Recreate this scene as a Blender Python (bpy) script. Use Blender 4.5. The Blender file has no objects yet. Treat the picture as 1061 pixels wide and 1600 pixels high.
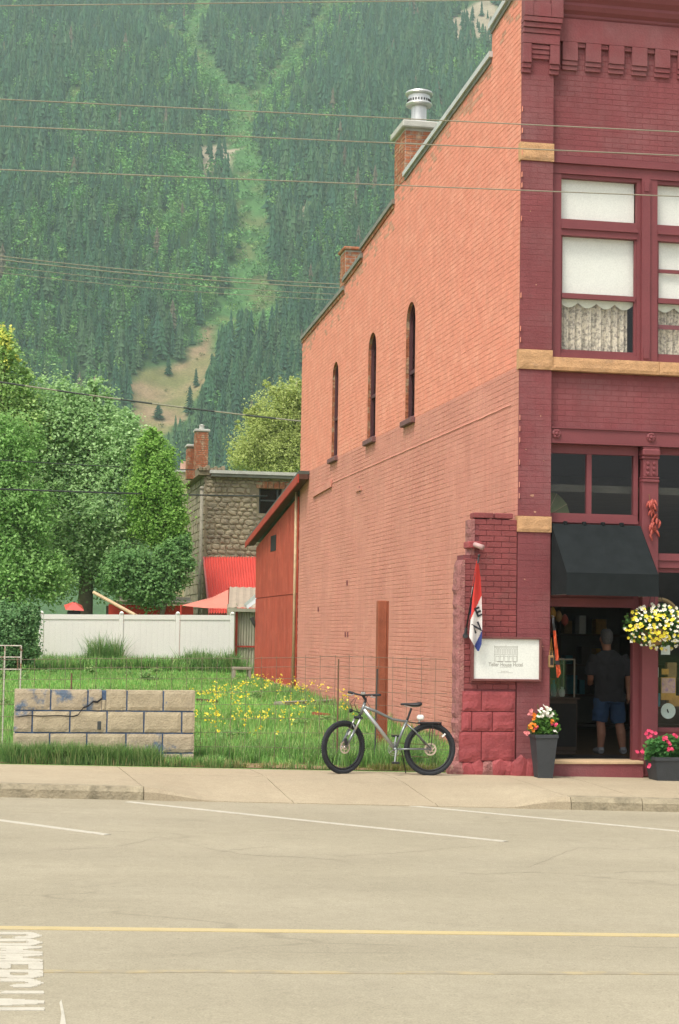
import bpy, bmesh, math, random
import numpy as np
from mathutils import Vector, Matrix, noise as mnoise

rng = random.Random(7)
nrg = np.random.default_rng(11)
S = bpy.context.scene
C = S.collection
R_ = math.radians

# ------------------------------------------------------------------ camera
EYE = np.array([0.0, 0.0, 1.9])
F_PX, CXP, CYP = 2700.0, 530.5, 800.0
YAW, ROLL, PITCH = R_(11.0), R_(0.9), math.atan(188 / 2700.0)
fw = np.array([math.sin(YAW) * math.cos(PITCH), math.cos(YAW) * math.cos(PITCH), math.sin(PITCH)])
rt = np.array([math.cos(YAW), -math.sin(YAW), 0.0])
up = np.cross(rt, fw)
RGT = math.cos(ROLL) * rt + math.sin(ROLL) * up
UPV = -math.sin(ROLL) * rt + math.cos(ROLL) * up
cd = bpy.data.cameras.new('camera')
cam = bpy.data.objects.new('camera', cd)
C.objects.link(cam)
cd.sensor_fit = 'VERTICAL'
cd.sensor_height = 36.0
cd.sensor_width = 36.0
cd.lens = F_PX / 1600.0 * 36.0
cd.clip_start = 0.1
cd.clip_end = 6000.0
cam.matrix_world = Matrix(((RGT[0], UPV[0], -fw[0], EYE[0]), (RGT[1], UPV[1], -fw[1], EYE[1]),
                           (RGT[2], UPV[2], -fw[2], EYE[2]), (0, 0, 0, 1)))
S.camera = cam

# ------------------------------------------------------------------ world, sun, exposure
SUN_EL, SUN_AZ = R_(60), R_(226)          # azimuth measured clockwise from +Y: behind the camera, to the left
w = bpy.data.worlds.new('World')
S.world = w
w.use_nodes = True
nt = w.node_tree
nt.nodes.clear()
sky = nt.nodes.new('ShaderNodeTexSky')
sky.sky_type = 'NISHITA'
sky.sun_disc = False
sky.sun_elevation = SUN_EL
sky.sun_rotation = SUN_AZ
sky.air_density = 1.0
sky.dust_density = 3.0
sky.ozone_density = 1.0
hs = nt.nodes.new('ShaderNodeHueSaturation')
hs.inputs['Saturation'].default_value = 0.22      # thin cloud veil
bg = nt.nodes.new('ShaderNodeBackground')
bg.inputs['Strength'].default_value = 0.12
wo = nt.nodes.new('ShaderNodeOutputWorld')
nt.links.new(sky.outputs[0], hs.inputs['Color'])
nt.links.new(hs.outputs[0], bg.inputs['Color'])
nt.links.new(bg.outputs[0], wo.inputs['Surface'])
sl = bpy.data.lights.new('sun', 'SUN')
sl.energy = 1.5
sl.angle = R_(17)
sl.color = (1.0, 0.93, 0.82)
so = bpy.data.objects.new('sun', sl)
C.objects.link(so)
sd = Vector((math.sin(SUN_AZ) * math.cos(SUN_EL), math.cos(SUN_AZ) * math.cos(SUN_EL), math.sin(SUN_EL)))
so.rotation_euler = sd.to_track_quat('Z', 'Y').to_euler()
so.location = (0, 0, 60)
S.render.engine = 'CYCLES'
S.view_settings.view_transform = 'Standard'
S.view_settings.look = 'None'
S.view_settings.gamma = 1.0
S.view_settings.use_curve_mapping = False
S.view_settings.exposure = 1.0
S.cycles.volume_bounces = 1
S.cycles.max_bounces = 6
S.cycles.transparent_max_bounces = 12


# ------------------------------------------------------------------ helpers
def at(px, py, Y):
    """real point at depth Y seen at a pixel of the photograph"""
    r = fw * F_PX + RGT * (px - CXP) - UPV * (py - CYP)
    t = (Y - EYE[1]) / r[1]
    return EYE + r * t


def at_x(px, py, X):
    r = fw * F_PX + RGT * (px - CXP) - UPV * (py - CYP)
    return EYE + r * ((X - EYE[0]) / r[0])


def tag(o, label=None, cat=None, group=None, kind=None):
    if label: o['label'] = label
    if cat: o['category'] = cat
    if group: o['group'] = group
    if kind: o['kind'] = kind
    return o


def thing(name, label, cat, loc=(0, 0, 0), group=None, rot=(0, 0, 0)):
    o = bpy.data.objects.new(name, None)
    o.empty_display_size = 0.1
    C.objects.link(o)
    o.location = loc
    o.rotation_euler = rot
    return tag(o, label, cat, group)


def org(parent):
    """world position of the origin a child of `parent` is drawn in"""
    v = Vector((0, 0, 0))
    p = parent
    while p is not None:
        v = v + Vector(p.location)
        p = p.parent
    return v


class MB:
    """collects shapes; build() links them as ONE mesh object"""

    def __init__(s):
        s.v = []; s.f = []; s.m = []; s.cur = 0

    def add(s, vs, fs):
        b = len(s.v)
        s.v += [tuple(float(c) for c in v) for v in vs]
        s.f += [tuple(i + b for i in f) for f in fs]
        s.m += [s.cur] * len(fs)
        return s

    def box(s, x0, x1, y0, y1, z0, z1):
        return s.add([(x0, y0, z0), (x1, y0, z0), (x1, y1, z0), (x0, y1, z0), (x0, y0, z1), (x1, y0, z1), (x1, y1, z1), (x0, y1, z1)],
                     [(0, 3, 2, 1), (4, 5, 6, 7), (0, 1, 5, 4), (1, 2, 6, 5), (2, 3, 7, 6), (3, 0, 4, 7)])

    def bbox(s, x0, x1, y0, y1, z0, z1, b=0.006):
        """box with bevelled edges"""
        b = min(b, (x1 - x0) * .45, (y1 - y0) * .45, (z1 - z0) * .45)
        bm = bmesh.new()
        bmesh.ops.create_cube(bm, size=1)
        for v in bm.verts:
            v.co = Vector((x0 + (v.co.x + .5) * (x1 - x0), y0 + (v.co.y + .5) * (y1 - y0), z0 + (v.co.z + .5) * (z1 - z0)))
        bmesh.ops.bevel(bm, geom=bm.edges[:], offset=b, segments=1, affect='EDGES', profile=.5)
        bm.verts.index_update()
        s.add([v.co[:] for v in bm.verts], [[v.index for v in f.verts] for f in bm.faces])
        bm.free()
        return s

    def quad(s, a, b, c, d):
        return s.add([a, b, c, d], [(0, 1, 2, 3)])

    def poly(s, pts):
        return s.add(pts, [tuple(range(len(pts)))])

    def prism(s, pts, d):
        """polygon pts extruded by vector d"""
        n = len(pts); d = Vector(d)
        q = [tuple(Vector(p) + d) for p in pts]
        return s.add(list(pts) + q, [tuple(range(n))[::-1], tuple(range(n, 2 * n))] + [(i, (i + 1) % n, n + (i + 1) % n, n + i) for i in range(n)])

    def tube(s, pts, r, n=8, caps=True):
        """tube along a polyline; r number or list"""
        pts = [Vector(p) for p in pts]
        if not hasattr(r, '__len__'): r = [r] * len(pts)
        t0 = (pts[1] - pts[0]).normalized()
        a = Vector((0, 0, 1)) if abs(t0.z) < .9 else Vector((1, 0, 0))
        u = t0.cross(a).normalized()
        vs = []
        for i, p in enumerate(pts):
            t = (pts[min(i + 1, len(pts) - 1)] - pts[max(i - 1, 0)]).normalized()
            u = (u - t * u.dot(t)).normalized()
            w_ = t.cross(u)
            for k in range(n):
                an = 2 * math.pi * k / n
                vs.append(p + (u * math.cos(an) + w_ * math.sin(an)) * r[i])
        fs = []
        for i in range(len(pts) - 1):
            for k in range(n):
                fs.append((i * n + k, i * n + (k + 1) % n, (i + 1) * n + (k + 1) % n, (i + 1) * n + k))
        if caps:
            fs.append(tuple(range(n))[::-1]); fs.append(tuple(range((len(pts) - 1) * n, len(pts) * n)))
        return s.add(vs, fs)

    def lathe(s, prof, c=(0, 0, 0), n=20, axis='z'):
        """profile [(r,h)] turned about an axis through c"""
        vs = []
        for r, h in prof:
            for k in range(n):
                a = 2 * math.pi * k / n
                if axis == 'z': vs.append((c[0] + r * math.cos(a), c[1] + r * math.sin(a), c[2] + h))
                elif axis == 'y': vs.append((c[0] + r * math.cos(a), c[1] + h, c[2] + r * math.sin(a)))
                else: vs.append((c[0] + h, c[1] + r * math.cos(a), c[2] + r * math.sin(a)))
        fs = []
        m = len(prof)
        for i in range(m - 1):
            for k in range(n):
                fs.append((i * n + k, i * n + (k + 1) % n, (i + 1) * n + (k + 1) % n, (i + 1) * n + k))
        if prof[0][0] > 1e-6: fs.append(tuple(range(n))[::-1])
        if prof[-1][0] > 1e-6: fs.append(tuple(range((m - 1) * n, m * n)))
        return s.add(vs, fs)

    def torus(s, c, R, r, axis='y', n=40, m=8, flat=1.0):
        vs = []
        for i in range(n):
            a = 2 * math.pi * i / n
            for j in range(m):
                b = 2 * math.pi * j / m
                rr = R + r * math.cos(b); h = r * flat * math.sin(b)
                if axis == 'y': vs.append((c[0] + rr * math.cos(a), c[1] + h, c[2] + rr * math.sin(a)))
                else: vs.append((c[0] + rr * math.cos(a), c[1] + rr * math.sin(a), c[2] + h))
        fs = [(i * m + j, ((i + 1) % n) * m + j, ((i + 1) % n) * m + (j + 1) % m, i * m + (j + 1) % m) for i in range(n) for j in range(m)]
        return s.add(vs, fs)

    def mesh(s, name, mats, smooth=False, off=(0, 0, 0)):
        me = bpy.data.meshes.new(name)
        o_ = Vector(off)
        me.from_pydata([tuple(Vector(v) - o_) for v in s.v], [], s.f)
        for m_ in (mats if isinstance(mats, (list, tuple)) else [mats]): me.materials.append(m_)
        if len(me.materials) > 1: me.polygons.foreach_set('material_index', s.m)
        if smooth: me.polygons.foreach_set('use_smooth', [True] * len(me.polygons))
        bm = bmesh.new(); bm.from_mesh(me)
        bmesh.ops.recalc_face_normals(bm, faces=bm.faces[:])
        bm.to_mesh(me); bm.free()
        me.update()
        return me

    def build(s, name, mats, parent=None, smooth=False, local=False, loc=None):
        if parent is None:
            off = Vector(loc) if loc is not None else Vector((0, 0, 0))
            o = bpy.data.objects.new(name, s.mesh(name, mats, smooth, off))
            o.location = off
        else:
            off = Vector((0, 0, 0)) if local else org(parent)
            o = bpy.data.objects.new(name, s.mesh(name, mats, smooth, off))
            o.parent = parent
        C.objects.link(o)
        return o


def inst(name, me, parent, loc, rot=(0, 0, 0), scale=(1, 1, 1), local=False):
    o = bpy.data.objects.new(name, me)
    C.objects.link(o)
    o.parent = parent
    o.location = Vector(loc) - (Vector((0, 0, 0)) if local or parent is None else org(parent))
    o.rotation_euler = rot
    o.scale = scale
    return o


def np_mesh(name, V, Fc, mats, col=None, matidx=None):
    """big mesh from numpy arrays; Fc (m,k) faces; col per-face rgb stored on corners"""
    me = bpy.data.meshes.new(name)
    V = np.asarray(V, dtype=np.float32); Fc = np.asarray(Fc, dtype=np.int32)
    m, k = Fc.shape
    me.vertices.add(len(V)); me.vertices.foreach_set('co', V.ravel())
    me.loops.add(m * k); me.loops.foreach_set('vertex_index', Fc.ravel())
    me.polygons.add(m)
    me.polygons.foreach_set('loop_start', np.arange(0, m * k, k, dtype=np.int32))
    me.polygons.foreach_set('loop_total', np.full(m, k, dtype=np.int32))
    for mm in (mats if isinstance(mats, (list, tuple)) else [mats]): me.materials.append(mm)
    if matidx is not None: me.polygons.foreach_set('material_index', np.asarray(matidx, dtype=np.int32))
    if col is not None:
        at_ = me.attributes.new('tint', 'FLOAT_COLOR', 'FACE')
        c4 = np.ones((m, 4), dtype=np.float32); c4[:, :3] = col
        at_.data.foreach_set('color', c4.ravel())
    me.update(calc_edges=True)
    me.shade_flat()
    return me


def link(name, me, parent=None, loc=None):
    o = bpy.data.objects.new(name, me)
    C.objects.link(o)
    if parent is not None: o.parent = parent
    if loc is not None: o.location = loc
    return o


def lin(r, g, b):
    f_ = lambda c: (c / 255 / 12.92) if c <= 10 else ((c / 255 + .055) / 1.055) ** 2.4
    return (f_(r), f_(g), f_(b))


# ------------------------------------------------------------------ materials
def mat(name, col, rough=.8, var=.15, scale=3.0, bump=0.0, bscale=60.0, col2=None, mask=None, metal=0.0, spec=.3, fine=.08, streak=0.0, hstreak=0.0):
    """painted / mineral surface: two scales of world-space colour variation, optional second colour in patches, fine bump"""
    m = bpy.data.materials.new(name); m.use_nodes = True
    n = m.node_tree.nodes; l = m.node_tree.links
    b = n['Principled BSDF']
    b.inputs['Roughness'].default_value = rough
    b.inputs['Metallic'].default_value = metal
    b.inputs['Specular IOR Level'].default_value = spec
    geo = n.new('ShaderNodeNewGeometry')
    t1 = n.new('ShaderNodeTexNoise'); t1.inputs['Scale'].default_value = scale; t1.inputs['Detail'].default_value = 6; t1.inputs['Roughness'].default_value = .6
    l.new(geo.outputs['Position'], t1.inputs['Vector'])
    t2 = n.new('ShaderNodeTexNoise'); t2.inputs['Scale'].default_value = bscale; t2.inputs['Detail'].default_value = 3
    l.new(geo.outputs['Position'], t2.inputs['Vector'])
    base = n.new('ShaderNodeRGB'); base.outputs[0].default_value = (*col, 1)
    cur = base.outputs[0]
    if col2 is not None:
        mt, ms, lo, hi = mask if mask else ('n', 2.0, .5, .6)
        tm = n.new('ShaderNodeTexNoise'); tm.inputs['Scale'].default_value = ms; tm.inputs['Detail'].default_value = 8; tm.inputs['Roughness'].default_value = .65
        l.new(geo.outputs['Position'], tm.inputs['Vector'])
        rm = n.new('ShaderNodeMapRange'); rm.inputs['From Min'].default_value = lo; rm.inputs['From Max'].default_value = hi
        l.new(tm.outputs['Fac'], rm.inputs['Value'])
        mx = n.new('ShaderNodeMix'); mx.data_type = 'RGBA'
        l.new(rm.outputs[0], mx.inputs['Factor']); l.new(cur, mx.inputs['A'])
        mx.inputs['B'].default_value = (*col2, 1)
        cur = mx.outputs['Result']
    # value variation
    def vary(cur, fac, amt):
        r = n.new('ShaderNodeMapRange'); r.inputs['From Min'].default_value = .25; r.inputs['From Max'].default_value = .75
        r.inputs['To Min'].default_value = 1 - amt; r.inputs['To Max'].default_value = 1 + amt
        l.new(fac, r.inputs['Value'])
        mu = n.new('ShaderNodeVectorMath'); mu.operation = 'SCALE'
        l.new(cur, mu.inputs[0]); l.new(r.outputs[0], mu.inputs['Scale'])
        return mu.outputs[0]
    cur = vary(cur, t1.outputs['Fac'], var)
    if fine: cur = vary(cur, t2.outputs['Fac'], fine)
    if streak:
        mp = n.new('ShaderNodeMapping'); mp.inputs['Scale'].default_value = (7, 7, .5)
        l.new(geo.outputs['Position'], mp.inputs['Vector'])
        t3 = n.new('ShaderNodeTexNoise'); t3.inputs['Scale'].default_value = 1.6; t3.inputs['Detail'].default_value = 4
        l.new(mp.outputs[0], t3.inputs['Vector'])
        cur = vary(cur, t3.outputs['Fac'], streak)
    if hstreak:
        mp = n.new('ShaderNodeMapping'); mp.inputs['Scale'].default_value = (1, .55, 11)
        l.new(geo.outputs['Position'], mp.inputs['Vector'])
        t3 = n.new('ShaderNodeTexNoise'); t3.inputs['Scale'].default_value = 1.3; t3.inputs['Detail'].default_value = 5
        l.new(mp.outputs[0], t3.inputs['Vector'])
        cur = vary(cur, t3.outputs['Fac'], hstreak)
    l.new(cur, b.inputs['Base Color'])
    if bump:
        bp = n.new('ShaderNodeBump'); bp.inputs['Strength'].default_value = bump; bp.inputs['Distance'].default_value = .02
        l.new(t2.outputs['Fac'], bp.inputs['Height']); l.new(bp.outputs[0], b.inputs['Normal'])
    return m


def leafmat(name, trans=.35, rough=.6):
    m = bpy.data.materials.new(name); m.use_nodes = True
    n = m.node_tree.nodes; l = m.node_tree.links
    b = n['Principled BSDF']; b.inputs['Roughness'].default_value = rough; b.inputs['Specular IOR Level'].default_value = .1
    a = n.new('ShaderNodeAttribute'); a.attribute_name = 'tint'
    l.new(a.outputs['Color'], b.inputs['Base Color'])
    tr = n.new('ShaderNodeBsdfTranslucent'); l.new(a.outputs['Color'], tr.inputs['Color'])
    sc_ = n.new('ShaderNodeVectorMath'); sc_.operation = 'SCALE'; sc_.inputs['Scale'].default_value = trans
    l.new(a.outputs['Color'], sc_.inputs[0]); l.new(sc_.outputs[0], tr.inputs['Color'])
    mx = n.new('ShaderNodeAddShader')
    l.new(b.outputs[0], mx.inputs[0]); l.new(tr.outputs[0], mx.inputs[1])
    l.new(mx.outputs[0], n['Material Output'].inputs['Surface'])
    return m


def glassmat(name, tint=(1, 1, 1), ior=1.5, add=0.0):
    m = bpy.data.materials.new(name); m.use_nodes = True
    n = m.node_tree.nodes; l = m.node_tree.links
    n.remove(n['Principled BSDF'])
    tr = n.new('ShaderNodeBsdfTransparent'); tr.inputs['Color'].default_value = (*tint, 1)
    gl = n.new('ShaderNodeBsdfGlossy'); gl.inputs['Roughness'].default_value = .03
    fr = n.new('ShaderNodeLayerWeight'); fr.inputs['Blend'].default_value = .5      # Schlick, the same from both sides
    pw_ = n.new('ShaderNodeMath'); pw_.operation = 'POWER'; pw_.inputs[1].default_value = 5
    ad = n.new('ShaderNodeMath'); ad.operation = 'MULTIPLY_ADD'; ad.inputs[1].default_value = .96; ad.inputs[2].default_value = .04 + add
    mx = n.new('ShaderNodeMixShader')
    l.new(fr.outputs['Facing'], pw_.inputs[0]); l.new(pw_.outputs[0], ad.inputs[0]); l.new(ad.outputs[0], mx.inputs[0])
    l.new(tr.outputs[0], mx.inputs[1]); l.new(gl.outputs[0], mx.inputs[2])
    l.new(mx.outputs[0], n['Material Output'].inputs['Surface'])
    return m


M = {}
M['maroon'] = mat('maroon_paint', (.212, .058, .063), .7, .16, 1.6, .25, 40, col2=(.225, .092, .094), mask=('n', 1.1, .45, .7), spec=.25, streak=.06)
M['maroon_trim'] = mat('maroon_trim', (.19, .047, .053), .6, .10, 2.5, .08, 60, spec=.4)
M['window_dark'] = mat('old_dark_frame_paint', (.085, .03, .034), .6, .15, 5, .1, 60)
M['sill_stone'] = mat('weathered_sill', (.17, .085, .08), .85, .2, 9, .4, 50)
M['maroon_mortar'] = mat('maroon_mortar', (.192, .053, .057), .8, .15, 3, .4, 80)
M['stub_brick'] = mat('remnant_brick_paint', (.235, .058, .058), .7, .2, 5, .4, 50, col2=(.18, .062, .058), mask=('n', 3, .55, .7))
M['stub_stone'] = mat('red_painted_stone', (.305, .062, .066), .65, .2, 4, .5, 30, col2=(.24, .05, .055), mask=('n', 5, .5, .7))
M['stub_end'] = mat('torn_masonry', (.30, .125, .115), .9, .3, 8, 1.0, 35, col2=(.45, .27, .2), mask=('n', 9, .58, .68))
M['salmon'] = mat('salmon_brick_paint', (.69, .258, .175), .8, .12, 4.5, .25, 55, col2=(.73, .315, .22), mask=('n', 2.2, .45, .7))
M['salmon_mortar'] = mat('salmon_mortar', (.63, .24, .163), .9, .15, 2, .4, 60)
M['salmon_low'] = mat('faded_salmon_paint', (.55, .23, .172), .85, .10, .9, .35, 40, col2=(.585, .262, .195), mask=('n', 1.6, .45, .7), streak=.07, hstreak=.07)
M['salmon_low_mortar'] = mat('faded_salmon_mortar', (.51, .212, .155), .9, .15, 2.5, .5, 50)
M['salmon_worn'] = mat('worn_salmon_brick', (.50, .27, .18), .9, .25, 9, .4, 50, col2=(.40, .20, .13), mask=('n', 8, .5, .62))
M['oldbrick'] = mat('weathered_brick', (.36, .13, .065), .9, .35, 9, .6, 50, col2=(.40, .28, .18), mask=('n', 7, .5, .62))
M['sandstone'] = mat('sandstone', (.51, .295, .15), .9, .2, 6, .5, 40, col2=(.38, .23, .13), mask=('n', 3.5, .58, .72))
M['coping'] = mat('zinc_coping', (.50, .51, .48), .5, .15, 3, .05, 60, metal=.15)
M['coping_dark'] = mat('tarred_coping', (.20, .20, .17), .8, .25, 5, .3, 40)
M['galv'] = mat('galvanised_steel', (.62, .62, .60), .38, .08, 4, 0, 60, metal=.6)
M['cap_conc'] = mat('cap_concrete', (.46, .45, .40), .85, .15, 5, .3, 50)
M['blind'] = mat('blind_cloth', (.75, .76, .70), .9, .03, 2, 0, 60)
M['valance'] = mat('valance_cloth', (.66, .68, .56), .9, .05, 5, 0, 60)
M['lace'] = mat('lace_curtain', (.62, .56, .44), .9, .3, 30, .1, 90, col2=(.30, .27, .22), mask=('n', 22, .48, .58))
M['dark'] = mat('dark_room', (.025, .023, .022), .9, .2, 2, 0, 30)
M['shopfloor'] = mat('worn_floorboards', (.17, .11, .06), .6, .25, 4, .1, 40)
M['shopwall'] = mat('dim_shop_wall', (.10, .085, .07), .9, .2, 3, 0, 30)
M['awning'] = mat('black_awning_canvas', (.018, .0215, .0225), .9, .22, 5, .25, 200, spec=.06)
M['glass'] = glassmat('window_glass')
M['glass_shop'] = glassmat('shop_glass', (.82, .88, .86), 1.5, .0)
M['white'] = mat('white_paint', (.78, .77, .72), .6, .05, 3, .03, 60)
M['vinyl'] = mat('white_vinyl', (.80, .78, .72), .4, .03, 1.5, 0, 60, spec=.5)
M['signwhite'] = mat('sign_white', (.74, .76, .70), .45, .03, 6, 0, 60, spec=.5)
M['signframe'] = mat('sign_frame', (.17, .06, .055), .6, .2, 20, .1, 90)
M['ink'] = mat('grey_ink', (.34, .33, .29), .7, .1, 20, 0, 60)
M['ink_dark'] = mat('flag_letter_black', (.03, .03, .04), .8, .1, 20, 0, 60)
M['flag_red'] = mat('flag_red', (.66, .055, .045), .8, .08, 10, .1, 200)
M['flag_white'] = mat('flag_white', (.76, .72, .70), .8, .05, 10, .1, 200)
M['flag_blue'] = mat('flag_blue', (.045, .065, .24), .8, .08, 10, .1, 200)
M['black'] = mat('black_plastic', (.018, .018, .02), .45, .1, 10, 0, 60, spec=.4)
M['rubber'] = mat('tyre_rubber', (.030, .032, .036), .85, .15, 15, .3, 150)
M['bikegrey'] = mat('bike_grey_paint', (.20, .215, .21), .32, .06, 8, 0, 60, metal=.55, spec=.5)
M['biksilver'] = mat('bike_silver_paint', (.45, .47, .46), .3, .06, 8, 0, 60, metal=.6, spec=.5)
M['chrome'] = mat('bare_steel', (.50, .49, .46), .3, .1, 10, 0, 60, metal=.8)
M['disc'] = mat('disc_rotor', (.58, .47, .37), .45, .1, 14, 0, 60, metal=.3)
M['planter'] = mat('charcoal_planter', (.048, .052, .056), .6, .15, 6, .15, 80)
M['soil'] = mat('soil', (.05, .035, .022), .95, .3, 20, .6, 60)
M['shedred'] = mat('red_shed_boards', (.40, .068, .038), .75, .15, 2, .2, 60, col2=(.48, .10, .06), mask=('n', 2.5, .5, .7), streak=.16)
M['shedtrim'] = mat('red_shed_trim', (.36, .05, .03), .7, .15, 3, .1, 60)
M['rooffelt'] = mat('roof_felt', (.10, .115, .10), .9, .2, 4, .4, 60)
M['shadowwood'] = mat('old_soffit_wood', (.11, .05, .035), .9, .2, 4, .2, 60)
M['pipe'] = mat('old_downpipe', (.46, .34, .20), .6, .25, 6, .1, 60)
M['tin'] = mat('grey_green_tin', (.38, .36, .27), .55, .12, 4, .1, 60, streak=.1, metal=.1)
M['tinroof'] = mat('tan_tin_roof', (.40, .32, .24), .55, .12, 4, .1, 60, metal=.1)
M['redroof'] = mat('red_roof_sheet', (.64, .10, .08), .42, .08, 2, 0, 60, spec=.5)
M['sail'] = mat('salmon_shade_sail', (.66, .23, .17), .8, .06, 3, 0, 60)
M['redcloth'] = mat('red_cloth', (.50, .05, .03), .8, .1, 3, 0, 60)
M['stone'] = mat('rubble_stone', (.32, .27, .185), .9, .3, 3.5, .6, 25, col2=(.21, .18, .13), mask=('n', 1.6, .48, .66))
M['stonemortar'] = mat('rubble_mortar', (.245, .20, .13), .95, .2, 5, .6, 30)
M['cream'] = mat('cream_render', (.52, .43, .27), .9, .15, 2, .3, 30)
M['concrete'] = mat('weathered_concrete', (.33, .29, .21), .9, .16, 4, .6, 40, col2=(.22, .19, .14), mask=('n', 3, .52, .7))
M['block'] = mat('tan_block', (.40, .335, .225), .92, .2, 6, .5, 45, col2=(.085, .13, .20), mask=('n', 4.2, .66, .70))
M['block_blue'] = mat('tan_block_with_blue_paint', (.38, .315, .22), .92, .2, 6, .5, 45, col2=(.115, .155, .21), mask=('n', 3.6, .54, .64))
M['bluemortar'] = mat('blue_painted_joint', (.07, .11, .185), .9, .25, 6, .5, 50, col2=(.16, .135, .09), mask=('n', 4, .58, .66))
M['wood'] = mat('brown_post_wood', (.30, .088, .045), .85, .2, 5, .3, 60, streak=.2)
M['greywood'] = mat('grey_wood', (.30, .27, .21), .9, .2, 5, .3, 60)
M['palewood'] = mat('pale_wood_pole', (.56, .40, .24), .8, .15, 5, .1, 60)
M['rust'] = mat('rusty_wire', (.17, .10, .06), .85, .2, 9, .1, 60)
M['wirefence'] = mat('dull_fence_wire', (.21, .17, .12), .7, .2, 9, 0, 60, metal=.3)
M['rustwhite'] = mat('chipped_white_pipe', (.55, .50, .42), .7, .2, 12, .1, 60, col2=(.28, .14, .08), mask=('n', 8, .55, .65))
M['cable'] = mat('pale_cable', (.28, .26, .19), .6, .1, 3, 0, 60)
M['cable_dark'] = mat('dark_cable', (.06, .065, .06), .6, .1, 3, 0, 60)
M['bark'] = mat('tree_bark', (.22, .19, .14), .95, .25, 6, .5, 30)
M['aspenbark'] = mat('pale_bark', (.42, .39, .30), .9, .25, 6, .3, 30)
M['leaf'] = leafmat('foliage', .75)
M['needle'] = leafmat('conifer_needles', .15, .8)
M['grass'] = leafmat('grass_blades', .7)
M['yline'] = mat('yellow_line_paint', (.50, .40, .205), .75, .12, 6, .1, 80, col2=(.42, .345, .20), mask=('n', 6, .5, .66))
M['yold'] = mat('worn_yellow_paint', (.40, .325, .19), .85, .12, 6, .1, 80, col2=(.315, .275, .195), mask=('n', 5, .40, .52))
M['wline'] = mat('white_line_paint', (.49, .455, .375), .75, .12, 9, .1, 80, col2=(.34, .30, .215), mask=('n', 14, .60, .68))
M['skin'] = mat('skin', (.30, .14, .09), .6, .08, 10, 0, 60)
M['shirt'] = mat('charcoal_shirt', (.026, .025, .028), .9, .12, 8, .1, 150)
M['shorts'] = mat('blue_denim_shorts', (.025, .052, .11), .9, .15, 12, .1, 150)
M['shoe'] = mat('grey_trainers', (.24, .24, .25), .8, .2, 12, .1, 100)
M['hair'] = mat('grey_hair', (.09, .085, .085), .8, .3, 40, .3, 150)
M['chili'] = mat('dried_chili', (.36, .07, .05), .5, .25, 20, .1, 100)
M['orange'] = mat('orange_cloth', (.55, .095, .035), .8, .15, 8, .1, 100)
M['kraft'] = mat('brown_tag', (.28, .17, .075), .85, .2, 12, .1, 60)
M['teal'] = mat('teal_goods', (.05, .20, .24), .7, .2, 12, .1, 60)
M['ochre'] = mat('ochre_goods', (.42, .22, .05), .7, .25, 12, .1, 60)
M['mirror'] = mat('porcelain_plate', (.56, .60, .56), .35, .05, 8, 0, 60, spec=.5)
M['shelf'] = mat('dark_shelf_wood', (.075, .05, .035), .7, .2, 5, .1, 60)

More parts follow.
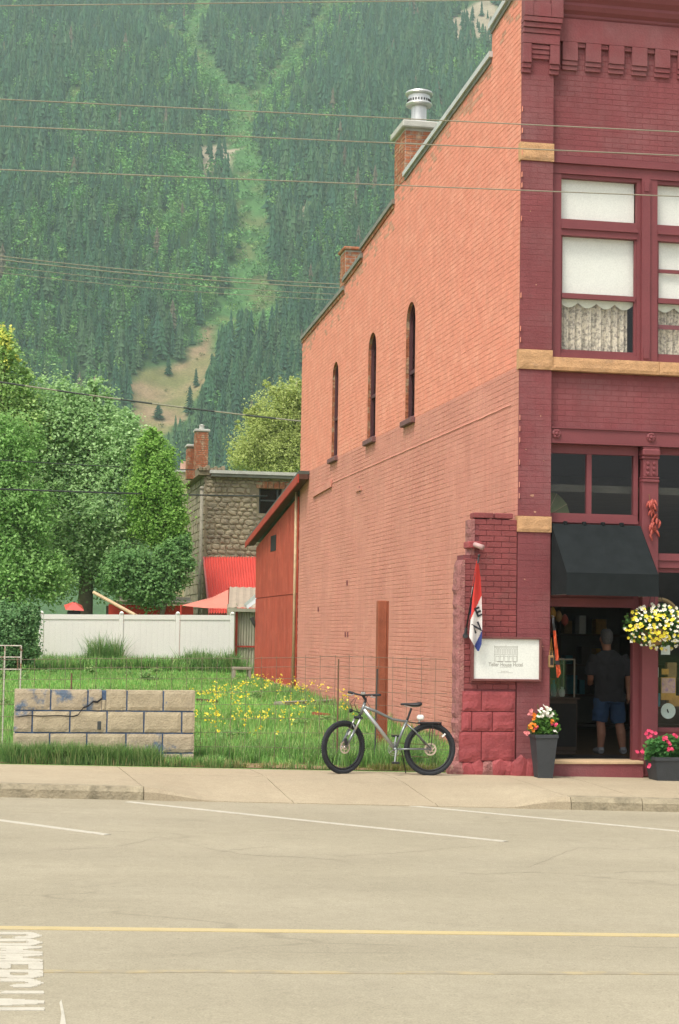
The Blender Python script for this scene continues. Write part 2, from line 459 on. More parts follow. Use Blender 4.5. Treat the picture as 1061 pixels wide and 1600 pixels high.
# road surface: pale dusty asphalt, cracks and darker patches with shapes of their own
def roadmat(name, col, col2, crack=True, csc=.55):
    m = mat(name, col, .9, .07, .35, .18, 90, col2=col2, mask=('n', .45, .42, .72), fine=.20)
    n = m.node_tree.nodes; l = m.node_tree.links
    b = n['Principled BSDF']
    src = b.inputs['Base Color'].links[0].from_socket
    geo = n.new('ShaderNodeNewGeometry')
    mp = n.new('ShaderNodeMapping'); mp.inputs['Scale'].default_value = (.35, 1.3, 1)
    l.new(geo.outputs['Position'], mp.inputs['Vector'])
    nz = n.new('ShaderNodeTexNoise'); nz.inputs['Scale'].default_value = 1.4; nz.inputs['Detail'].default_value = 5
    l.new(mp.outputs[0], nz.inputs['Vector'])
    mixv = n.new('ShaderNodeMix'); mixv.data_type = 'VECTOR'; mixv.inputs['Factor'].default_value = .35
    l.new(mp.outputs[0], mixv.inputs['A']); l.new(nz.outputs['Color'], mixv.inputs['B'])
    vo = n.new('ShaderNodeTexVoronoi'); vo.feature = 'DISTANCE_TO_EDGE'; vo.inputs['Scale'].default_value = csc
    l.new(mixv.outputs['Result'], vo.inputs['Vector'])
    r = n.new('ShaderNodeMapRange'); r.inputs['From Min'].default_value = .0; r.inputs['From Max'].default_value = .008
    r.inputs['To Min'].default_value = .80; r.inputs['To Max'].default_value = 1
    l.new(vo.outputs['Distance'], r.inputs['Value'])
    # cracks only in part of the surface
    nm = n.new('ShaderNodeTexNoise'); nm.inputs['Scale'].default_value = .5
    l.new(geo.outputs['Position'], nm.inputs['Vector'])
    rm = n.new('ShaderNodeMapRange'); rm.inputs['From Min'].default_value = .50; rm.inputs['From Max'].default_value = .60
    l.new(nm.outputs['Fac'], rm.inputs['Value'])
    mm = n.new('ShaderNodeMix'); mm.data_type = 'FLOAT'; mm.inputs['A'].default_value = 1
    l.new(rm.outputs[0], mm.inputs['Factor']); l.new(r.outputs[0], mm.inputs['B'])
    # dark pebble specks
    sp = n.new('ShaderNodeTexVoronoi'); sp.inputs['Scale'].default_value = 9.0
    l.new(geo.outputs['Position'], sp.inputs['Vector'])
    rs = n.new('ShaderNodeMapRange'); rs.inputs['From Min'].default_value = .05; rs.inputs['From Max'].default_value = .09
    rs.inputs['To Min'].default_value = .72; rs.inputs['To Max'].default_value = 1
    l.new(sp.outputs['Distance'], rs.inputs['Value'])
    # tyre-worn bands along the street
    mp2 = n.new('ShaderNodeMapping'); mp2.inputs['Scale'].default_value = (.05, 1.0, 1)
    l.new(geo.outputs['Position'], mp2.inputs['Vector'])
    nb = n.new('ShaderNodeTexNoise'); nb.inputs['Scale'].default_value = 1.1; nb.inputs['Detail'].default_value = 4
    l.new(mp2.outputs[0], nb.inputs['Vector'])
    rb = n.new('ShaderNodeMapRange'); rb.inputs['From Min'].default_value = .3; rb.inputs['From Max'].default_value = .7
    rb.inputs['To Min'].default_value = .95; rb.inputs['To Max'].default_value = 1.05
    l.new(nb.outputs['Fac'], rb.inputs['Value'])
    cur = src
    mot = []
    for sc_, lo, hi, a0, a1 in ((22.0, .3, .7, .93, 1.07), (5.0, .3, .7, .95, 1.05), (1.1, .58, .74, 1.0, .90)):
        tn = n.new('ShaderNodeTexNoise'); tn.inputs['Scale'].default_value = sc_; tn.inputs['Detail'].default_value = 5; tn.inputs['Roughness'].default_value = .7
        l.new(geo.outputs['Position'], tn.inputs['Vector'])
        r5 = n.new('ShaderNodeMapRange'); r5.inputs['From Min'].default_value = lo; r5.inputs['From Max'].default_value = hi; r5.inputs['To Min'].default_value = a0; r5.inputs['To Max'].default_value = a1
        l.new(tn.outputs['Fac'], r5.inputs['Value']); mot.append(r5.outputs[0])
    for s_ in ([mm.outputs['Result']] if crack else []) + [rs.outputs[0], rb.outputs[0]] + mot:
        v = n.new('ShaderNodeVectorMath'); v.operation = 'SCALE'
        l.new(cur, v.inputs[0]); l.new(s_, v.inputs['Scale']); cur = v.outputs[0]
    l.new(cur, b.inputs['Base Color'])
    return m


M['road'] = roadmat('dusty_asphalt', (.315, .278, .198), (.35, .31, .225))
M['walk'] = roadmat('sun_bleached_concrete', (.365, .30, .205), (.405, .34, .235), crack=False)
M['kerb'] = mat('stained_kerb', (.33, .28, .19), .9, .2, 5, .7, 35, col2=(.19, .165, .11), mask=('n', 4, .5, .66))
M['earth'] = mat('bare_earth', (.27, .185, .105), .95, .2, 4, .7, 30, col2=(.20, .17, .08), mask=('n', 2, .5, .65))
M['lawn'] = mat('lawn_soil', (.15, .26, .07), .95, .2, 2, .6, 20, col2=(.19, .23, .085), mask=('n', .8, .5, .7))


# ------------------------------------------------------------------ ground, road, sidewalk
YB = 22.72          # back edge of the sidewalk
YK = 19.9           # street face of the kerb


def clampx(x): return max(-60.0, min(60.0, x))
def road_z(x, y): return -.025 * clampx(x) - .004 * max(0, (y - 12)) * 0
def lawn_z(x, y):
    t = min(max((y - YB) / 4.0, 0), 1)
    b = .155 - .019 * max(-40, min(12, x))
    return b * (1 - t) + (.155 - .004 * max(-40, min(12, x))) * t + .0215 * max(0, min(y - YB, 60)) + .03 * mnoise.noise(Vector((x * .35, y * .35, 0))) * t


def kerb_h(x):
    """kerb upstand along the street: it drops to a driveway in the middle"""
    def sm(a, b, v):
        t = min(max((v - a) / (b - a), 0), 1); return t * t * (3 - 2 * t)
    return .15 - .135 * (sm(1.65, 2.5, x) - sm(5.9, 6.6, x))


def walk_z(x, y):
    back = .155 - .019 * clampx(x)
    front = road_z(x, YK) + kerb_h(x)
    t = (y - YK) / (YB - YK)
    t = min(max(t, 0), 1)
    s_ = min(t / .62, 1)
    return front * (1 - s_) + (back - .012 * (1 - t)) * s_


XW_ = 6.845
# ground sheet reaching the foot of the mountain
mb = MB()
xs = [-900, -300, -120, -60, -30, -15, -8, -4, -2, 0, 2, 4, 6, XW_ + .01, XW_ + .03, 10, 14.1, 14.2, 15, 20, 30, 60, 120, 300, 900]
ys = [-300, -60, -20, 0, 20, YB - .06, YB - .02, YB + .3, 24, 25.5, 27, 29, 32, 36, 40, 45, 50, 56, 65, 90, 140, 300, 700]
gv = []
for y in ys:
    for x in xs:
        z = (road_z(x, y) - .25) if y < YB - .04 else lawn_z(x, y)
        if YB - .04 < y < 41 and XW_ + .02 < x < 14.15: z = -.3          # under the building
        gv.append((x, y, z))
nx = len(xs)
mb.add(gv, [(j * nx + i, j * nx + i + 1, (j + 1) * nx + i + 1, (j + 1) * nx + i) for j in range(len(ys) - 1) for i in range(nx - 1)])
ground = tag(mb.build('ground', M['lawn'], smooth=True), kind='structure')

mb = MB()
rx = [-60 + 2 * i for i in range(61)]
ry = [-30, -10, 0, 6, 9, 12, 15, 18, YK + .06]
mb.add([(x, y, road_z(x, y)) for y in ry for x in rx],
       [(j * 61 + i, j * 61 + i + 1, (j + 1) * 61 + i + 1, (j + 1) * 61 + i) for j in range(len(ry) - 1) for i in range(60)])
road = tag(mb.build('road', M['road']), kind='structure')


def road_strip(name, pts, wd, m, lift=.004, edge=.0, n=1):
    """painted strip on the road along a straight line; ragged ends"""
    mb = MB()
    (x0, y0), (x1, y1) = pts
    d = Vector((x1 - x0, y1 - y0, 0)); L = d.length; d.normalize(); q = Vector((-d.y, d.x, 0))
    k = max(2, int(L / .25))
    vs = []
    for i in range(k + 1):
        p = Vector((x0, y0, 0)) + d * (L * i / k)
        j = edge * (rng.random() - .5)
        for s_, lf in ((-.5, -.004), (-.5, lift), (.5, lift), (.5, -.004)):
            a = p + q * (wd * s_ + j)
            vs.append((a.x, a.y, road_z(a.x, a.y) + lf))
    mb.add(vs, [(4 * i + c_, 4 * i + 4 + c_, 4 * i + 5 + c_, 4 * i + 1 + c_) for i in range(k) for c_ in range(3)])
    return mb.build(name, m, road)


road_strip('centre_line', ((-30, 11.30 + .6), (40, 11.30 - .8)), .115, M['yline'])
road_strip('worn_centre_line', ((-30, 9.88 + .1), (40, 9.88 - .1)), .075, M['yold'], edge=.02)
def g_at(px, py):
    r = fw * F_PX + RGT * (px - CXP) - UPV * (py - CYP)
    t = (0 - EYE[2]) / (r[2] + .025 * r[0])
    p = EYE + r * t
    return (p[0], p[1])
road_strip('stall_line', (g_at(-140, 1263), g_at(168, 1304.5)), .10, M['wline'])
road_strip('stall_line', (g_at(200, 1253), g_at(790, 1315)), .10, M['wline'])
road_strip('stall_line', (g_at(640, 1259), g_at(1230, 1315)), .10, M['wline'])
# pavement lettering
def text_mesh(txt, name, size=1.0, bold=0.0, space=1.0):
    cu = bpy.data.curves.new(name, 'FONT'); cu.body = txt; cu.size = size; cu.offset = bold; cu.space_character = space
    o = bpy.data.objects.new(name, cu); C.objects.link(o)
    bpy.context.view_layer.update()
    me = bpy.data.meshes.new_from_object(o.evaluated_get(bpy.context.evaluated_depsgraph_get()))
    bpy.data.objects.remove(o); bpy.data.curves.remove(cu)
    return me


def fit_text(txt, name, m, parent, mp, bold=.02, space=1.0):
    """text scaled to the unit square, then mapped by mp(u,v)->world"""
    me = text_mesh(txt, name, 1.0, bold, space)
    co = np.empty(len(me.vertices) * 3, dtype=np.float32); me.vertices.foreach_get('co', co); co = co.reshape(-1, 3)
    lo, hi = co.min(0), co.max(0)
    o_ = org(parent) if parent else Vector((0, 0, 0))
    for v, c in zip(me.vertices, co):
        u_, v_ = (c[0] - lo[0]) / (hi[0] - lo[0]), (c[1] - lo[1]) / (hi[1] - lo[1])
        v.co = Vector(mp(u_, v_)) - o_
    me.materials.clear(); me.materials.append(m)
    return link(name, me, parent)


GLY = {'C': [[(.84, .32), (.84, .20), (.5, .09), (.16, .20), (.16, .80), (.5, .91), (.84, .80), (.84, .68)]], 'O': [[(.16, .20), (.5, .09), (.84, .20), (.84, .80), (.5, .91), (.16, .80), (.16, .20)]],
       'M': [[(.12, .08), (.12, .92), (.5, .50), (.88, .92), (.88, .08)]], 'E': [[(.9, .09), (.16, .09), (.16, .91), (.9, .91)], [(.16, .5), (.75, .5)]],
       'R': [[(.14, .08), (.14, .91), (.70, .91), (.85, .80), (.85, .60), (.70, .49), (.14, .49)], [(.5, .49), (.88, .08)]], 'I': [[(.5, .08), (.5, .92)]],
       'A': [[(.1, .08), (.5, .92), (.9, .08)], [(.25, .36), (.75, .36)]], 'L': [[(.14, .92), (.14, .09), (.9, .09)]]}
# the word reads towards the viewer, tops of the letters to the right
mb = MB()
NU, NV = 14, 26
def lit(ch, u, v):
    for pl_ in GLY[ch]:
        for (a, b), (c, d) in zip(pl_[:-1], pl_[1:]):
            ax, ay, bx_, by_ = a / .17, b / .085, c / .17, d / .085; px_, py_ = u / .17, v / .085
            L2 = (bx_ - ax) ** 2 + (by_ - ay) ** 2
            t = max(0, min(1, ((px_ - ax) * (bx_ - ax) + (py_ - ay) * (by_ - ay)) / L2))
            if (px_ - ax - t * (bx_ - ax)) ** 2 + (py_ - ay - t * (by_ - ay)) ** 2 < 1: return True
    return False
for k_, ch in enumerate('COMMERCIAL'):
    y0 = 11.13 - .2425 * k_
    for i in range(NU):
        for j in range(NV):
            if lit(ch, (i + .5) / NU, (j + .5) / NV):
                q = []
                for a, b in ((i, j), (i + 1, j), (i + 1, j + 1), (i, j + 1)):
                    jx_ = .004 * mnoise.noise(Vector((a * 1.7 + k_ * 9, b * 1.3, 0)))
                    x, y = -.135 + b / NV * .42 + jx_, y0 - a / NU * .228 + jx_
                    q.append((x + .02 * (y - 9.9) / 1.2, y, road_z(x, y) + .0055))
                mb.prism(q, (0, 0, -.008))
mb.build('pavement_lettering', M['wline'], road)
mb = MB()
a = [g_at(*p) for p in ((93, 1567), (96, 1563), (100, 1582), (103, 1600), (100, 1640), (92, 1640), (94, 1600), (96, 1585))]
mb.prism([(x, y, road_z(x, y) + .004) for x, y in a], (0, 0, -.008))
mb.build('pavement_mark', M['wline'], road)

M['fissure'] = mat('road_fissure', (.23, .20, .142), .95, .2, 6, 0, 60)
for k_, pl_ in enumerate((((180, 1324), (250, 1308), (345, 1330), (430, 1322)), ((345, 1330), (400, 1337), (480, 1340), (560, 1347)), ((520, 1338), (610, 1334), (700, 1326), (760, 1322)), ((825, 1357), (862, 1340), (905, 1324), (990, 1328), (1075, 1322)), ((60, 1330), (120, 1326), (180, 1324)), ((430, 1309), (470, 1311), (540, 1312)), ((960, 1270), (1010, 1288), (1075, 1296)), ((700, 1362), (760, 1366), (850, 1362)), ((-20, 1335), (40, 1331)))):
    pts = []
    for (a, b), (c, d) in zip(pl_[:-1], pl_[1:]):
        m_ = max(3, int(abs(c - a) / 6))
        pts += [(a + (c - a) * i / m_, b + (d - b) * i / m_ + 1.1 * mnoise.noise(Vector((a * .1 + i * .55, k_ * 3.1, 0))) + 1.2 * (rng.random() - .5)) for i in range(m_)]
    pts.append(pl_[-1])
    mb = MB(); vs = []
    for i, (a, b) in enumerate(pts):
        x, y = g_at(a, b); wd = .0075 * (.25 + 1.3 * abs(mnoise.noise(Vector((i * .37, k_, 9))))) * min(1, i / 3 + .15, (len(pts) - 1 - i) / 3 + .15)
        vs += [(x, y - wd * 1.3, road_z(x, y) + .0012), (x, y + wd * 1.3, road_z(x, y) + .0012)]
    mb.add(vs, [(2 * i, 2 * i + 2, 2 * i + 3, 2 * i + 1) for i in range(len(pts) - 1)])
    mb.build('crack', M['fissure'], road)

# sidewalk: slabs with open joints, kerb stones
walk = thing('sidewalk', None, None, (0, 0, 0)); tag(walk, kind='structure')
jx = [-10.5, -8.8, -7.1, -5.3, -3.5, -1.75, -.05, 1.63, 3.36, 5.08, 6.72, 7.62, 9.3, 11, 12.8, 14.6]
def slab(x0, x1, y0, y1, xt0=0, xt1=0):
    """one slab; xt shifts the joint sideways towards the kerb (joints are not quite square)"""
    mb = MB(); n, m_ = 8, 6
    vs = []
    for j in range(m_ + 1):
        y = y0 + (y1 - y0) * j / m_
        for i in range(n + 1):
            sx = (YB - y) / (YB - YK)
            x = (x0 + xt0 * sx) * (1 - i / n) + (x1 + xt1 * sx) * (i / n)
            z = walk_z(x, y)
            if i in (0, n) or j in (0, m_): z -= .004
            vs.append((x, y, z))
    k = n + 1
    fs = [(j * k + i, j * k + i + 1, (j + 1) * k + i + 1, (j + 1) * k + i) for j in range(m_) for i in range(n)]
    b = len(vs)
    ring = [i for i in range(k)] + [j * k + n for j in range(1, m_ + 1)] + [m_ * k + i for i in range(n - 1, -1, -1)] + [j * k for j in range(m_ - 1, 0, -1)]
    vs += [(vs[i][0], vs[i][1], vs[i][2] - .3) for i in ring]
    fs += [(ring[q], ring[(q + 1) % len(ring)], b + (q + 1) % len(ring), b + q) for q in range(len(ring))]
    mb.add(vs, fs)
    return mb.build('slab', M['walk'], walk)
for i in range(len(jx) - 1):
    gx = .009
    x0, x1 = jx[i] + gx / 2 - .10, jx[i + 1] - gx / 2 - .10
    sh = .12
    if i == 7:      # this slab has a joint lengthwise
        slab(x0, x1, YK + .17, 21.62, sh, sh); slab(x0, x1, 21.628, YB, sh, sh)
    else:
        slab(x0, x1, YK + .17, YB, sh, sh)
    # kerb stone in front
    mb = MB(); n = 10; vs = []
    for q in range(n + 1):
        x = (jx[i] + gx / 2 + .02) * (1 - q / n) + (jx[i + 1] - gx / 2 + .02) * q / n
        zt, zb = walk_z(x, YK), road_z(x, YK)
        jit = .006 * mnoise.noise(Vector((x * 4, 3, 0)))
        vs += [(x, YK - .012 + jit, zb - .1), (x, YK - .004 + jit, zb + (zt - zb) * .62 + jit), (x, YK + .03, zt - .002 + jit), (x, YK + .162, walk_z(x, YK + .162) + .001), (x, YK + .162, zb - .1)]
    fs = [(q * 5 + a_, q * 5 + a_ + 1, (q + 1) * 5 + a_ + 1, (q + 1) * 5 + a_) for q in range(n) for a_ in range(4)] + [(0, 1, 2, 3, 4), tuple(n * 5 + a_ for a_ in (4, 3, 2, 1, 0))]
    mb.add(vs, fs)
    dropped = 1.6 <= jx[i] < 6.0
    mb.build('kerb', M['walk'] if dropped else M['kerb'], walk)

# strip of bare earth where the lawn meets the sidewalk
mb = MB(); vs = []; n = 60
for i in range(n + 1):
    x = -3 + 9.2 * i / n
    wd = .18 + .12 * mnoise.noise(Vector((x * 1.3, 0, 5))) + (.55 if 2.5 < x < 5.2 else 0) * (0.6 + .4 * mnoise.noise(Vector((x * 2, 0, 9))))
    for y in (YB + .002, YB + wd * .5, YB + wd):
        vs.append((x, y, lawn_z(x, y) + .012))
mb.add(vs, [(i * 3 + j, i * 3 + j + 1, i * 3 + j + 4, i * 3 + j + 3) for i in range(n) for j in range(2)])
tag(mb.build('bare_earth_strip', M['earth'], smooth=True), kind='structure')

# ------------------------------------------------------------------ the brick building
XW = 6.845           # outer face of the side wall
YF = 22.5            # front of the pilaster
YP = 22.6            # front of the wall panels
bld = thing('brick_building', 'two storey brick building, salmon side wall and maroon shop front', 'building', (XW, YF, 0))

# side wall backing with three arched openings
wins = []            # (Y0,Y1) of the arched windows
for a_, b_, y_ in ((647.7, 633.4, 565), (586.6, 574.3, 600), (527.5, 518.3, 640)):
    wins.append((float(at_x(a_, y_, XW)[1]), float(at_x(b_, y_, XW)[1])))
ZSILL, ZSPR, ZARCH = 5.60, 7.32, 7.66
steps = [(YF, 24.05, 10.98, 10.80), (24.05, 29.56, 10.37, 10.02), (29.56, 30.45, 10.02, 10.02), (30.45, 33.28, 9.74, 9.52), (33.28, 35.08, 9.34, 9.21), (35.08, 40.2, 9.04, 8.82)]
def wall_top(y):
    for a, b, z0, z1 in steps:
        if a <= y <= b: return z0 + (z1 - z0) * (y - a) / (b - a)
    return 8.8
XB = XW + .008
def zone(mb, y0, y1, z0, z1):
    """backing rectangle split at the paint line"""
    for a, b, mi in ((z0, min(z1, 5.55), 1), (max(z0, 5.55), z1, 0)):
        if b > a + 1e-4:
            mb.cur = mi; mb.quad((XB, y0, a), (XB, y1, a), (XB, y1, b), (XB, y0, b))
mb = MB()
ycuts = sorted({YF + .02, 40.2} | {a for s_ in steps for a in s_[:2] if a > YF + .02} | {y for w_ in wins for y in w_})
for a, b in zip(ycuts[:-1], ycuts[1:]):
    mid = (a + b) / 2
    ta, tb = wall_top(a + 1e-3), wall_top(b - 1e-3)
    wn = next((w_ for w_ in wins if w_[0] - 1e-3 <= a and b <= w_[1] + 1e-3), None)
    zone(mb, a, b, -.4, 5.55)
    mb.cur = 0
    if wn is None:
        mb.quad((XB, a, 5.55), (XB, b, 5.55), (XB, b, tb), (XB, a, ta))
    else:
        mb.quad((XB, a, 5.55), (XB, b, 5.55), (XB, b, ZSILL), (XB, a, ZSILL))
        c, rr = (wn[0] + wn[1]) / 2, (wn[1] - wn[0]) / 2
        arc = [(XB, y, ZSPR + (ZARCH - ZSPR) * math.sqrt(max(0, 1 - ((y - c) / rr) ** 2))) for y in np.linspace(a, b, 15)]
        for p, q in zip(arc[:-1], arc[1:]):
            mb.quad(p, q, (XB, q[1], ta + (tb - ta) * (q[1] - a) / (b - a)), (XB, p[1], ta + (tb - ta) * (p[1] - a) / (b - a)))
mb.build('side_wall', [M['salmon_mortar'], M['salmon_low_mortar']], bld)

BH, BW, JT = .0765, .222, .011
def courses(u0, u1, z0, z1, skip=None, bw=BW, bh=BH, jt=JT, off=0.0):
    """running-bond layout: (u centre, z centre, width, height)"""
    out = []; r = int(round((z0) / bh)); z = z0
    k = 0
    while z + bh <= z1 + 1e-6:
        o_ = (k % 2) * bw / 2 + off
        u = u0 - bw + (o_ % bw)
        while u < u1:
            a, b = max(u, u0), min(u + bw, u1)
            if b - a > .04:
                uc, zc = (a + b) / 2, z + bh / 2
                if skip is None or not skip(a, b, z, z + bh):
                    out.append((uc, zc, b - a - jt, bh - jt))
            u += bw
        z += bh; k += 1
    return out

def in_win(a, b, z0, z1):
    for y0, y1 in wins:
        if b > y0 and a < y1:
            if z1 < ZSILL or z0 > ZARCH + .02: continue
            if z0 < ZSPR: return True
            c, rr = (y0 + y1) / 2, (y1 - y0) / 2
            d = min(abs(a - c), abs(b - c), 0 if a < c < b else 9)
            if d < rr and z0 < ZSPR + (ZARCH - ZSPR) * math.sqrt(1 - (d / rr) ** 2): return True
    return False
# joined brickwork: side wall (two paints) and the front beyond the singly built bricks
bv, bf, bmi = [], [], []
def add_brick_x(uc, zc, wd, h, pr, mi):
    b = len(bv); i = .004
    x0, x1 = XB + .002, XB - pr
    y0, y1, z0, z1 = uc - wd / 2, uc + wd / 2, zc - h / 2, zc + h / 2
    t = (rng.random() - .5) * .0016
    bv.extend([(x0, y0, z0), (x0, y1, z0), (x0, y1, z1), (x0, y0, z1), (x1 + t, y0 + i, z0 + i), (x1 - t, y1 - i, z0 + i), (x1 - t, y1 - i, z1 - i), (x1 + t, y0 + i, z1 - i)])
    bf.extend([(b + 4, b + 7, b + 6, b + 5), (b, b + 4, b + 5, b + 1), (b + 1, b + 5, b + 6, b + 2), (b + 2, b + 6, b + 7, b + 3), (b + 3, b + 7, b + 4, b)])
    bmi.extend([mi] * 5)
def add_brick_y(xc, zc, wd, h, y, pr, mi):
    b = len(bv); i = .004
    x0, x1, z0, z1 = xc - wd / 2, xc + wd / 2, zc - h / 2, zc + h / 2
    t = (rng.random() - .5) * .0008
    bv.extend([(x0, y + .002, z0), (x1, y + .002, z0), (x1, y + .002, z1), (x0, y + .002, z1), (x0 + i, y - pr + t, z0 + i), (x1 - i, y - pr - t, z0 + i), (x1 - i, y - pr - t, z1 - i), (x0 + i, y - pr + t, z1 - i)])
    bf.extend([(b + 4, b + 5, b + 6, b + 7), (b, b + 1, b + 5, b + 4), (b + 1, b + 2, b + 6, b + 5), (b + 2, b + 3, b + 7, b + 6), (b + 3, b, b + 4, b + 7)])
    bmi.extend([mi] * 5)
for u, z, wd, h in courses(YF + .03, 40.2, .0, 10.95, skip=lambda a, b, z0, z1: z1 > wall_top(a + .001) - .02 or z1 > wall_top(b - .001) - .02 or in_win(a, b, z0, z1)):
    if z > 5.55:
        worn = rng.random() < max(0, 1 - (wall_top(u) - z) / .55) * .8
        filled = rng.random() < .30          # joints choked with paint
        add_brick_x(u + (rng.random() - .5) * .012, z + (rng.random() - .5) * .005, BW - .003 if filled else wd, BH - .003 if filled else h - rng.random() * .004, .0014 + rng.random() * .0024, 3 if worn else 0)
    else:
        nz = mnoise.noise(Vector((u * .8, z * .8, 3)))
        if nz > -.05 or rng.random() < .25:     # elsewhere the joints are filled with paint and render
            add_brick_x(u, z, wd, h, .0012 + max(0, nz + .1) * .004 + (.002 if z < 1.6 else 0) + rng.random() * .0022, 1)
        else:
            add_brick_x(u, z, BW - .001, BH - .002, .0015, 1)

# parapet copings, each stretch a part
for i, (a, b, z0, z1) in enumerate(steps):
    if i == 2: continue
    mb = MB()
    k = 2 if i else 1
    t = .085
    mb.prism([(XW - .05, a - (.05 if i else .0), z0), (XW - .05, b + .03, z1), (XW - .05, b + .03, z1 + t), (XW - .05, a - (.05 if i else 0), z0 + t)], (.36, 0, 0))
    mb.build('coping', M['coping'] if i < 2 else M['coping_dark'], bld)
    # wooden batten / loose brick course under the coping
    mb = MB(); mb.prism([(XW - .018, a, z0 - .07), (XW - .018, b, z1 - .07), (XW - .018, b, z1), (XW - .018, a, z0)], (.05, 0, 0))
    mb.build('coping_batten', M['coping_dark'] if i < 2 else M['oldbrick'], bld)

def brick_box(x0, x1, y0, y1, z0, z1, name, parent, m, mm, pr=.008):
    """a small brick pier: mortar core with courses on the faces seen from the street"""
    mb = MB(); mb.cur = 1; mb.box(x0, x1, y0, y1, z0, z1); mb.cur = 0
    k = 0; z = z0
    while z + .07 <= z1:
        for face in ('y', 'x'):
            u0, u1 = (x0, x1) if face == 'y' else (y0, y1)
            u = u0 - (.11 if k % 2 else 0)
            while u < u1 - .02:
                a, b = max(u, u0), min(u + .21, u1)
                if b - a > .03:
                    q = pr * (.5 + rng.random())
                    if face == 'y': mb.box(a + .005, b - .005, y0 - q, y0 + .01, z + .005, z + .068)
                    else: mb.box(x0 - q, x0 + .01, a + .005, b - .005, z + .005, z + .068)
                u += .21
        z += .075; k += 1
    return mb.build(name, [m, mm], parent)

# big chimney with concrete cap and steel flue
ch = brick_box(XW + .0, XW + .62, 29.6, 30.42, 9.98, 10.92, 'chimney', bld, M['oldbrick'], M['cap_conc'])
mb = MB(); mb.bbox(XW - .07, XW + .70, 29.50, 30.52, 10.92, 11.05, .02); mb.build('chimney_cap', M['cap_conc'], ch)
cx_, cy_ = XW + .34, 30.0
mb = MB()
mb.lathe([(.135, 0), (.135, .40)], (cx_, cy_, 11.05), 24)
for a in range(8): mb.box(cx_ + .135 * math.cos(a * .785) - .006, cx_ + .135 * math.cos(a * .785) + .006, cy_ + .135 * math.sin(a * .785) - .006, cy_ + .135 * math.sin(a * .785) + .006, 11.05, 11.44)
mb.lathe([(.10, .40), (.23, .405), (.245, .43), (.23, .455), (.20, .46), (.20, .60), (.24, .605), (.255, .63), (.24, .66), (.13, .70), (.0, .71)], (cx_, cy_, 11.05), 28)
mb.build('flue', M['galv'], ch, smooth=False)
mb = MB()
for a in range(24):
    an = a / 24 * 6.2832
    p = (cx_ + .203 * math.cos(an), cy_ + .203 * math.sin(an))
    mb.box(p[0] - .009, p[0] + .009, p[1] - .009, p[1] + .009, 11.53, 11.57)
mb.build('flue_slot', M['dark'], ch)
# smaller chimney
ch2 = brick_box(XW + .0, XW + .34, 35.0, 35.52, 8.95, 9.88, 'chimney', bld, M['oldbrick'], M['cap_conc'])
mb = MB(); mb.bbox(XW - .05, XW + .39, 34.94, 35.6, 9.88, 9.95, .02); mb.cur = 0
mb.build('chimney_cap', M['oldbrick'], ch2)

# arched windows: reveal, frame, pane, sill
for y0, y1 in wins:
    c, rr = (y0 + y1) / 2, (y1 - y0) / 2
    out = [(y0, ZSILL), (y0, ZSPR)] + [(c - rr * math.cos(t), ZSPR + (ZARCH - ZSPR) * math.sin(t)) for t in np.linspace(.2, math.pi - .2, 11)] + [(y1, ZSPR), (y1, ZSILL)]
    mb = MB(); D = .11
    for (a, za), (b, zb) in zip(out, out[1:] + out[:1]):
        mb.quad((XB, a, za), (XB, b, zb), (XB + D, b, zb), (XB + D, a, za))
    z = ZSILL + .01
    while z < ZSPR:              # jamb bricks
        mb.box(XB + .004, XB + D - .01, y1 - .007 - rng.random() * .004, y1 + .01, z + .006, z + .07); z += .0765
    win = mb.build('window', M['oldbrick'], bld)
    mb = MB(); fr = .07
    inn = [(c + (y - c) * (1 - fr / rr), ZSILL + fr + (z - ZSILL) * (1 - 1.4 * fr / (ZARCH - ZSILL))) for y, z in out]
    for k_ in range(len(out)):
        a, b, ai, bi = out[k_], out[(k_ + 1) % len(out)], inn[k_], inn[(k_ + 1) % len(out)]
        x0, x1 = XB + .055, XB + D
        mb.quad((x0, *a), (x0, *b), (x0, *bi), (x0, *ai)); mb.quad((x0, *ai), (x0, *bi), (x1, *bi), (x1, *ai))
    mb.box(XB + .06, XB + D, c - .35 * 0 - rr + .03, c + rr - .03, 6.42, 6.48)
    mb.build('frame', M['window_dark'], win)
    mb = MB(); mb.poly([(XB + .10, y, z) for y, z in inn]); mb.build('pane', M['glass_shop'], win)
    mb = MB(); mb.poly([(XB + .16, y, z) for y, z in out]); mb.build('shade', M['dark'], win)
    mb = MB(); mb.bbox(XW - .075, XB + .09, y0 - .07, y1 + .07, ZSILL - .10, ZSILL + .004, .012); mb.build('sill', M['sill_stone'], win)

# old flashing line and strip left by a vanished roof
mb = MB()
vs = []
n = 70
for i in range(n + 1):
    y = 22.9 + 14.2 * i / n
    z = 5.075 + .012 * mnoise.noise(Vector((y * 1.7, 0, 1)))
    o_ = .010 + .012 * (mnoise.noise(Vector((y * 2.2, 4, 1))) + .4)
    o_ = max(.003, o_ * .55)
    vs += [(XB - .002, y, z - .005), (XB - .004 - o_, y, z), (XB - .002, y, z + .022)]
mb.add(vs, [(i * 3 + j, i * 3 + j + 1, i * 3 + j + 4, i * 3 + j + 3) for i in range(n) for j in range(2)])
mb.build('old_flashing', M['salmon_low'], bld)
mb = MB(); mb.prism([(XW - .035, 36.1, 4.99), (XW - .035, 38.3, 4.93), (XW - .035, 38.3, 5.02), (XW - .035, 36.1, 5.14)], (.03, 0, 0)); mb.build('flashing_strip', M['salmon_low'], bld)
mb = MB()
for y, z in ((34.4, 1.86), (34.15, 1.86), (37.5, 2.4), (34.3, 2.9), (33.2, 4.72)):
    mb.box(XB - .012, XB + .01, y - .06, y + .05, z - .05, z + .05)
mb.build('wall_anchor', M['maroon_mortar'], bld)
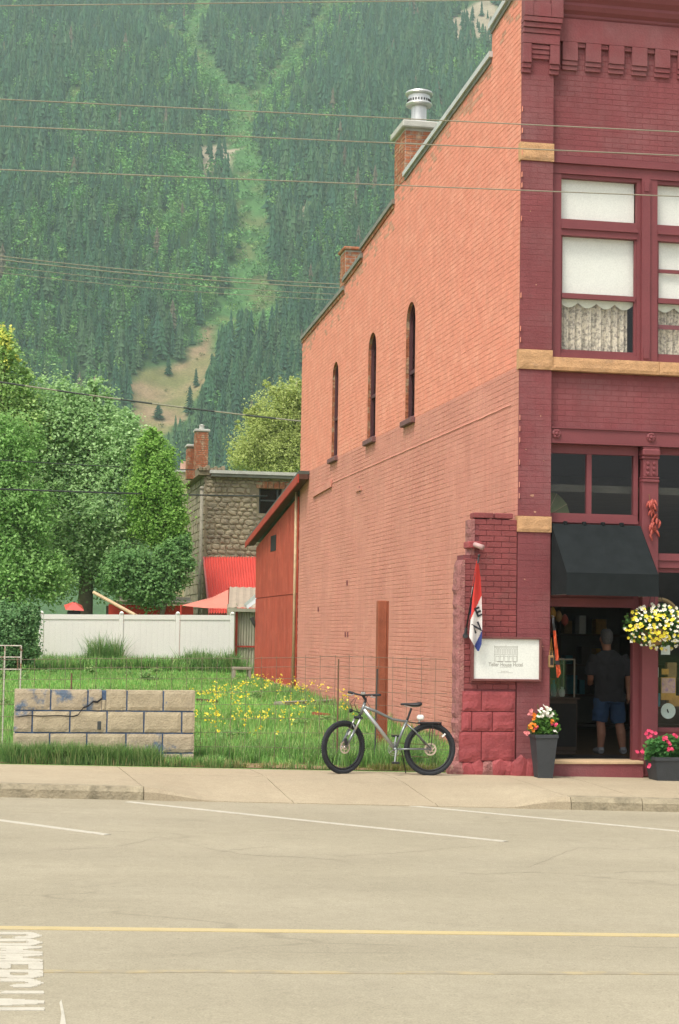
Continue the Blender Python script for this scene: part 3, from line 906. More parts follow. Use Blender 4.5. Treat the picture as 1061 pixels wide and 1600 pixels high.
mb = MB(); mb.box(XW - .02, XB + .01, 33.0, 33.5, 4.68, 4.74); mb.build('wall_scar', M['salmon_low'], bld)

# rest of the shell: back, right side, roof, floors
mb = MB()
mb.box(XW + .02, 14.2, 40.0, 40.19, -.4, 8.8)
mb.box(14.0, 14.25, YP + .26, 40.0, -.4, 9.0)
mb.build('rear_wall', M['oldbrick'], bld)
mb = MB(); mb.prism([(XW + .25, YP + .26, 10.0), (XW + .25, 40.0, 8.5), (XW + .25, 40.0, 8.6), (XW + .25, YP + .26, 10.1)], (6.9, 0, 0)); mb.build('roof', M['rooffelt'], bld)
mb = MB(); mb.box(XW + .02, 13.98, YP + .27, 39.9, 4.95, 5.25); mb.build('upper_floor', M['dark'], bld)
mb = MB(); mb.box(XW + .02, 13.98, YP - .02, 33.0, -.4, .196); mb.build('shop_floor', M['shopfloor'], bld)
mb = MB(); mb.box(XW + .1, 13.9, 31.0, 31.1, .2, 4.9); mb.box(XW + .1, XW + .2, YP + .3, 31.0, .2, 4.9); mb.box(XW + .22, 13.9, YP + .3, 31.0, 3.9, 4.0)
mb.build('shop_wall', M['shopwall'], bld)
mb = MB(); mb.box(XW + .1, 13.9, 26.4, 26.5, 5.26, 8.6); mb.build('upper_room_wall', M['shopwall'], bld)

# --- front wall masses
PX0, PX1 = XW, 7.31
mb = MB()
mb.box(XW + .001, PX1 - .008, YF + .008, YF + .03, -.4, 10.98)
mb.box(XW + .014, PX1 - .008, YF + .03, YP + .3, -.4, 10.98)
mb.box(PX1 - .01, 10.32, YP + .008, YP + .25, 8.55, 10.98)
mb.box(PX1 - .01, 10.32, YP + .008, YP + .25, 4.75, 5.53)
mb.box(10.32, 14.2, YP + .008, YP + .25, 3.2, 10.98)
mb.box(11.2, 14.2, YP + .008, YP + .25, -.4, 3.2)
mb.build('front_wall', M['maroon_mortar'], bld)
# singly built bricks: pilaster and the belt between the storeys
stones = [(8.43, 8.68), (5.53, 5.80), (3.30, 3.515)]
def in_stone(a, b, z0, z1): return any(z1 > s0 - .002 and z0 < s1 + .002 for s0, s1 in stones)
brick_cache = {}
def brick_part(xc, zc, wd, h, y, pr, parent, m, tagm):
    key = (round(wd, 3), round(h, 3), tagm, rng.randrange(3))
    if key not in brick_cache:
        mb = MB(); j = .003
        r = lambda: (rng.random() - .5) * j
        i = .005
        w2, h2 = wd / 2, h / 2
        mb.add([(-w2, .002, -h2), (w2, .002, -h2), (w2, .002, h2), (-w2, .002, h2),
                (-w2 + r(), -pr * .55, -h2 + r()), (w2 + r(), -pr * .55, -h2 + r()), (w2 + r(), -pr * .55, h2 + r()), (-w2 + r(), -pr * .55, h2 + r()),
                (-w2 + i + r(), -pr, -h2 + i + r()), (w2 - i + r(), -pr + r() * .5, -h2 + i + r()), (w2 - i + r(), -pr, h2 - i + r()), (-w2 + i + r(), -pr + r() * .5, h2 - i + r())],
               [(0, 1, 5, 4), (1, 2, 6, 5), (2, 3, 7, 6), (3, 0, 4, 7), (4, 5, 9, 8), (5, 6, 10, 9), (6, 7, 11, 10), (7, 4, 8, 11), (8, 9, 10, 11)])
        brick_cache[key] = mb.mesh('brick', m)
    return inst('brick', brick_cache[key], parent, (xc, y + (rng.random() - .5) * .002, zc), (0, 0, (rng.random() - .5) * .006))
cnt = 0
front = [(x, z, wd, h, YF + .008) for x, z, wd, h in courses(PX0 + .002, PX1 - .002, .0, 9.64, in_stone, bw=.233)] + \
        [(x, z, wd, h, YP + .008) for x, z, wd, h in courses(PX1 + .002, 10.3, 4.765, 5.52)] + \
        [(x, z, wd, h, YP + .008) for x, z, wd, h in courses(PX1 + .002, 10.3, 8.56, 10.49)] + \
        [(x, z, wd, h, YP + .008) for x, z, wd, h in courses(10.33, 13.9, 3.3, 10.49, off=.05)]
for x, z, wd, h, y in front:
    if cnt < 296 and x < 9.2 and (z < 5.6 or y < YP):
        brick_part(x, z, wd + .005, h + .005, y, .0016, bld, M['maroon'], 'front'); cnt += 1
    else:
        add_brick_y(x, z, wd + .004, h + .004, y, .0015 + rng.random() * .0008, 2)
bme = np_mesh('brickwork', np.array(bv), np.array(bf), [M['salmon'], M['salmon_low'], M['maroon'], M['salmon_worn']], matidx=bmi)
bo = link('brickwork', bme, bld); bo.location = -org(bld); tag(bo, kind='stuff')

for px, py, r in ((832, 774, .03), (845, 650, .012), (822, 702, .01), (838, 445, .01), (829, 330, .012), (850, 720, .008), (836, 800, .02), (820, 905, .012), (848, 1010, .01)):
    c_ = at(px, py, YF); mb = MB()
    mb.poly([(c_[0] + r * (.6 + .6 * rng.random()) * math.cos(a), YF + .0035, c_[2] + .7 * r * (.6 + .6 * rng.random()) * math.sin(a)) for a in np.linspace(0, 5.6, 8)])
    mb.build('paint_chip', M['salmon_worn'], bld)

# sandstone blocks and the sill band
def rough_block(x0, x1, y0, y1, z0, z1, m, name, parent, rough=.006, front_rough=True, seed=0):
    n, k = max(3, int((x1 - x0) / .05)), max(3, int((z1 - z0) / .04))
    vs = []
    for j in range(k + 1):
        for i in range(n + 1):
            x, z = x0 + (x1 - x0) * i / n, z0 + (z1 - z0) * j / k
            d = rough * (1 + mnoise.noise(Vector((x * 9, z * 9, seed)))) if 0 < i < n and 0 < j < k else 0
            if j < k * .4: d *= 1.6
            vs.append((x, y0 - d, z))
    q = n + 1
    fs = [(j * q + i, j * q + i + 1, (j + 1) * q + i + 1, (j + 1) * q + i) for j in range(k) for i in range(n)]
    b = len(vs)
    vs += [(x0, y1, z0), (x1, y1, z0), (x1, y1, z1), (x0, y1, z1)]
    fs += [tuple(range(0, q)) [::-1] + (b, b + 1), tuple(k * q + i for i in range(q)) + (b + 2, b + 3),
           tuple(j * q for j in range(k + 1)) + (b + 3, b), tuple(j * q + n for j in range(k, -1, -1)) + (b + 1, b + 2)]
    mb = MB(); mb.add(vs, fs)
    return mb.build(name, m, parent)
for i, (z0, z1) in enumerate(stones):
    rough_block(PX0 - .012, PX1 + .003, YF - .015, YF + .1, z0, z1, M['sandstone'], 'stone_block', bld, seed=i)
for i, (a, b) in enumerate(((7.316, 8.86), (8.866, 10.3))):
    rough_block(a, b, YP - .10, YP + .05, 5.535, 5.715, M['sandstone'], 'stone_block', bld, seed=9 + i)

# corbelled brick top of the pilaster
def corbel(x0, x1, z0, z1, y, pr, name='corbel'):
    mb = MB(); mb.bbox(x0, x1, y - pr, y + .05, z0, z1, .004)
    return mb.build(name, M['maroon'], bld)
P0, P1 = PX0 - .005, PX1 + .06
for s0, s1 in ((P0, P0 + .125), (P1 - .135, P1)):
    corbel(s0, s1 - .0, 9.655, 9.715, YF, .02); corbel(s0, s1, 9.72, 9.785, YF, .04); corbel(s0, s1, 9.79, 10.06, YF, .06)
for k_, z in enumerate((9.86, 9.925, 9.99)): corbel(P0 + .13, P1 - .14, z, z + .06, YF, .02 + .013 * k_)
corbel(P0, P1, 10.063, 10.20, YF, .063)
for k_, z in enumerate((10.205, 10.28, 10.355)): corbel(P0, P1 + .01 * k_, z, z + .068, YF, .075 + .02 * k_)
corbel(P0 + .005, P0 + .13, 10.43, 10.98, YF, .12); corbel(P1 - .14, P1 + .03, 10.43, 10.98, YF, .12); corbel(P0 + .133, P1 - .143, 10.43, 10.62, YF, .12); corbel(P0 + .133, P1 - .143, 10.625, 10.98, YF, .08)
# dentils: brick pendants with slots between them
x = 7.445
first = True
corbel(P1 + .003, 10.35, 10.165, 10.495, YP, .0555, 'frieze')
while x < 10.2:
    mb = MB()
    mb.bbox(x, x + .225, YP - .056, YP + .02, 9.90, 10.163, .004)
    mb.bbox(x, x + .225, YP - .040, YP + .02, 9.835, 9.897, .004)
    mb.bbox(x + .003, x + .222, YP - .023, YP + .02, 9.77, 9.832, .004)
    d = mb.build('dentil', M['maroon'], bld)
    mb = MB(); mb.bbox(x + .228, x + .338, YP - .034, YP + .02, 10.10, 10.163, .004); mb.build('slot_brick', M['maroon'], d)
    x += .341
# cornice mouldings and metal edge
mb = MB()
prof = [(.03, 10.50), (.05, 10.53), (.05, 10.56), (.10, 10.60), (.13, 10.66), (.13, 10.70), (.19, 10.76), (.22, 10.82), (.22, 10.87)]
mb.prism([(P1 + .04, YP + .02, 10.50)] + [(P1 + .04, YP - d, z) for d, z in prof] + [(P1 + .04, YP + .02, 10.87)], (10.3 - P1 + 3, 0, 0))
mb.build('cornice', M['maroon_trim'], bld)
mb = MB(); mb.box(P1 + .04, 14.2, YP - .25, YP + .3, 10.873, 10.93); mb.box(XW - .02, P1 + .04, YF - .15, YP + .3, 10.985, 11.03); mb.build('cornice_flashing', M['coping'], bld)

# upper windows
def upper_window(gx0, gx1, opened):
    """casing, panes; gx = glass left/right"""
    z0, zt0, zt1, zm, z1 = 5.80, 7.43, 7.68, 6.60, 8.25
    yg = YP + .055
    mb = MB()
    mb.box(gx0 - .135, gx0 - .02, YP - .01, YP + .10, 5.72, 8.30)
    mb.box(gx1 + .02, gx1 + .075, YP - .01 + .02, YP + .10, 5.72, 8.30)
    mb.box(gx0 - .02, gx1 + .02, YP + .01, YP + .10, 5.72, 5.80)
    mb.box(gx0 - .02, gx1 + .02, YP + .01, YP + .10, 8.25, 8.30)
    mb.box(gx0 - .02, gx1 + .02, YP - .005, YP + .10, 7.44, 7.53)     # transom bar
    mb.box(gx0 - .02, gx1 + .02, YP - .03, YP + .10, 7.53, 7.575)
    mb.box(gx0 - .02, gx1 + .02, YP + .00, YP + .10, 7.575, 7.67)
    win = mb.build('window', M['maroon_trim'], bld)
    mb = MB()
    s_ = .03
    for a, b, y in ((z0, zm + .0, yg), (zm, zt0 + .01, yg - .012)):
        mb.box(gx0 - .02, gx0 + s_ * .4, y - .02, y + .02, a, b); mb.box(gx1 - s_ * .4, gx1 + .02, y - .02, y + .02, a, b)
    mb.box(gx0, gx1, yg - .04, yg + .03, zm - .035, zm + .035)
    mb.box(gx0, gx1, yg - .015, yg + .02, z0, z0 + .05)
    if opened:
        mb.box(gx0, gx1, yg - .01, yg + .02, 7.0, 7.05); mb.box(gx0, gx1, yg + .022, yg + .045, 6.21, 6.27)
    mb.build('sash', M['maroon_trim'], win)
    for a, b in ((5.85, zm - .036), (zm + .036, 7.44), (7.671, 8.25)):
        mb = MB(); mb.quad((gx0 + .012, yg, a), (gx1 - .012, yg, a), (gx1 - .012, yg, b), (gx0 + .012, yg, b)); mb.build('pane', M['glass'], win)
    return win
upper_window(7.475, 8.55, False); upper_window(8.885, 9.965, True)
for a, b in ((8.63, 8.745),):
    mb = MB(); mb.box(8.627, 8.748, YP - .04, YP + .12, 5.72, 8.30); mb.box(8.655, 8.72, YP - .055, YP - .04, 8.12, 8.25); mb.box(8.65, 8.725, YP - .055, YP - .04, 5.76, 5.90)
    mb.build('mullion', M['maroon_trim'], bld)
mb = MB(); mb.box(10.042, 10.318, YP - .04, YP + .12, 5.72, 8.30); mb.build('mullion', M['maroon_trim'], bld)
mb = MB(); mb.box(7.315, 10.318, YP - .02, YP + .12, 8.303, 8.44); mb.box(7.315, 10.318, YP - .06, YP + .05, 8.442, 8.50); mb.box(7.315, 10.318, YP - .035, YP + .05, 8.502, 8.55)
mb.build('window_head', M['maroon_trim'], bld)
mb = MB(); mb.box(7.316, 7.338, YP - .012, YP + .12, 5.72, 8.30); mb.build('window_jamb', M['maroon_trim'], bld)

# lintel beam with rosettes
mb = MB(); mb.box(PX1 + .003, 11.2, YP - .055, YP + .2, 4.555, 4.735); mb.box(PX1 + .003, 11.2, YP - .075, YP + .05, 4.737, 4.758); mb.box(PX1 + .003, 11.2, YP - .07, YP + .05, 4.535, 4.553)
lintel = mb.build('lintel', M['maroon_trim'], bld)
for xr in (7.392, 8.76, 10.13):
    mb = MB(); mb.lathe([(.065, 0), (.065, -.012), (.045, -.028), (.03, -.022), (.018, -.04), (0, -.045)], (xr, YP - .055, 4.66), 14, 'y')
    for a in range(6): mb.lathe([(.022, 0), (.018, -.02), (0, -.028)], (xr + .045 * math.cos(a * 1.047), YP - .06, 4.66 + .045 * math.sin(a * 1.047)), 8, 'y')
    mb.build('rosette', M['maroon_trim'], lintel)

# transom window over the door
YS = YP + .10
mb = MB()
mb.box(7.31, 8.62, YS - .04, YS + .05, 4.41, 4.534); mb.box(7.313, 8.62, YS - .03, YS + .05, 3.50, 3.585); mb.box(7.313, 8.62, YS - .06, YS + .05, 3.455, 3.498)
mb.box(7.875, 7.945, YS - .03, YS + .04, 3.586, 4.408); mb.box(8.555, 8.62, YS - .035, YS + .05, 3.586, 4.408); mb.box(7.313, 7.33, YS - .03, YS + .04, 3.586, 4.408)
tw = mb.build('transom_window', M['maroon_trim'], bld)
for a, b in ((7.332, 7.873), (7.947, 8.553)):
    mb = MB(); mb.quad((a, YS, 3.588), (b, YS, 3.588), (b, YS, 4.406), (a, YS, 4.406)); mb.build('pane', M['glass_shop'], tw)
# iron column with ornamental capital
mb = MB()
mb.bbox(8.65, 8.885, YP - .03, YP + .12, .02, 4.10, .008)
mb.bbox(8.645, 8.89, YP - .05, YP + .12, 4.04, 4.075, .006); mb.bbox(8.645, 8.89, YP - .045, YP + .12, 4.09, 4.115, .006)
mb.bbox(8.66, 8.875, YP - .04, YP + .12, 4.118, 4.36, .006)
mb.bbox(8.645, 8.89, YP - .06, YP + .12, 4.362, 4.40, .008); mb.bbox(8.638, 8.897, YP - .085, YP + .12, 4.40, 4.50, .02); mb.bbox(8.645, 8.89, YP - .06, YP + .12, 4.50, 4.533, .006)
for k_ in range(3):
    for s_ in (-1, 1): mb.lathe([(.03, 0), (.024, -.014), (0, -.02)], (8.768 + s_ * .045, YP - .04, 4.16 + .07 * k_), 8, 'y')
mb.bbox(8.63, 8.905, YP - .05, YP + .12, .0, .25, .01)
mb.build('column', M['maroon_trim'], bld)
# door surround
mb = MB()
mb.box(7.313, 7.365, YS - .03, YS + .06, .2, 3.453); mb.box(8.56, 8.648, YS - .02, YS + .08, .2, 3.453)
mb.box(7.367, 8.558, YS - .02, YS + .06, 2.30, 2.42); mb.box(7.367, 8.558, YS, YS + .05, 2.424, 3.453)
mb.build('door_frame', M['maroon_trim'], bld)
mb = MB(); mb.box(7.315, 8.648, YP - .10, YP + .3, -.05, .172); mb.build('threshold_step', M['maroon'], bld)
mb = MB(); mb.bbox(7.315, 8.648, YP - .12, YP + .3, .173, .215, .006); mb.build('threshold', M['palewood'], bld)
# shop window bay
mb = MB()
mb.box(8.888, 11.2, YS - .03, YS + .06, 2.80, 2.86); mb.box(8.888, 11.2, YS - .07, YS + .06, 2.862, 2.96); mb.box(8.888, 11.2, YS - .09, YS + .06, 2.962, 3.06)
mb.box(8.888, 11.2, YS - .06, YS + .06, .60, .66); mb.box(8.888, 11.2, YS - .03, YS + .06, -.2, .598); mb.box(8.888, 8.925, YS - .03, YS + .05, .662, 2.798)
mb.box(8.888, 11.2, YS - .03, YS + .06, 4.44, 4.534); mb.box(11.1, 11.2, YS - .03, YS + .06, .662, 4.438)
for a in range(4): mb.box(9.0 + a * .55, 9.46 + a * .55, YS - .045, YS - .03, .08, .5)
sw_ = mb.build('shop_window', M['maroon_trim'], bld)
for z0, z1 in ((.662, 2.798), (3.062, 4.438)):
    mb = MB(); mb.quad((8.927, YS, z0), (11.098, YS, z0), (11.098, YS, z1), (8.927, YS, z1)); mb.build('pane', M['glass_shop'], sw_)

# ------------------------------------------------------------------ torn wall remnant beside the front
YR = 22.516
rem = thing('wall_remnant', 'torn maroon brick and stone wall stub carrying the white sign', 'wall', (6.4, YR, .05))
RX0, RX1, RX2 = 6.0, 6.20, XW - .004      # left end low part, left end of tall part, right end
ZL, ZH = 3.00, 3.46
mb = MB(); mb.cur = 0
mb.box(RX0 + .09, RX2, YR + .012, YR + .34, -.2, ZL - .03); mb.box(RX1 + .03, RX2, YR + .012, YR + .34, ZL - .03, ZH)
mb.build('core', M['maroon_mortar'], rem)
def in_rem(a, b, z0, z1): return (z1 > ZL and a < RX1 - .01)
for x, z, wd, h in courses(RX0 + .085, RX2, 1.165, ZH + .01, in_rem, bw=.215, bh=.0765):
    brick_part(x, z, wd + .003, h + .003, YR + .012, .007 + .004 * rng.random(), rem, M['stub_brick'], 'rem')
for x, wd in ((6.36, .27), (6.65, .25)):
    mb = MB(); mb.bbox(x - wd / 2, x + wd / 2, YR - .01, YR + .2, ZH + .012, ZH + .085, .008); mb.build('top_brick', M['stub_brick'], rem)
mb = MB(); mb.bbox(6.14, 6.33, YR - .06, YR + .2, 3.06, 3.15, .01); mb.build('loose_brick', M['stub_stone'], rem)
# ragged broken end
mb = MB(); n = 46; vs = []
for i in range(n + 1):
    z = -.15 + (ZL + .05) * i / n
    r1, r2 = mnoise.noise(Vector((z * 6, 1, 0))), mnoise.noise(Vector((z * 11, 7, 0)))
    x = RX0 + .015 + .02 * r1 + .018 * r2
    if z < .35: x -= .10 * (1 - z / .35)
    if z > ZL - .25: x += .12 * ((z - ZL + .25) / .25) ** 2
    vs += [(RX0 + .11, YR - .006, z), (x + .03, YR - .004 - .015 * r2, z), (x, YR + .05 + .02 * r1, z), (x - .01 + .02 * r2, YR + .2, z), (x + .02, YR + .33, z), (RX0 + .15, YR + .34, z)]
mb.add(vs, [(i * 6 + j, i * 6 + j + 1, i * 6 + j + 7, i * 6 + j + 6) for i in range(n) for j in range(5)] + [tuple(n * 6 + j for j in range(6))])
mb.build('broken_end', M['stub_end'], rem)
mb = MB(); n = 8; vs = []
for i in range(n + 1):
    z = ZL - .03 + (ZH - ZL + .02) * i / n
    r1 = mnoise.noise(Vector((z * 13, 3, 0)))
    vs += [(RX1 + .04, YR - .004, z), (RX1 - .01 + .02 * r1, YR + .0 - .01 * r1, z), (RX1 - .03 + .03 * r1, YR + .1, z), (RX1 + .0, YR + .33, z)]
mb.add(vs, [(i * 4 + j, i * 4 + j + 1, i * 4 + j + 5, i * 4 + j + 4) for i in range(n) for j in range(3)] + [tuple(n * 4 + j for j in range(4))])
mb.build('broken_end', M['stub_end'], rem)
# painted stone blocks at the foot
for a, b, z0, z1, m in ((6.09, 6.345, .875, 1.14, 's'), (6.355, RX2 - .02, .875, 1.14, 's'), (6.08, 6.215, .61, .865, 's'), (6.225, 6.50, .61, .865, 's'), (6.51, RX2 - .02, .61, .865, 's'),
                      (6.05, 6.35, .20, .60, 's'), (6.36, RX2 - .02, .22, .60, 's')):
    rough_block(a, b, YR - .025, YR + .1, z0, z1, M['stub_stone'], 'stone_block', rem, rough=.008, seed=a * 3 + z0)
# rubble plinth at ground level
for i in range(9):
    xc = 6.02 + .145 * i; zc = .06 + .05 * rng.random()
    bm = bmesh.new(); bmesh.ops.create_icosphere(bm, subdivisions=2, radius=1)
    sx, sy, sz = .11 + .04 * rng.random(), .05 + .02 * rng.random(), .11 + .05 * rng.random()
    if i in (6, 7, 8): sz += .08
    for v in bm.verts:
        d = 1 + .28 * mnoise.noise(v.co * 1.8 + Vector((i * 7, 0, 0)))
        v.co = Vector((v.co.x * sx * d, v.co.y * sy * d, v.co.z * sz * d))
    mb = MB(); bm.verts.index_update(); mb.add([(v.co.x + xc, v.co.y + YR + .0 - (.08 if i > 5 else 0), v.co.z + zc) for v in bm.verts], [[v.index for v in f.verts] for f in bm.faces]); bm.free()
    mb.build('plinth_stone', M['stub_stone'] if i > 5 or i % 3 else M['stub_end'], rem)

# ------------------------------------------------------------------ awning
aw = thing('awning', 'black canvas door awning with straight valance over the shop doorway', 'awning', (7.95, YP, 3.4))
A0, A1, YA, ZA0, ZA1, ZA2 = 7.33, 8.615, 21.88, 3.43, 2.735, 2.45
mb = MB(); n, m_ = 12, 8; vs = []
for j in range(m_ + 1):
    for i in range(n + 1):
        t = j / m_; u_ = i / n
        sag = -.018 * math.sin(math.pi * t) * (1 + .3 * math.cos(2 * math.pi * u_ * 3))
        vs.append((A0 + (A1 - A0) * u_, YP - .05 + (YA - YP + .05) * t, ZA0 + (ZA1 - ZA0) * t + sag))
k = n + 1
mb.add(vs, [(j * k + i, j * k + i + 1, (j + 1) * k + i + 1, (j + 1) * k + i) for j in range(m_) for i in range(n)])
for x in (A0, A1):
    mb.poly([(x, YP - .05, ZA0), (x, YA, ZA1), (x, YA, ZA2), (x, YP - .05, ZA2)])
mb.build('canopy', M['awning'], aw)
mb = MB(); mb.box(A0 - .002, A1 + .002, YA - .006, YA - .002, ZA2 - .01, ZA1 + .004); mb.build('valance', M['awning'], aw)
mb = MB(); mb.tube([(A0 + .01, YA + .012, ZA2 + .01), (A1 - .01, YA + .012, ZA2 + .01)], .012); 
for x in (A0 + .015, A1 - .015): mb.tube([(x, YP - .03, ZA2 + .01), (x, YA + .01, ZA2 + .01)], .012); mb.tube([(x, YP - .04, ZA0 - .03), (x, YA + .015, ZA1 - .03)], .012)
mb.build('frame', M['galv'], aw)
for i in range(4):
    x = A0 + .2 + .27 * i
    mb = MB(); mb.bbox(x - .025, x + .025, YP - .075, YP - .02, ZA0 - .02, ZA0 + .035, .006); mb.build('clip', M['awning'], aw)

# ------------------------------------------------------------------ sign board
sg = thing('sign_board', 'white framed signboard with grey line drawing on the torn wall', 'sign', (6.68, YR - .03, 1.58))
SX0, SX1, SZ0, SZ1 = 6.225, 7.14, 1.31, 1.845
SY = YF - .045
mb = MB()
for a, b, c, d in ((SX0 - .03, SX1 + .03, SZ1, SZ1 + .03), (SX0 - .03, SX1 + .03, SZ0 - .03, SZ0), (SX0 - .03, SX0, SZ0, SZ1), (SX1, SX1 + .03, SZ0, SZ1)): mb.bbox(a, b, SY - .03, SY + .045, c, d, .004)
mb.build('frame', M['signframe'], sg)
mb = MB(); mb.box(SX0 - .005, SX1 + .005, SY, SY + .02, SZ0 - .005, SZ1 + .005); mb.build('panel', M['signwhite'], sg)
mb = MB(); mb.box(SX0 - .01, SX1 + .01, SY + .022, SY + .11, SZ0 + .05, SZ1 - .05); mb.build('batten', M['signframe'], sg)
mb = MB()
def L(x0, z0, x1, z1, t=.0022):
    """ink line on the sign"""
    a, b = Vector((x0, 0, z0)), Vector((x1, 0, z1)); d = (b - a).normalized(); q = Vector((-d.z, 0, d.x)) * t
    mb.quad(*[(v.x, SY - .0015, v.z) for v in (a - q, b - q, b + q, a + q)])
bx0, bx1, bz0, bz1 = 6.515, 6.835, 1.545, 1.745
for z in (bz0, bz0 + .09, bz1 - .015, bz1): L(bx0, z, bx1, z)
for x in (bx0, bx1): L(x, bz0, x, bz1 + .012)
for i in range(9):
    x = bx0 + .02 + i * .034
    L(x, bz0 + .10, x, bz1 - .03); L(x + .02, bz0 + .10, x + .02, bz1 - .03); L(x, bz1 - .03, x + .02, bz1 - .03)
for i in range(5):
    x = bx0 + .02 + i * .062; L(x, bz0 + .005, x, bz0 + .08); L(x + .045, bz0 + .005, x + .045, bz0 + .08); L(x, bz0 + .065, x + .045, bz0 + .065)
for a, b in ((bx0 + .04, bx0 + .12), (bx0 + .15, bx0 + .23), (bx0 + .26, bx0 + .31)): L(a, bz0 - .006, b, bz0 - .006, .004)
L(.5 * (bx0 + bx1), bz1, .5 * (bx0 + bx1), bz1 + .02)
mb.build('line_drawing', M['ink'], sg)
fit_text('Teller House Hotel', 'lettering', M['ink'], sg, lambda u, v: (6.435 + u * .475, SY - .0015, 1.478 + v * .05), bold=.012)
mb = MB()
for z, a, b in ((1.468, 6.60, 6.75), (1.412, 6.61, 6.72), (1.394, 6.565, 6.775)):
    x = a
    while x < b:
        ww = .004 + .01 * rng.random(); L(x, z, min(x + ww, b), z, .003); x += ww + .005
mb.build('small_print', M['ink'], sg)

# ------------------------------------------------------------------ OPEN flag on its pole, spotlight above it
fl = thing('open_flag', 'red, white and blue OPEN flag drooping from a slanted black pole', 'flag', (6.12, YR, 1.9))
pb, pt = at(727, 992, 22.50), at(748.5, 868, 22.12)
mb = MB(); mb.tube([pb, pt], .011, 10); mb.lathe([(.0, -.02), (.017, -.012), (.02, 0), (.017, .012), (0, .02)], tuple(pt), 10); mb.build('pole', M['black'], fl, smooth=True)
mb = MB(); mb.lathe([(.035, .0), (.035, .025), (.018, .03)], (pb[0], YR - .035, pb[2] - .01), 14, 'y'); mb.tube([(pb[0], YR - .01, pb[2] - .02), tuple(Vector(pb) + (Vector(pt) - Vector(pb)) * .09)], .019, 10)
mb.build('bracket', M['planter'], fl)
# the cloth in flag coordinates: s down the visible face 0..1, q across 0..1
left = [(744.5, 880), (742, 905), (738, 935), (735.5, 967), (733, 995)]
right = [(748.5, 884), (751.2, 905), (752.6, 935), (753.4, 967), (753.4, 986)]
tipl, tipr, tip = (742, 1010.5), (752.3, 1008), (746.5, 1017)
def flag_y(px, py):
    """depth of the folded cloth: it hangs below the pole and swings back to the wall"""
    t = (py - 868) / 150.0
    return 22.14 + .22 * t + .028 * math.sin((px - 733) * .42 + t * 3)
def FP(px, py, o=0): return tuple(at(px, py, flag_y(px, py) - o))
outl = left + [tipl, tip, tipr] + right[::-1]
n, m_ = 24, 110
def lerp(ps, y):
    for a, b in zip(ps[:-1], ps[1:]):
        if a[1] <= y <= b[1]: return a[0] + (b[0] - a[0]) * (y - a[1]) / (b[1] - a[1])
    return ps[0][0] if y < ps[0][1] else ps[-1][0]
Lp = left + [(742, 1010.5), (746, 1017.5)]; Rp = right + [(752.6, 1006), (748.5, 1017.5)]
mb = MB(); vs = []; cells = []
for j in range(m_ + 1):
    y = 880 + (1017.3 - 880) * j / m_
    a, b = lerp(Lp, y), lerp(Rp, y)
    for i in range(n + 1):
        px = a + (b - a) * i / n
        vs.append((px, y))
for j in range(m_):
    for i in range(n):
        ids = (j * (n + 1) + i, j * (n + 1) + i + 1, (j + 1) * (n + 1) + i + 1, (j + 1) * (n + 1) + i)
        px = sum(vs[q][0] for q in ids) / 4; py = sum(vs[q][1] for q in ids) / 4
        red = py < 968 - (px - 735.5) * 2.2
        blue = py > 1008 - (px - 742) * 2.05
        cells.append((ids, 0 if red else (2 if blue else 1)))
mb.v = [FP(*p) for p in vs]; mb.f = [c[0] for c in cells]; mb.m = [c[1] for c in cells]
cl = mb.build('cloth', [M['flag_red'], M['flag_white'], M['flag_blue']], fl, smooth=True)
# the narrow fold on the far side of the pole
mb = MB()
fold = [(744.3, 876), (741.2, 895), (738, 917), (735, 940), (733, 960)]
for k_ in range(4):
    (x0, y0), (x1, y1) = fold[k_], fold[k_ + 1]
    mb.cur = (0, 0, 1, 2)[k_]
    mb.quad(tuple(at(x0, y0, 22.2 + .05 * k_)), tuple(at(x0 + 3.5, y0 + 1, 22.19 + .05 * k_)), tuple(at(x1 + 3.0, y1, 22.24 + .05 * k_)), tuple(at(x1, y1 - 1, 22.25 + .05 * k_)))
mb.build('cloth_fold', [M['flag_red'], M['flag_white'], M['flag_blue']], fl)
def flag_letter(ch, x0, y0, wd, ht, tilt, sh):
    def mp(u, v):
        dx, dy = (u - .5) * wd, (.5 - v) * ht
        c, s_ = math.cos(tilt), math.sin(tilt)
        return FP(min(x0 + dx * c - dy * s_ + sh * dy, 753.2), y0 + dx * s_ + dy * c, .006)
    return fit_text(ch, 'letter', M['ink_dark'], cl, mp, bold=.03)
flag_letter('E', 747.6, 956, 9.0, 15, -.42, 0)
flag_letter('N', 745.0, 980.5, 12.5, 15.5, -.42, 0)

sp = thing('spotlight', 'small pinkish white spotlight above the flag', 'lamp', (6.24, YR - .05, 3.1))
mb = MB(); mb.tube([at(741.5, 850.5, 22.42), at(754.5, 855.5, 22.30)], [.032, .036], 14); mb.build('head', mat('pinkish_enamel', (.52, .33, .31), .5), sp, smooth=True)
mb = MB(); mb.tube([at(739, 855, 22.56), at(741.5, 851.5, 22.45)], .018, 10); mb.build('mount', M['stub_stone'], sp)

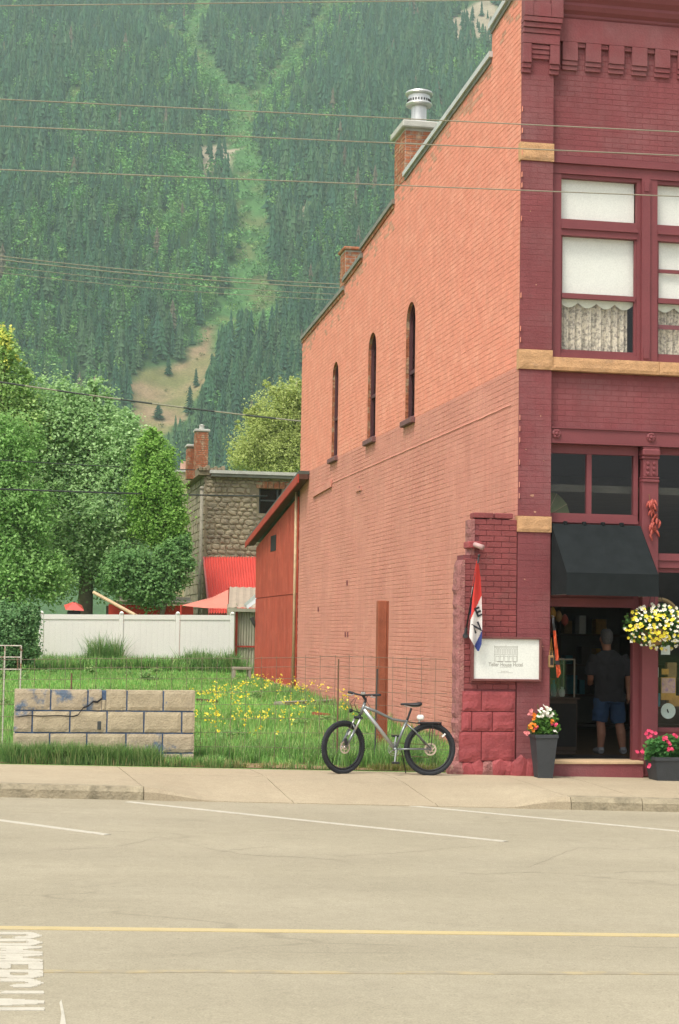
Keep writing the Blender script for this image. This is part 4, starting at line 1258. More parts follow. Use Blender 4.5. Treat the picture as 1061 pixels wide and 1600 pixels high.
# ------------------------------------------------------------------ blinds and curtains upstairs
for i, (a, b) in enumerate(((7.475, 8.55), (8.885, 9.965))):
    t = thing('roller_blind', ('white roller blind with scalloped hem in the window next to the pilaster', 'white roller blind with scalloped hem in the window at the picture edge')[i], 'blind', ((a + b) / 2, YP + .15, 8.28), 'upstairs roller blinds')
    mb = MB(); mb.box(a - .01, b + .01, YP + .107, YP + .110, 6.60, 8.28); mb.build('cloth', M['blind'], t)
    mb = MB(); vs = []; n = 48
    for q in range(n + 1):
        u_ = q / n
        vs += [(a + (b - a) * u_, YP + .105, 6.62), (a + (b - a) * u_, YP + .105, 6.52 - .07 * abs(math.sin(math.pi * u_ * 4)))]
    mb.add(vs, [(2 * q, 2 * q + 1, 2 * q + 3, 2 * q + 2) for q in range(n)]); mb.build('scalloped_hem', M['valance'], t)
    mb = MB(); vs = []; n = 120
    for q in range(n + 1):
        x = a + (b - a - (.06 if i == 0 else 0)) * q / n
        d = .028 * math.sin(x * 52 + 1.5 * math.sin(x * 9)) + .012 * math.sin(x * 131)
        vs += [(x, YP + .165 + d, 5.74), (x, YP + .165 + d * .7, 6.7)]
    mb.add(vs, [(2 * q, 2 * q + 1, 2 * q + 3, 2 * q + 2) for q in range(n)])
    o = mb.build('lace_curtain', M['lace'], None, smooth=True, loc=((a + b) / 2, YP + .22, 5.74))
    tag(o, ('patterned lace curtain below the blind next to the pilaster', 'patterned lace curtain behind the opened sash at the picture edge')[i], 'curtain', 'lace curtains upstairs')

# ------------------------------------------------------------------ plants helper: leaf quads
def leaf_cloud(centers, radii, n, size, cols, outward=.5, flat=1.0, jitter=.25, clump=None):
    """n leaf quads spread through ellipsoid lobes; returns V,F,col"""
    centers = np.array(centers, float); radii = np.array(radii, float)
    vol = radii.prod(1) ** .72; p = vol / vol.sum()
    li = nrg.choice(len(centers), n, p=p)
    d = nrg.normal(size=(n, 3)); d /= np.linalg.norm(d, axis=1)[:, None]
    r = nrg.random(n) ** .45
    if clump:
        k = max(1, n // clump)
        ci = nrg.integers(0, k, n)
        cl_l = nrg.choice(len(centers), k, p=p)
        cdv = nrg.normal(size=(k, 3)); cdv /= np.linalg.norm(cdv, axis=1)[:, None]
        cr = nrg.random(k) ** .42
        cpos = centers[cl_l] + cdv * radii[cl_l] * cr[:, None]
        cr = np.where(nrg.random(k) < .10, cr * 1.14, cr)
        cpos = centers[cl_l] + cdv * radii[cl_l] * cr[:, None]
        cs = np.minimum(radii[cl_l].mean(1) * .17, .28) * (0.5 + .9 * nrg.random(k))
        pos = cpos[ci] + nrg.normal(size=(n, 3)) * cs[ci][:, None]
        li = cl_l[ci]; d = cdv[ci] + .5 * nrg.normal(size=(n, 3))
        shade = nrg.random(k)[ci]
    else:
        pos = centers[li] + d * radii[li] * r[:, None]
        shade = nrg.random(n)
    nrm = d * outward * .8 + nrg.normal(size=(n, 3)) * .5 + np.array([0, -.12, .7])
    nrm /= np.linalg.norm(nrm, axis=1)[:, None]
    a = np.cross(nrm, nrg.normal(size=(n, 3))); a /= np.linalg.norm(a, axis=1)[:, None]
    b = np.cross(nrm, a)
    s_ = size * (.6 + .8 * nrg.random(n))[:, None]
    V = np.stack([pos - a * s_ * .5, pos + b * s_ * .36 * flat + nrm * s_ * .06, pos + a * s_ * .5, pos - b * s_ * .36 * flat + nrm * s_ * .06], 1).reshape(-1, 3)
    Fq = np.arange(4 * n).reshape(n, 4)
    cols = np.array(cols)
    w_ = np.clip(.6 * shade + .4 * nrg.random(n), 0, 1) * (len(cols) - 1)
    i0 = np.clip(w_.astype(int), 0, len(cols) - 2); fr = (w_ - i0)[:, None]
    col = cols[i0] * (1 - fr) + cols[i0 + 1] * fr
    col = col * (1 + jitter * .7 * (nrg.random(n) - .5))[:, None]
    return V, Fq, col


def bloom_mesh(name, m, mc, petals=5, r=.03, cup=.4):
    mb = MB()
    for k_ in range(petals):
        a = 2 * math.pi * k_ / petals; da = math.pi / petals * .95
        mb.add([(0, 0, 0), (r * .75 * math.cos(a - da), r * .75 * math.sin(a - da), r * cup * .8), (r * math.cos(a), r * math.sin(a), r * cup), (r * .75 * math.cos(a + da), r * .75 * math.sin(a + da), r * cup * .8)], [(0, 1, 2, 3)])
    mb.cur = 1
    mb.lathe([(r * .28, r * .1), (r * .22, r * .28), (0, r * .32)], (0, 0, 0), 6)
    return mb.mesh(name, [m, mc])
def petal(name, c): return mat(name, c, .6, .1, 30, 0, 100)
PW, PY, PP, PO, PR = petal('white_petal', (.78, .76, .66)), petal('yellow_petal', (.80, .68, .06)), petal('pink_petal', (.66, .06, .14)), petal('orange_petal', (.75, .22, .02)), petal('salmon_petal', (.68, .22, .22))
PC = petal('petal_heart', (.62, .50, .06))
green3 = [(.025, .055, .016), (.05, .11, .028), (.09, .18, .04)]

def face_cam_rot():
    """blooms look outwards to the street, each a little different"""
    return (R_(62) + (rng.random() - .5) * 1.2, (rng.random() - .5) * 1.0, (rng.random() - .5) * 1.4)

# hanging basket with white and yellow petunias
bk = thing('hanging_basket', 'hanging basket of white and yellow petunias by the shop door', 'flower basket', tuple(at(1026, 1000, 22.05)))
c0 = np.array(at(1024, 980, 22.05))
mb = MB(); mb.lathe([(.05, -.24), (.13, -.21), (.18, -.12), (.20, -.02), (.19, -.02), (.0, -.03)], tuple(c0), 20); mb.build('basket', M['kraft'], bk)
mb = MB()
for a in (0, 2.09, 4.19): mb.tube([(c0[0] + .19 * math.cos(a), c0[1] + .19 * math.sin(a), c0[2] - .02), (c0[0], c0[1], c0[2] + .75)], .004, 5)
mb.tube([(c0[0], c0[1], c0[2] + .75), (c0[0], c0[1] + .03, c0[2] + .80), (c0[0], YP - .02, c0[2] + .82)], .009, 6)
mb.build('hanger', M['black'], bk)
V, Fq, col = leaf_cloud([c0, c0 + [.16, 0, 0], c0 + [-.2, 0, .02], c0 + [.05, 0, .1]], [(.36, .26, .28), (.34, .26, .27), (.26, .22, .24), (.28, .24, .22)], 2600, .055, green3)
link('foliage', np_mesh('foliage', V - np.array(bk.location), Fq, M['leaf'], col), bk)
bw_, by_ = bloom_mesh('bloom', PW, PC, 5, .028), bloom_mesh('bloom', PY, PC, 5, .030)
for i in range(230):
    th = rng.random() * 6.283; u_ = math.sqrt(rng.random())
    dx, dz = .50 * u_ * math.cos(th), .31 * u_ * math.sin(th)
    dy = -.27 * math.sqrt(max(0, 1 - u_ * u_)) - .02
    yellow = rng.random() < (.62 if (dx < .06 and abs(dz) < .2) else .16)
    inst('bloom', by_ if yellow else bw_, bk, (c0[0] + dx + .03, c0[1] + dy, c0[2] + dz), face_cam_rot(), (1, 1, 1) if rng.random() < .6 else (.75, .75, .75))

# tall tapered planter left of the door
pl = thing('planter', 'tall tapered charcoal planter of orange, pink and white geraniums', 'planter', (7.19, 22.2, .0))
zb = walk_z(7.19, 22.2) - .004
pl.location.z = zb
def tapered(x, y, z0, z1, w0, w1):
    mb = MB()
    r = []
    for wd, z in ((w0, z0), (w1, z1 - .05), (w1 + .012, z1 - .045), (w1 + .012, z1), (w1 - .012, z1), (w1 - .015, z1 - .04)):
        r.append([(x - wd, y - wd, z), (x + wd, y - wd, z), (x + wd, y + wd, z), (x - wd, y + wd, z)])
    vs = [p for q in r for p in q]
    fs = [(0, 3, 2, 1)] + [(j * 4 + k_, j * 4 + (k_ + 1) % 4, (j + 1) * 4 + (k_ + 1) % 4, (j + 1) * 4 + k_) for j in range(len(r) - 1) for k_ in range(4)]
    mb.add(vs, fs); return mb
px_, py_ = 7.13, 22.2
pl.location = (px_, py_, zb)
tapered(px_, py_, zb, zb + .58, .098, .148).build('pot', M['planter'], pl)
mb = MB(); mb.box(px_ - .13, px_ + .13, py_ - .13, py_ + .13, zb + .5, zb + .54); mb.build('soil', M['soil'], pl)
cc = np.array([px_ + .0, py_, zb + .70])
V, Fq, col = leaf_cloud([cc, cc + [.05, 0, .08], cc + [-.1, 0, -.04], cc + [.1, 0, -.03]], [(.17, .15, .17), (.15, .13, .14), (.12, .12, .1), (.13, .12, .12)], 1500, .05, [(.03, .075, .018), (.07, .16, .03), (.12, .24, .045)])
link('foliage', np_mesh('foliage', V - np.array(pl.location), Fq, M['leaf'], col), pl)
mb = MB()
for k_ in range(7): mb.tube([(cc[0], cc[1], cc[2] - .1), (cc[0] + rng.uniform(-.2, .2), cc[1] + rng.uniform(-.1, 0), cc[2] + rng.uniform(.1, .28))], .004, 5)
mb.build('stem', M['leaf'] if False else mat('green_stem', (.08, .14, .03), .7), pl)
def geranium_head(parent, c, r, m, n=9):
    bl = bloom_mesh('bloom', m, m, 5, .026)
    for k_ in range(n):
        d = Vector((rng.gauss(0, 1), rng.gauss(0, 1) - .7, rng.gauss(0, 1))).normalized() * r
        inst('bloom', bl, parent, Vector(c) + d, face_cam_rot())
def pp(px, py, Y): return at(px, py, Y)
for (qx, qy, m, r, n) in ((851, 1108, PW, .05, 11), (843, 1116, PW, .045, 9), (858, 1113, PW, .05, 10), (828, 1113, PR, .035, 6), (833, 1120, PO, .035, 6), (831, 1136, PO, .05, 9), (866, 1131, PP, .03, 5), (822, 1145, PR, .03, 5), (862, 1127, PO, .02, 3), (838, 1138, PP, .02, 3), (868, 1143, PW, .012, 2)):
    geranium_head(pl, at(qx, qy, 22.08), r, m, n)

# wide planter at the picture edge
p2x, p2y = 8.83, 22.2
zb2 = walk_z(p2x, p2y) - .004
pl2 = thing('planter', 'low wide charcoal planter of pink geraniums under the shop window', 'planter', (p2x, p2y, zb2))
tapered(p2x, p2y, zb2, zb2 + .32, .155, .20).build('pot', M['planter'], pl2)
mb = MB(); mb.box(p2x - .18, p2x + .18, p2y - .18, p2y + .18, zb2 + .25, zb2 + .29); mb.build('soil', M['soil'], pl2)
cc = np.array([p2x + .02, p2y, zb2 + .42])
V, Fq, col = leaf_cloud([cc, cc + [-.16, 0, -.02], cc + [.18, 0, 0], cc + [.05, 0, .06]], [(.22, .18, .17), (.16, .15, .15), (.2, .16, .16), (.2, .15, .14)], 2200, .065, [(.022, .07, .02), (.045, .135, .035), (.08, .2, .05)])
link('foliage', np_mesh('foliage', V - np.array(pl2.location), Fq, M['leaf'], col), pl2)
for (qx, qy, r, n) in ((1014, 1147, .045, 9), (1020, 1146, .04, 8), (1038, 1154, .03, 6), (1044, 1162, .025, 5), (1047, 1170, .03, 6), (1002, 1174, .03, 6), (996, 1175, .025, 4), (1013, 1196, .02, 3), (1056, 1150, .03, 5)):
    geranium_head(pl2, at(qx, qy, 22.02), r, PP, n)

# ------------------------------------------------------------------ chili string on the column
rs = thing('chili_string', 'string of dried red chilies hanging on the maroon column', 'decoration', tuple(at(1019, 775, YP - .05)))
mb = MB(); mb.tube([at(1014, 772, YP - .04), at(1019, 800, YP - .05), at(1017, 838, YP - .05)], .004, 5); mb.build('twine', M['kraft'], rs)
chm = MB(); chm.lathe([(.004, 0), (.016, -.015), (.019, -.05), (.012, -.085), (0, -.11)], (0, 0, 0), 7); chm = chm.mesh('chili', M['chili'], True)
for i in range(34):
    t = rng.random()
    qx = 1016 + 6 * math.sin(t * 3.1) + rng.uniform(-4, 5) + (8 * rng.random() if t > .55 and rng.random() < .4 else 0)
    inst('chili', chm, rs, at(qx, 775 + 60 * t, YP - .055 - .02 * rng.random()), (rng.uniform(-.5, .5), rng.uniform(-.6, .6), rng.random() * 6))

# ------------------------------------------------------------------ things in the shop window and doorway
def flat_thing(name, label, cat, px0, py0, px1, py1, Y, m, th=.004, group=None):
    a, b = at(px0, py0, Y), at(px1, py1, Y)
    mb = MB(); mb.box(a[0], b[0], Y, Y + th, b[2], a[2])
    return tag(mb.build(name, m, None, loc=((a[0] + b[0]) / 2, Y, b[2])), label, cat, group)
YG = YS + .02
flat_thing('notice', 'small blank white notice in the shop window under the basket', 'notice', 1033, 1008, 1047, 1023, YG, M['white'])
flat_thing('card', 'ochre card in the shop window above the poster', 'card', 1034, 1045, 1045, 1054, YG, M['ochre'])
po = thing('poster', 'pink and ochre picture poster in the shop window', 'poster', tuple(at(1044, 1094, YG)))
for nm, box_, m in (('sheet', (1033, 1058, 1056, 1094), M['ochre']), ('picture', (1034, 1059.5, 1055, 1083), mat('poster_pink', (.50, .30, .26), .6, .25, 18, 0, 60, col2=(.35, .2, .3), mask=('n', 14, .5, .6)))):
    a, b = at(box_[0], box_[1], YG - (.002 if nm == 'picture' else 0)), at(box_[2], box_[3], YG)
    mb = MB(); mb.box(a[0], b[0], a[1], a[1] + .0015, b[2], a[2]); mb.build(nm, m, po)
pa = thing('plate', 'round pale plate with a small dark motif in the shop window', 'plate', tuple(at(1043.5, 1123, YG)))
c_ = at(1043.5, 1111, YG)
mb = MB(); mb.lathe([(0, .0), (.07, .0), (.095, -.012), (.108, -.016), (.108, -.010), (.07, .008), (0, .01)], tuple(c_), 28, 'y'); mb.build('dish', M['mirror'], pa, smooth=True)
mb = MB(); mb.poly([(c_[0] - .018, c_[1] - .003, c_[2] + .02), (c_[0] - .004, c_[1] - .003, c_[2] + .03), (c_[0] + .012, c_[1] - .003, c_[2] - .005), (c_[0] + .016, c_[1] - .003, c_[2] - .03), (c_[0] - .008, c_[1] - .003, c_[2] - .018)]); mb.build('motif', M['ink_dark'], pa)
mb = MB(); c_ = at(1030, 968, YG + .05)
arc = [(c_[0] + .28 * math.cos(a), c_[1], c_[2] + .28 * math.sin(a)) for a in np.linspace(-.2, math.pi + .2, 20)]
mb.tube(arc, .03, 8)
tag(mb.build('arched_hoop', M['kraft'], None, loc=tuple(c_)), 'curved brown hoop in the shop window behind the basket', 'hoop')
ORD = ['first', 'second', 'third', 'fourth', 'fifth', 'sixth', 'seventh', 'eighth', 'ninth', 'tenth', 'eleventh', 'twelfth']
# display shelf behind the glass
dsh = thing('display_stand', 'dark stepped display stand behind the shop window', 'shelf', (9.6, YS + .5, .66))
mb = MB()
for k_, z in enumerate((.9, 1.3, 1.75)): mb.box(9.0, 10.9, YS + .35 + .12 * k_, YS + .6 + .12 * k_, z, z + .03)
for x in (9.0, 10.87): mb.box(x, x + .03, YS + .35, YS + .9, .2, 1.78)
mb.build('shelf', M['shelf'], dsh)
for i in range(12):
    x = 9.05 + (i % 6) * .3; z = (.93, 1.33)[i // 6]; yy = YS + .40 + .12 * (i // 6)
    h = .12 + .14 * rng.random(); wd = .06 + .04 * rng.random()
    mb = MB(); mb.bbox(x - wd, x + wd, yy, yy + .1, z, z + h, .008)
    tag(mb.build('gift_box', [M['teal'], M['ochre'], M['white'], M['kraft']][i % 4], None, loc=(x, yy, z)), ('teal', 'ochre', 'white', 'brown')[i % 4] + ' gift box behind the shop window, ' + ORD[i % 6] + ' on the ' + ('lower', 'upper')[i // 6] + ' display step', 'box', 'gifts behind the shop window')

# orange banner, tag and lantern at the door jamb
ob = thing('orange_banner', 'narrow grey and orange banner hanging just inside the door', 'banner', tuple(at(868, 1060, 22.62)))
mb = MB(); vs = []; n = 14
for i in range(n + 1):
    t = i / n; y = 965 + (1059 - 965) * t
    xl = 862.5 + 7.5 * t; xr = 864.5 + 11 * t + (1.5 if t < .95 else -3)
    for x in (xl, (xl + xr) / 2, xr): vs.append(tuple(at(x, y, 22.48 + .02 * math.sin(t * 9 + x))))
for i in range(n):
    mb.cur = 1 if (i < 3 or i == 10) else 0
    for j in range(2): mb.quad(vs[i * 3 + j], vs[i * 3 + j + 1], vs[i * 3 + j + 4], vs[i * 3 + j + 3])
mb.build('cloth', [M['orange'], M['planter']], ob)
mb = MB(); mb.tube([at(862, 962, 22.50), at(866, 964, 22.47)], .006, 6); mb.build('hook', M['black'], ob)
lt = thing('hanging_lantern', 'small brown lantern hanging by a cord on the door jamb', 'lantern', tuple(at(861, 1042, 22.45)))
a = at(861, 1032, 22.44)
mb = MB(); mb.bbox(a[0] - .035, a[0] + .035, 22.41, 22.47, a[2] - .095, a[2] + .07, .01); mb.build('body', M['kraft'], lt)
mb = MB(); mb.box(a[0] - .02, a[0] + .02, 22.405, 22.41, a[2] - .06, a[2] + .04); mb.build('opening', M['dark'], lt)
mb = MB(); mb.tube([(a[0] - .02, 22.44, a[2] + .07), at(861.5, 997, 22.47), (a[0] + .02, 22.44, a[2] + .07)], .004, 5); mb.build('cord', M['ochre'], lt)

# doormat, shop furniture
mb = MB(); mb.bbox(7.55, 8.75, 23.0, 23.7, .197, .212, .004); tag(mb.build('doormat', M['black'], None, loc=(8.1, 23.3, .197)), 'black doormat just inside the shop door', 'mat')
cb = thing('display_cabinet', 'dark low display cabinet just inside the doorway', 'cabinet', (7.75, 24.4, .197))
mb = MB(); mb.bbox(7.2, 8.25, 24.1, 24.7, .24, .98, .01); mb.box(7.22, 8.23, 24.12, 24.68, .197, .24); mb.build('body', M['shelf'], cb)
for x in (7.23, 7.75):
    mb = MB(); mb.bbox(x, x + .48, 24.085, 24.1, .30, .92, .006); mb.build('door', M['dark'], cb)
mb = MB(); mb.bbox(7.17, 8.28, 24.06, 24.72, .98, 1.01, .006); mb.build('top', M['shelf'], cb)
mb = MB()
for x in (7.22, 8.2):
    for y in (24.12, 24.62): mb.box(x, x + .02, y, y + .02, 1.01, 1.55)
for y in (24.12, 24.62): mb.box(7.22, 8.22, y, y + .02, 1.55, 1.57)
mb.build('case_frame', M['greywood'], cb)
mb = MB(); mb.box(7.24, 8.2, 24.13, 24.134, 1.012, 1.548); mb.build('pane', M['glass_shop'], cb)
for i in range(7):
    x = 7.32 + .13 * i; h = .1 + .2 * rng.random()
    mb = MB(); mb.lathe([(.03, 0), (.045, h * .3), (.04, h * .7), (.018, h * .8), (.02, h)], (x, 24.35, 1.012), 12)
    tag(mb.build('jar', [M['kraft'], M['teal'], M['white'], M['chili']][i % 4], None, smooth=True, loc=(x, 24.35, 1.012)), ('brown', 'teal', 'white', 'red')[i % 4] + ' jar in the glass case by the door, ' + ORD[i] + ' from the left', 'jar', 'jars in the glass case')
sh = thing('wall_shelves', 'tall dark shelves of goods at the back of the shop', 'shelf', (9.5, 30.6, .2))
mb = MB()
for z in (.25, .8, 1.35, 1.9, 2.45): mb.box(7.2, 13, 30.3, 30.9, z, z + .04)
for x in (7.2, 8.6, 10, 11.4, 12.95): mb.box(x, x + .05, 30.3, 30.9, .197, 2.5)
mb.build('shelf', M['shelf'], sh)
gm = [M['ochre'], M['kraft'], M['white'], M['teal'], M['chili'], M['shelf']]
for i in range(36):
    x = 7.4 + (i % 12) * .3 + .1 * rng.random(); z = (.84, 1.39, 1.94)[i // 12]; h = .15 + .25 * rng.random()
    mb = MB(); mb.bbox(x, x + .1 + .12 * rng.random(), 30.35, 30.6, z, z + h, .01)
    gi = rng.randrange(6)
    tag(mb.build('goods', gm[gi], None, loc=(x, 30.4, z)), ('ochre', 'brown', 'white', 'teal', 'red', 'dark')[gi] + ' package at the back of the shop, ' + ORD[i % 12] + ' from the left on the ' + ('low', 'middle', 'high')[i // 12] + ' shelf', 'package', 'goods on the shop shelves')
for i in range(6):
    x = 7.5 + .18 * i; yy = 23.9 + .25 * i; z = 2.25 - .05 * (i % 3)
    t = thing('hanging_ornament', ('ochre', 'brown', 'red')[i % 3] + ' ornament hanging inside the door, ' + ORD[i] + ' from the left', 'ornament', (x, yy, z - .1), 'ornaments hanging in the doorway')
    mb = MB(); mb.lathe([(0, -.1), (.05, -.06), (.06, 0), (.03, .06), (.006, .08)], (x, yy, z), 10); mb.build('body', [M['ochre'], M['kraft'], M['chili']][i % 3], t, smooth=True)
    mb = MB(); mb.tube([(x, yy, z + .07), (x, yy, 3.9)], .003, 4); mb.build('string', M['black'], t)
# ribbed paper parasol seen through the transom pane
c_ = at(852, 808, YS + .3)
prs = thing('paper_parasol', 'ribbed olive paper parasol behind the transom pane', 'parasol', tuple(c_))
mb = MB(); n = 24; vs = [(c_[0], c_[1], c_[2])]
for k_ in range(n): vs.append((c_[0] + .40 * math.cos(k_ * 2 * math.pi / n), c_[1] + .10 + (.02 if k_ % 2 else 0), c_[2] + .40 * math.sin(k_ * 2 * math.pi / n)))
mb.add(vs, [(0, 1 + k_, 1 + (k_ + 1) % n) for k_ in range(n)]); mb.build('canopy', mat('olive_paper', (.20, .21, .09), .8), prs)
mb = MB()
for k_ in range(0, n, 2): mb.tube([(c_[0], c_[1] - .004, c_[2]), (c_[0] + .40 * math.cos(k_ * 2 * math.pi / n), c_[1] + .095, c_[2] + .40 * math.sin(k_ * 2 * math.pi / n))], .004, 4)
mb.build('rib', M['palewood'], prs)

# ------------------------------------------------------------------ person in the doorway (seen from behind)
def loft(mb, rings, n=16):
    """rings: (x,y,z,rx,ry) horizontal ellipses"""
    vs = []
    for x, y, z, rx_, ry_ in rings:
        for k_ in range(n):
            a = 2 * math.pi * k_ / n
            vs.append((x + rx_ * math.cos(a), y + ry_ * math.sin(a), z))
    fs = [(i * n + k_, i * n + (k_ + 1) % n, (i + 1) * n + (k_ + 1) % n, (i + 1) * n + k_) for i in range(len(rings) - 1) for k_ in range(n)]
    fs += [tuple(range(n))[::-1], tuple(range((len(rings) - 1) * n, len(rings) * n))]
    return mb.add(vs, fs)
per = thing('person', 'person in charcoal T-shirt and blue shorts walking into the shop, seen from behind', 'person', (8.72, 24.06, .197))
mb = MB()
# head, neck, torso core
loft(mb, [(-.04, .03, 1.54, .055, .065), (-.04, .035, 1.58, .068, .085), (-.04, .035, 1.64, .078, .098), (-.04, .035, 1.70, .080, .102), (-.04, .03, 1.76, .068, .09), (-.04, .025, 1.80, .035, .05)])
loft(mb, [(-.03, .0, 1.40, .07, .07), (-.035, .01, 1.50, .062, .065), (-.04, .02, 1.58, .06, .065)])
loft(mb, [(0, 0, .80, .19, .13), (0, 0, .95, .19, .13), (-.01, 0, 1.2, .2, .125), (-.02, 0, 1.40, .18, .1), (-.03, 0, 1.47, .09, .07)])
# ears, nose and brow (the face is turned away)
for s_ in (-1, 1): loft(mb, [(-.04 + s_ * .082, .03, 1.63, .012, .022), (-.04 + s_ * .088, .03, 1.66, .014, .028), (-.04 + s_ * .086, .03, 1.69, .012, .022)], 8)
loft(mb, [(-.04, .125, 1.625, .012, .012), (-.04, .145, 1.635, .016, .018), (-.04, .13, 1.68, .01, .012)], 8)
# legs
mb.tube([(-.11, .0, .84), (-.125, .01, .55), (-.13, .0, .46), (-.125, -.025, .30), (-.13, .0, .07)], [.10, .082, .062, .066, .042], 14)
mb.tube([(.11, 0, .84), (.16, .05, .55), (.175, .06, .46), (.19, .02, .30), (.215, .02, .07)], [.10, .085, .064, .07, .044], 14)
# feet inside the shoes
mb.tube([(-.13, -.03, .05), (-.14, .16, .035)], [.042, .036], 10); mb.tube([(.215, -.02, .05), (.25, .16, .035)], [.042, .036], 10)
# right arm hanging, left arm forward
mb.tube([(.22, .0, 1.40), (.27, -.02, 1.22), (.285, -.02, 1.10), (.30, .02, .98), (.305, .03, .87)], [.06, .052, .045, .04, .028], 12)
mb.tube([(-.24, .0, 1.40), (-.28, .0, 1.20), (-.28, .02, 1.10), (-.24, .16, 1.02), (-.20, .24, 1.02)], [.06, .052, .045, .04, .028], 12)
# hands
mb.tube([(.305, .03, .88), (.308, .035, .83), (.308, .04, .79)], [.027, .036, .032], 10)
for k_, (dy, ln) in enumerate(((-.02, .062), (.002, .075), (.022, .072), (.04, .055))):
    y = .035 + dy
    mb.tube([(.308, y, .80), (.304, y + .003, .80 - ln * .55), (.294, y + .008, .80 - ln)], [.0105, .0095, .008], 8)
mb.tube([(.29, .055, .85), (.278, .078, .82), (.274, .085, .79)], [.013, .011, .009], 8)
mb.tube([(-.20, .24, 1.02), (-.17, .30, 1.02)], [.028, .034], 10)
for k_ in range(4): mb.tube([(-.175 + .0, .30, 1.0 + .018 * k_), (-.15, .36, 1.0 + .018 * k_), (-.13, .375, .995 + .018 * k_)], [.0105, .0095, .008], 8)
mb.tube([(-.19, .27, 1.045), (-.16, .30, 1.07), (-.14, .31, 1.075)], [.013, .011, .009], 8)
body = mb.build('body', M['skin'], per, smooth=True, local=True)
rm = body.modifiers.new('skin', 'REMESH'); rm.mode = 'VOXEL'; rm.voxel_size = .0075; rm.use_smooth_shade = True
sm = body.modifiers.new('soften', 'SMOOTH'); sm.factor = .5; sm.iterations = 3
def wear(name, mb, m, vox=.012, it=4):
    o = mb.build(name, m, per, smooth=True, local=True)
    a = o.modifiers.new('knit', 'REMESH'); a.mode = 'VOXEL'; a.voxel_size = vox; a.use_smooth_shade = True
    b = o.modifiers.new('soften', 'SMOOTH'); b.factor = .5; b.iterations = it
    if name in ('shirt', 'shorts'):
        tx = bpy.data.textures.new('folds', 'CLOUDS'); tx.noise_scale = .11; tx.noise_depth = 2
        d_ = o.modifiers.new('folds', 'DISPLACE'); d_.texture = tx; d_.strength = .045; d_.mid_level = .5
    return o
mb = MB()
loft(mb, [(.01, 0, .76, .235, .165), (.01, 0, .80, .232, .165), (0, 0, .95, .225, .158), (-.005, 0, 1.15, .235, .15), (-.01, 0, 1.32, .245, .135), (-.015, 0, 1.42, .225, .11), (-.025, 0, 1.475, .13, .085), (-.03, .005, 1.50, .085, .078)], 24)
mb.tube([(.19, 0, 1.42), (.255, -.01, 1.29), (.285, -.02, 1.14)], [.082, .082, .078], 14)
mb.tube([(-.22, 0, 1.42), (-.275, 0, 1.29), (-.29, .0, 1.14)], [.082, .082, .078], 14)
wear('shirt', mb, M['shirt'])
mb = MB()
loft(mb, [(0, 0, .74, .215, .15), (0, 0, .86, .212, .148)], 20)
mb.tube([(-.11, 0, .80), (-.125, .0, .62), (-.135, .01, .47)], [.118, .115, .112], 16)
mb.tube([(.105, 0, .80), (.145, .03, .62), (.17, .055, .46)], [.118, .115, .115], 16)
wear('shorts', mb, M['shorts'])
for (x0, y0, x1, y1) in ((-.13, -.06, -.145, .19), (.21, -.06, .26, .19)):
    mb = MB(); mb.tube([(x0, y0 + .02, .055), ((x0 + x1) / 2, (y0 + y1) / 2, .05), (x1, y1, .04)], [.05, .052, .04], 12)
    mb.tube([(x0, y0 + .035, .05), (x0, y0 + .04, .10)], [.05, .048], 12)
    wear('shoe', mb, M['shoe'], .008, 2)
mb = MB(); loft(mb, [(-.04, -.02, 1.59, .055, .05), (-.04, -.012, 1.64, .082, .075), (-.04, .0, 1.70, .092, .098), (-.04, .015, 1.77, .084, .105), (-.04, .02, 1.815, .05, .065)])
wear('hair', mb, M['hair'], .01, 3)

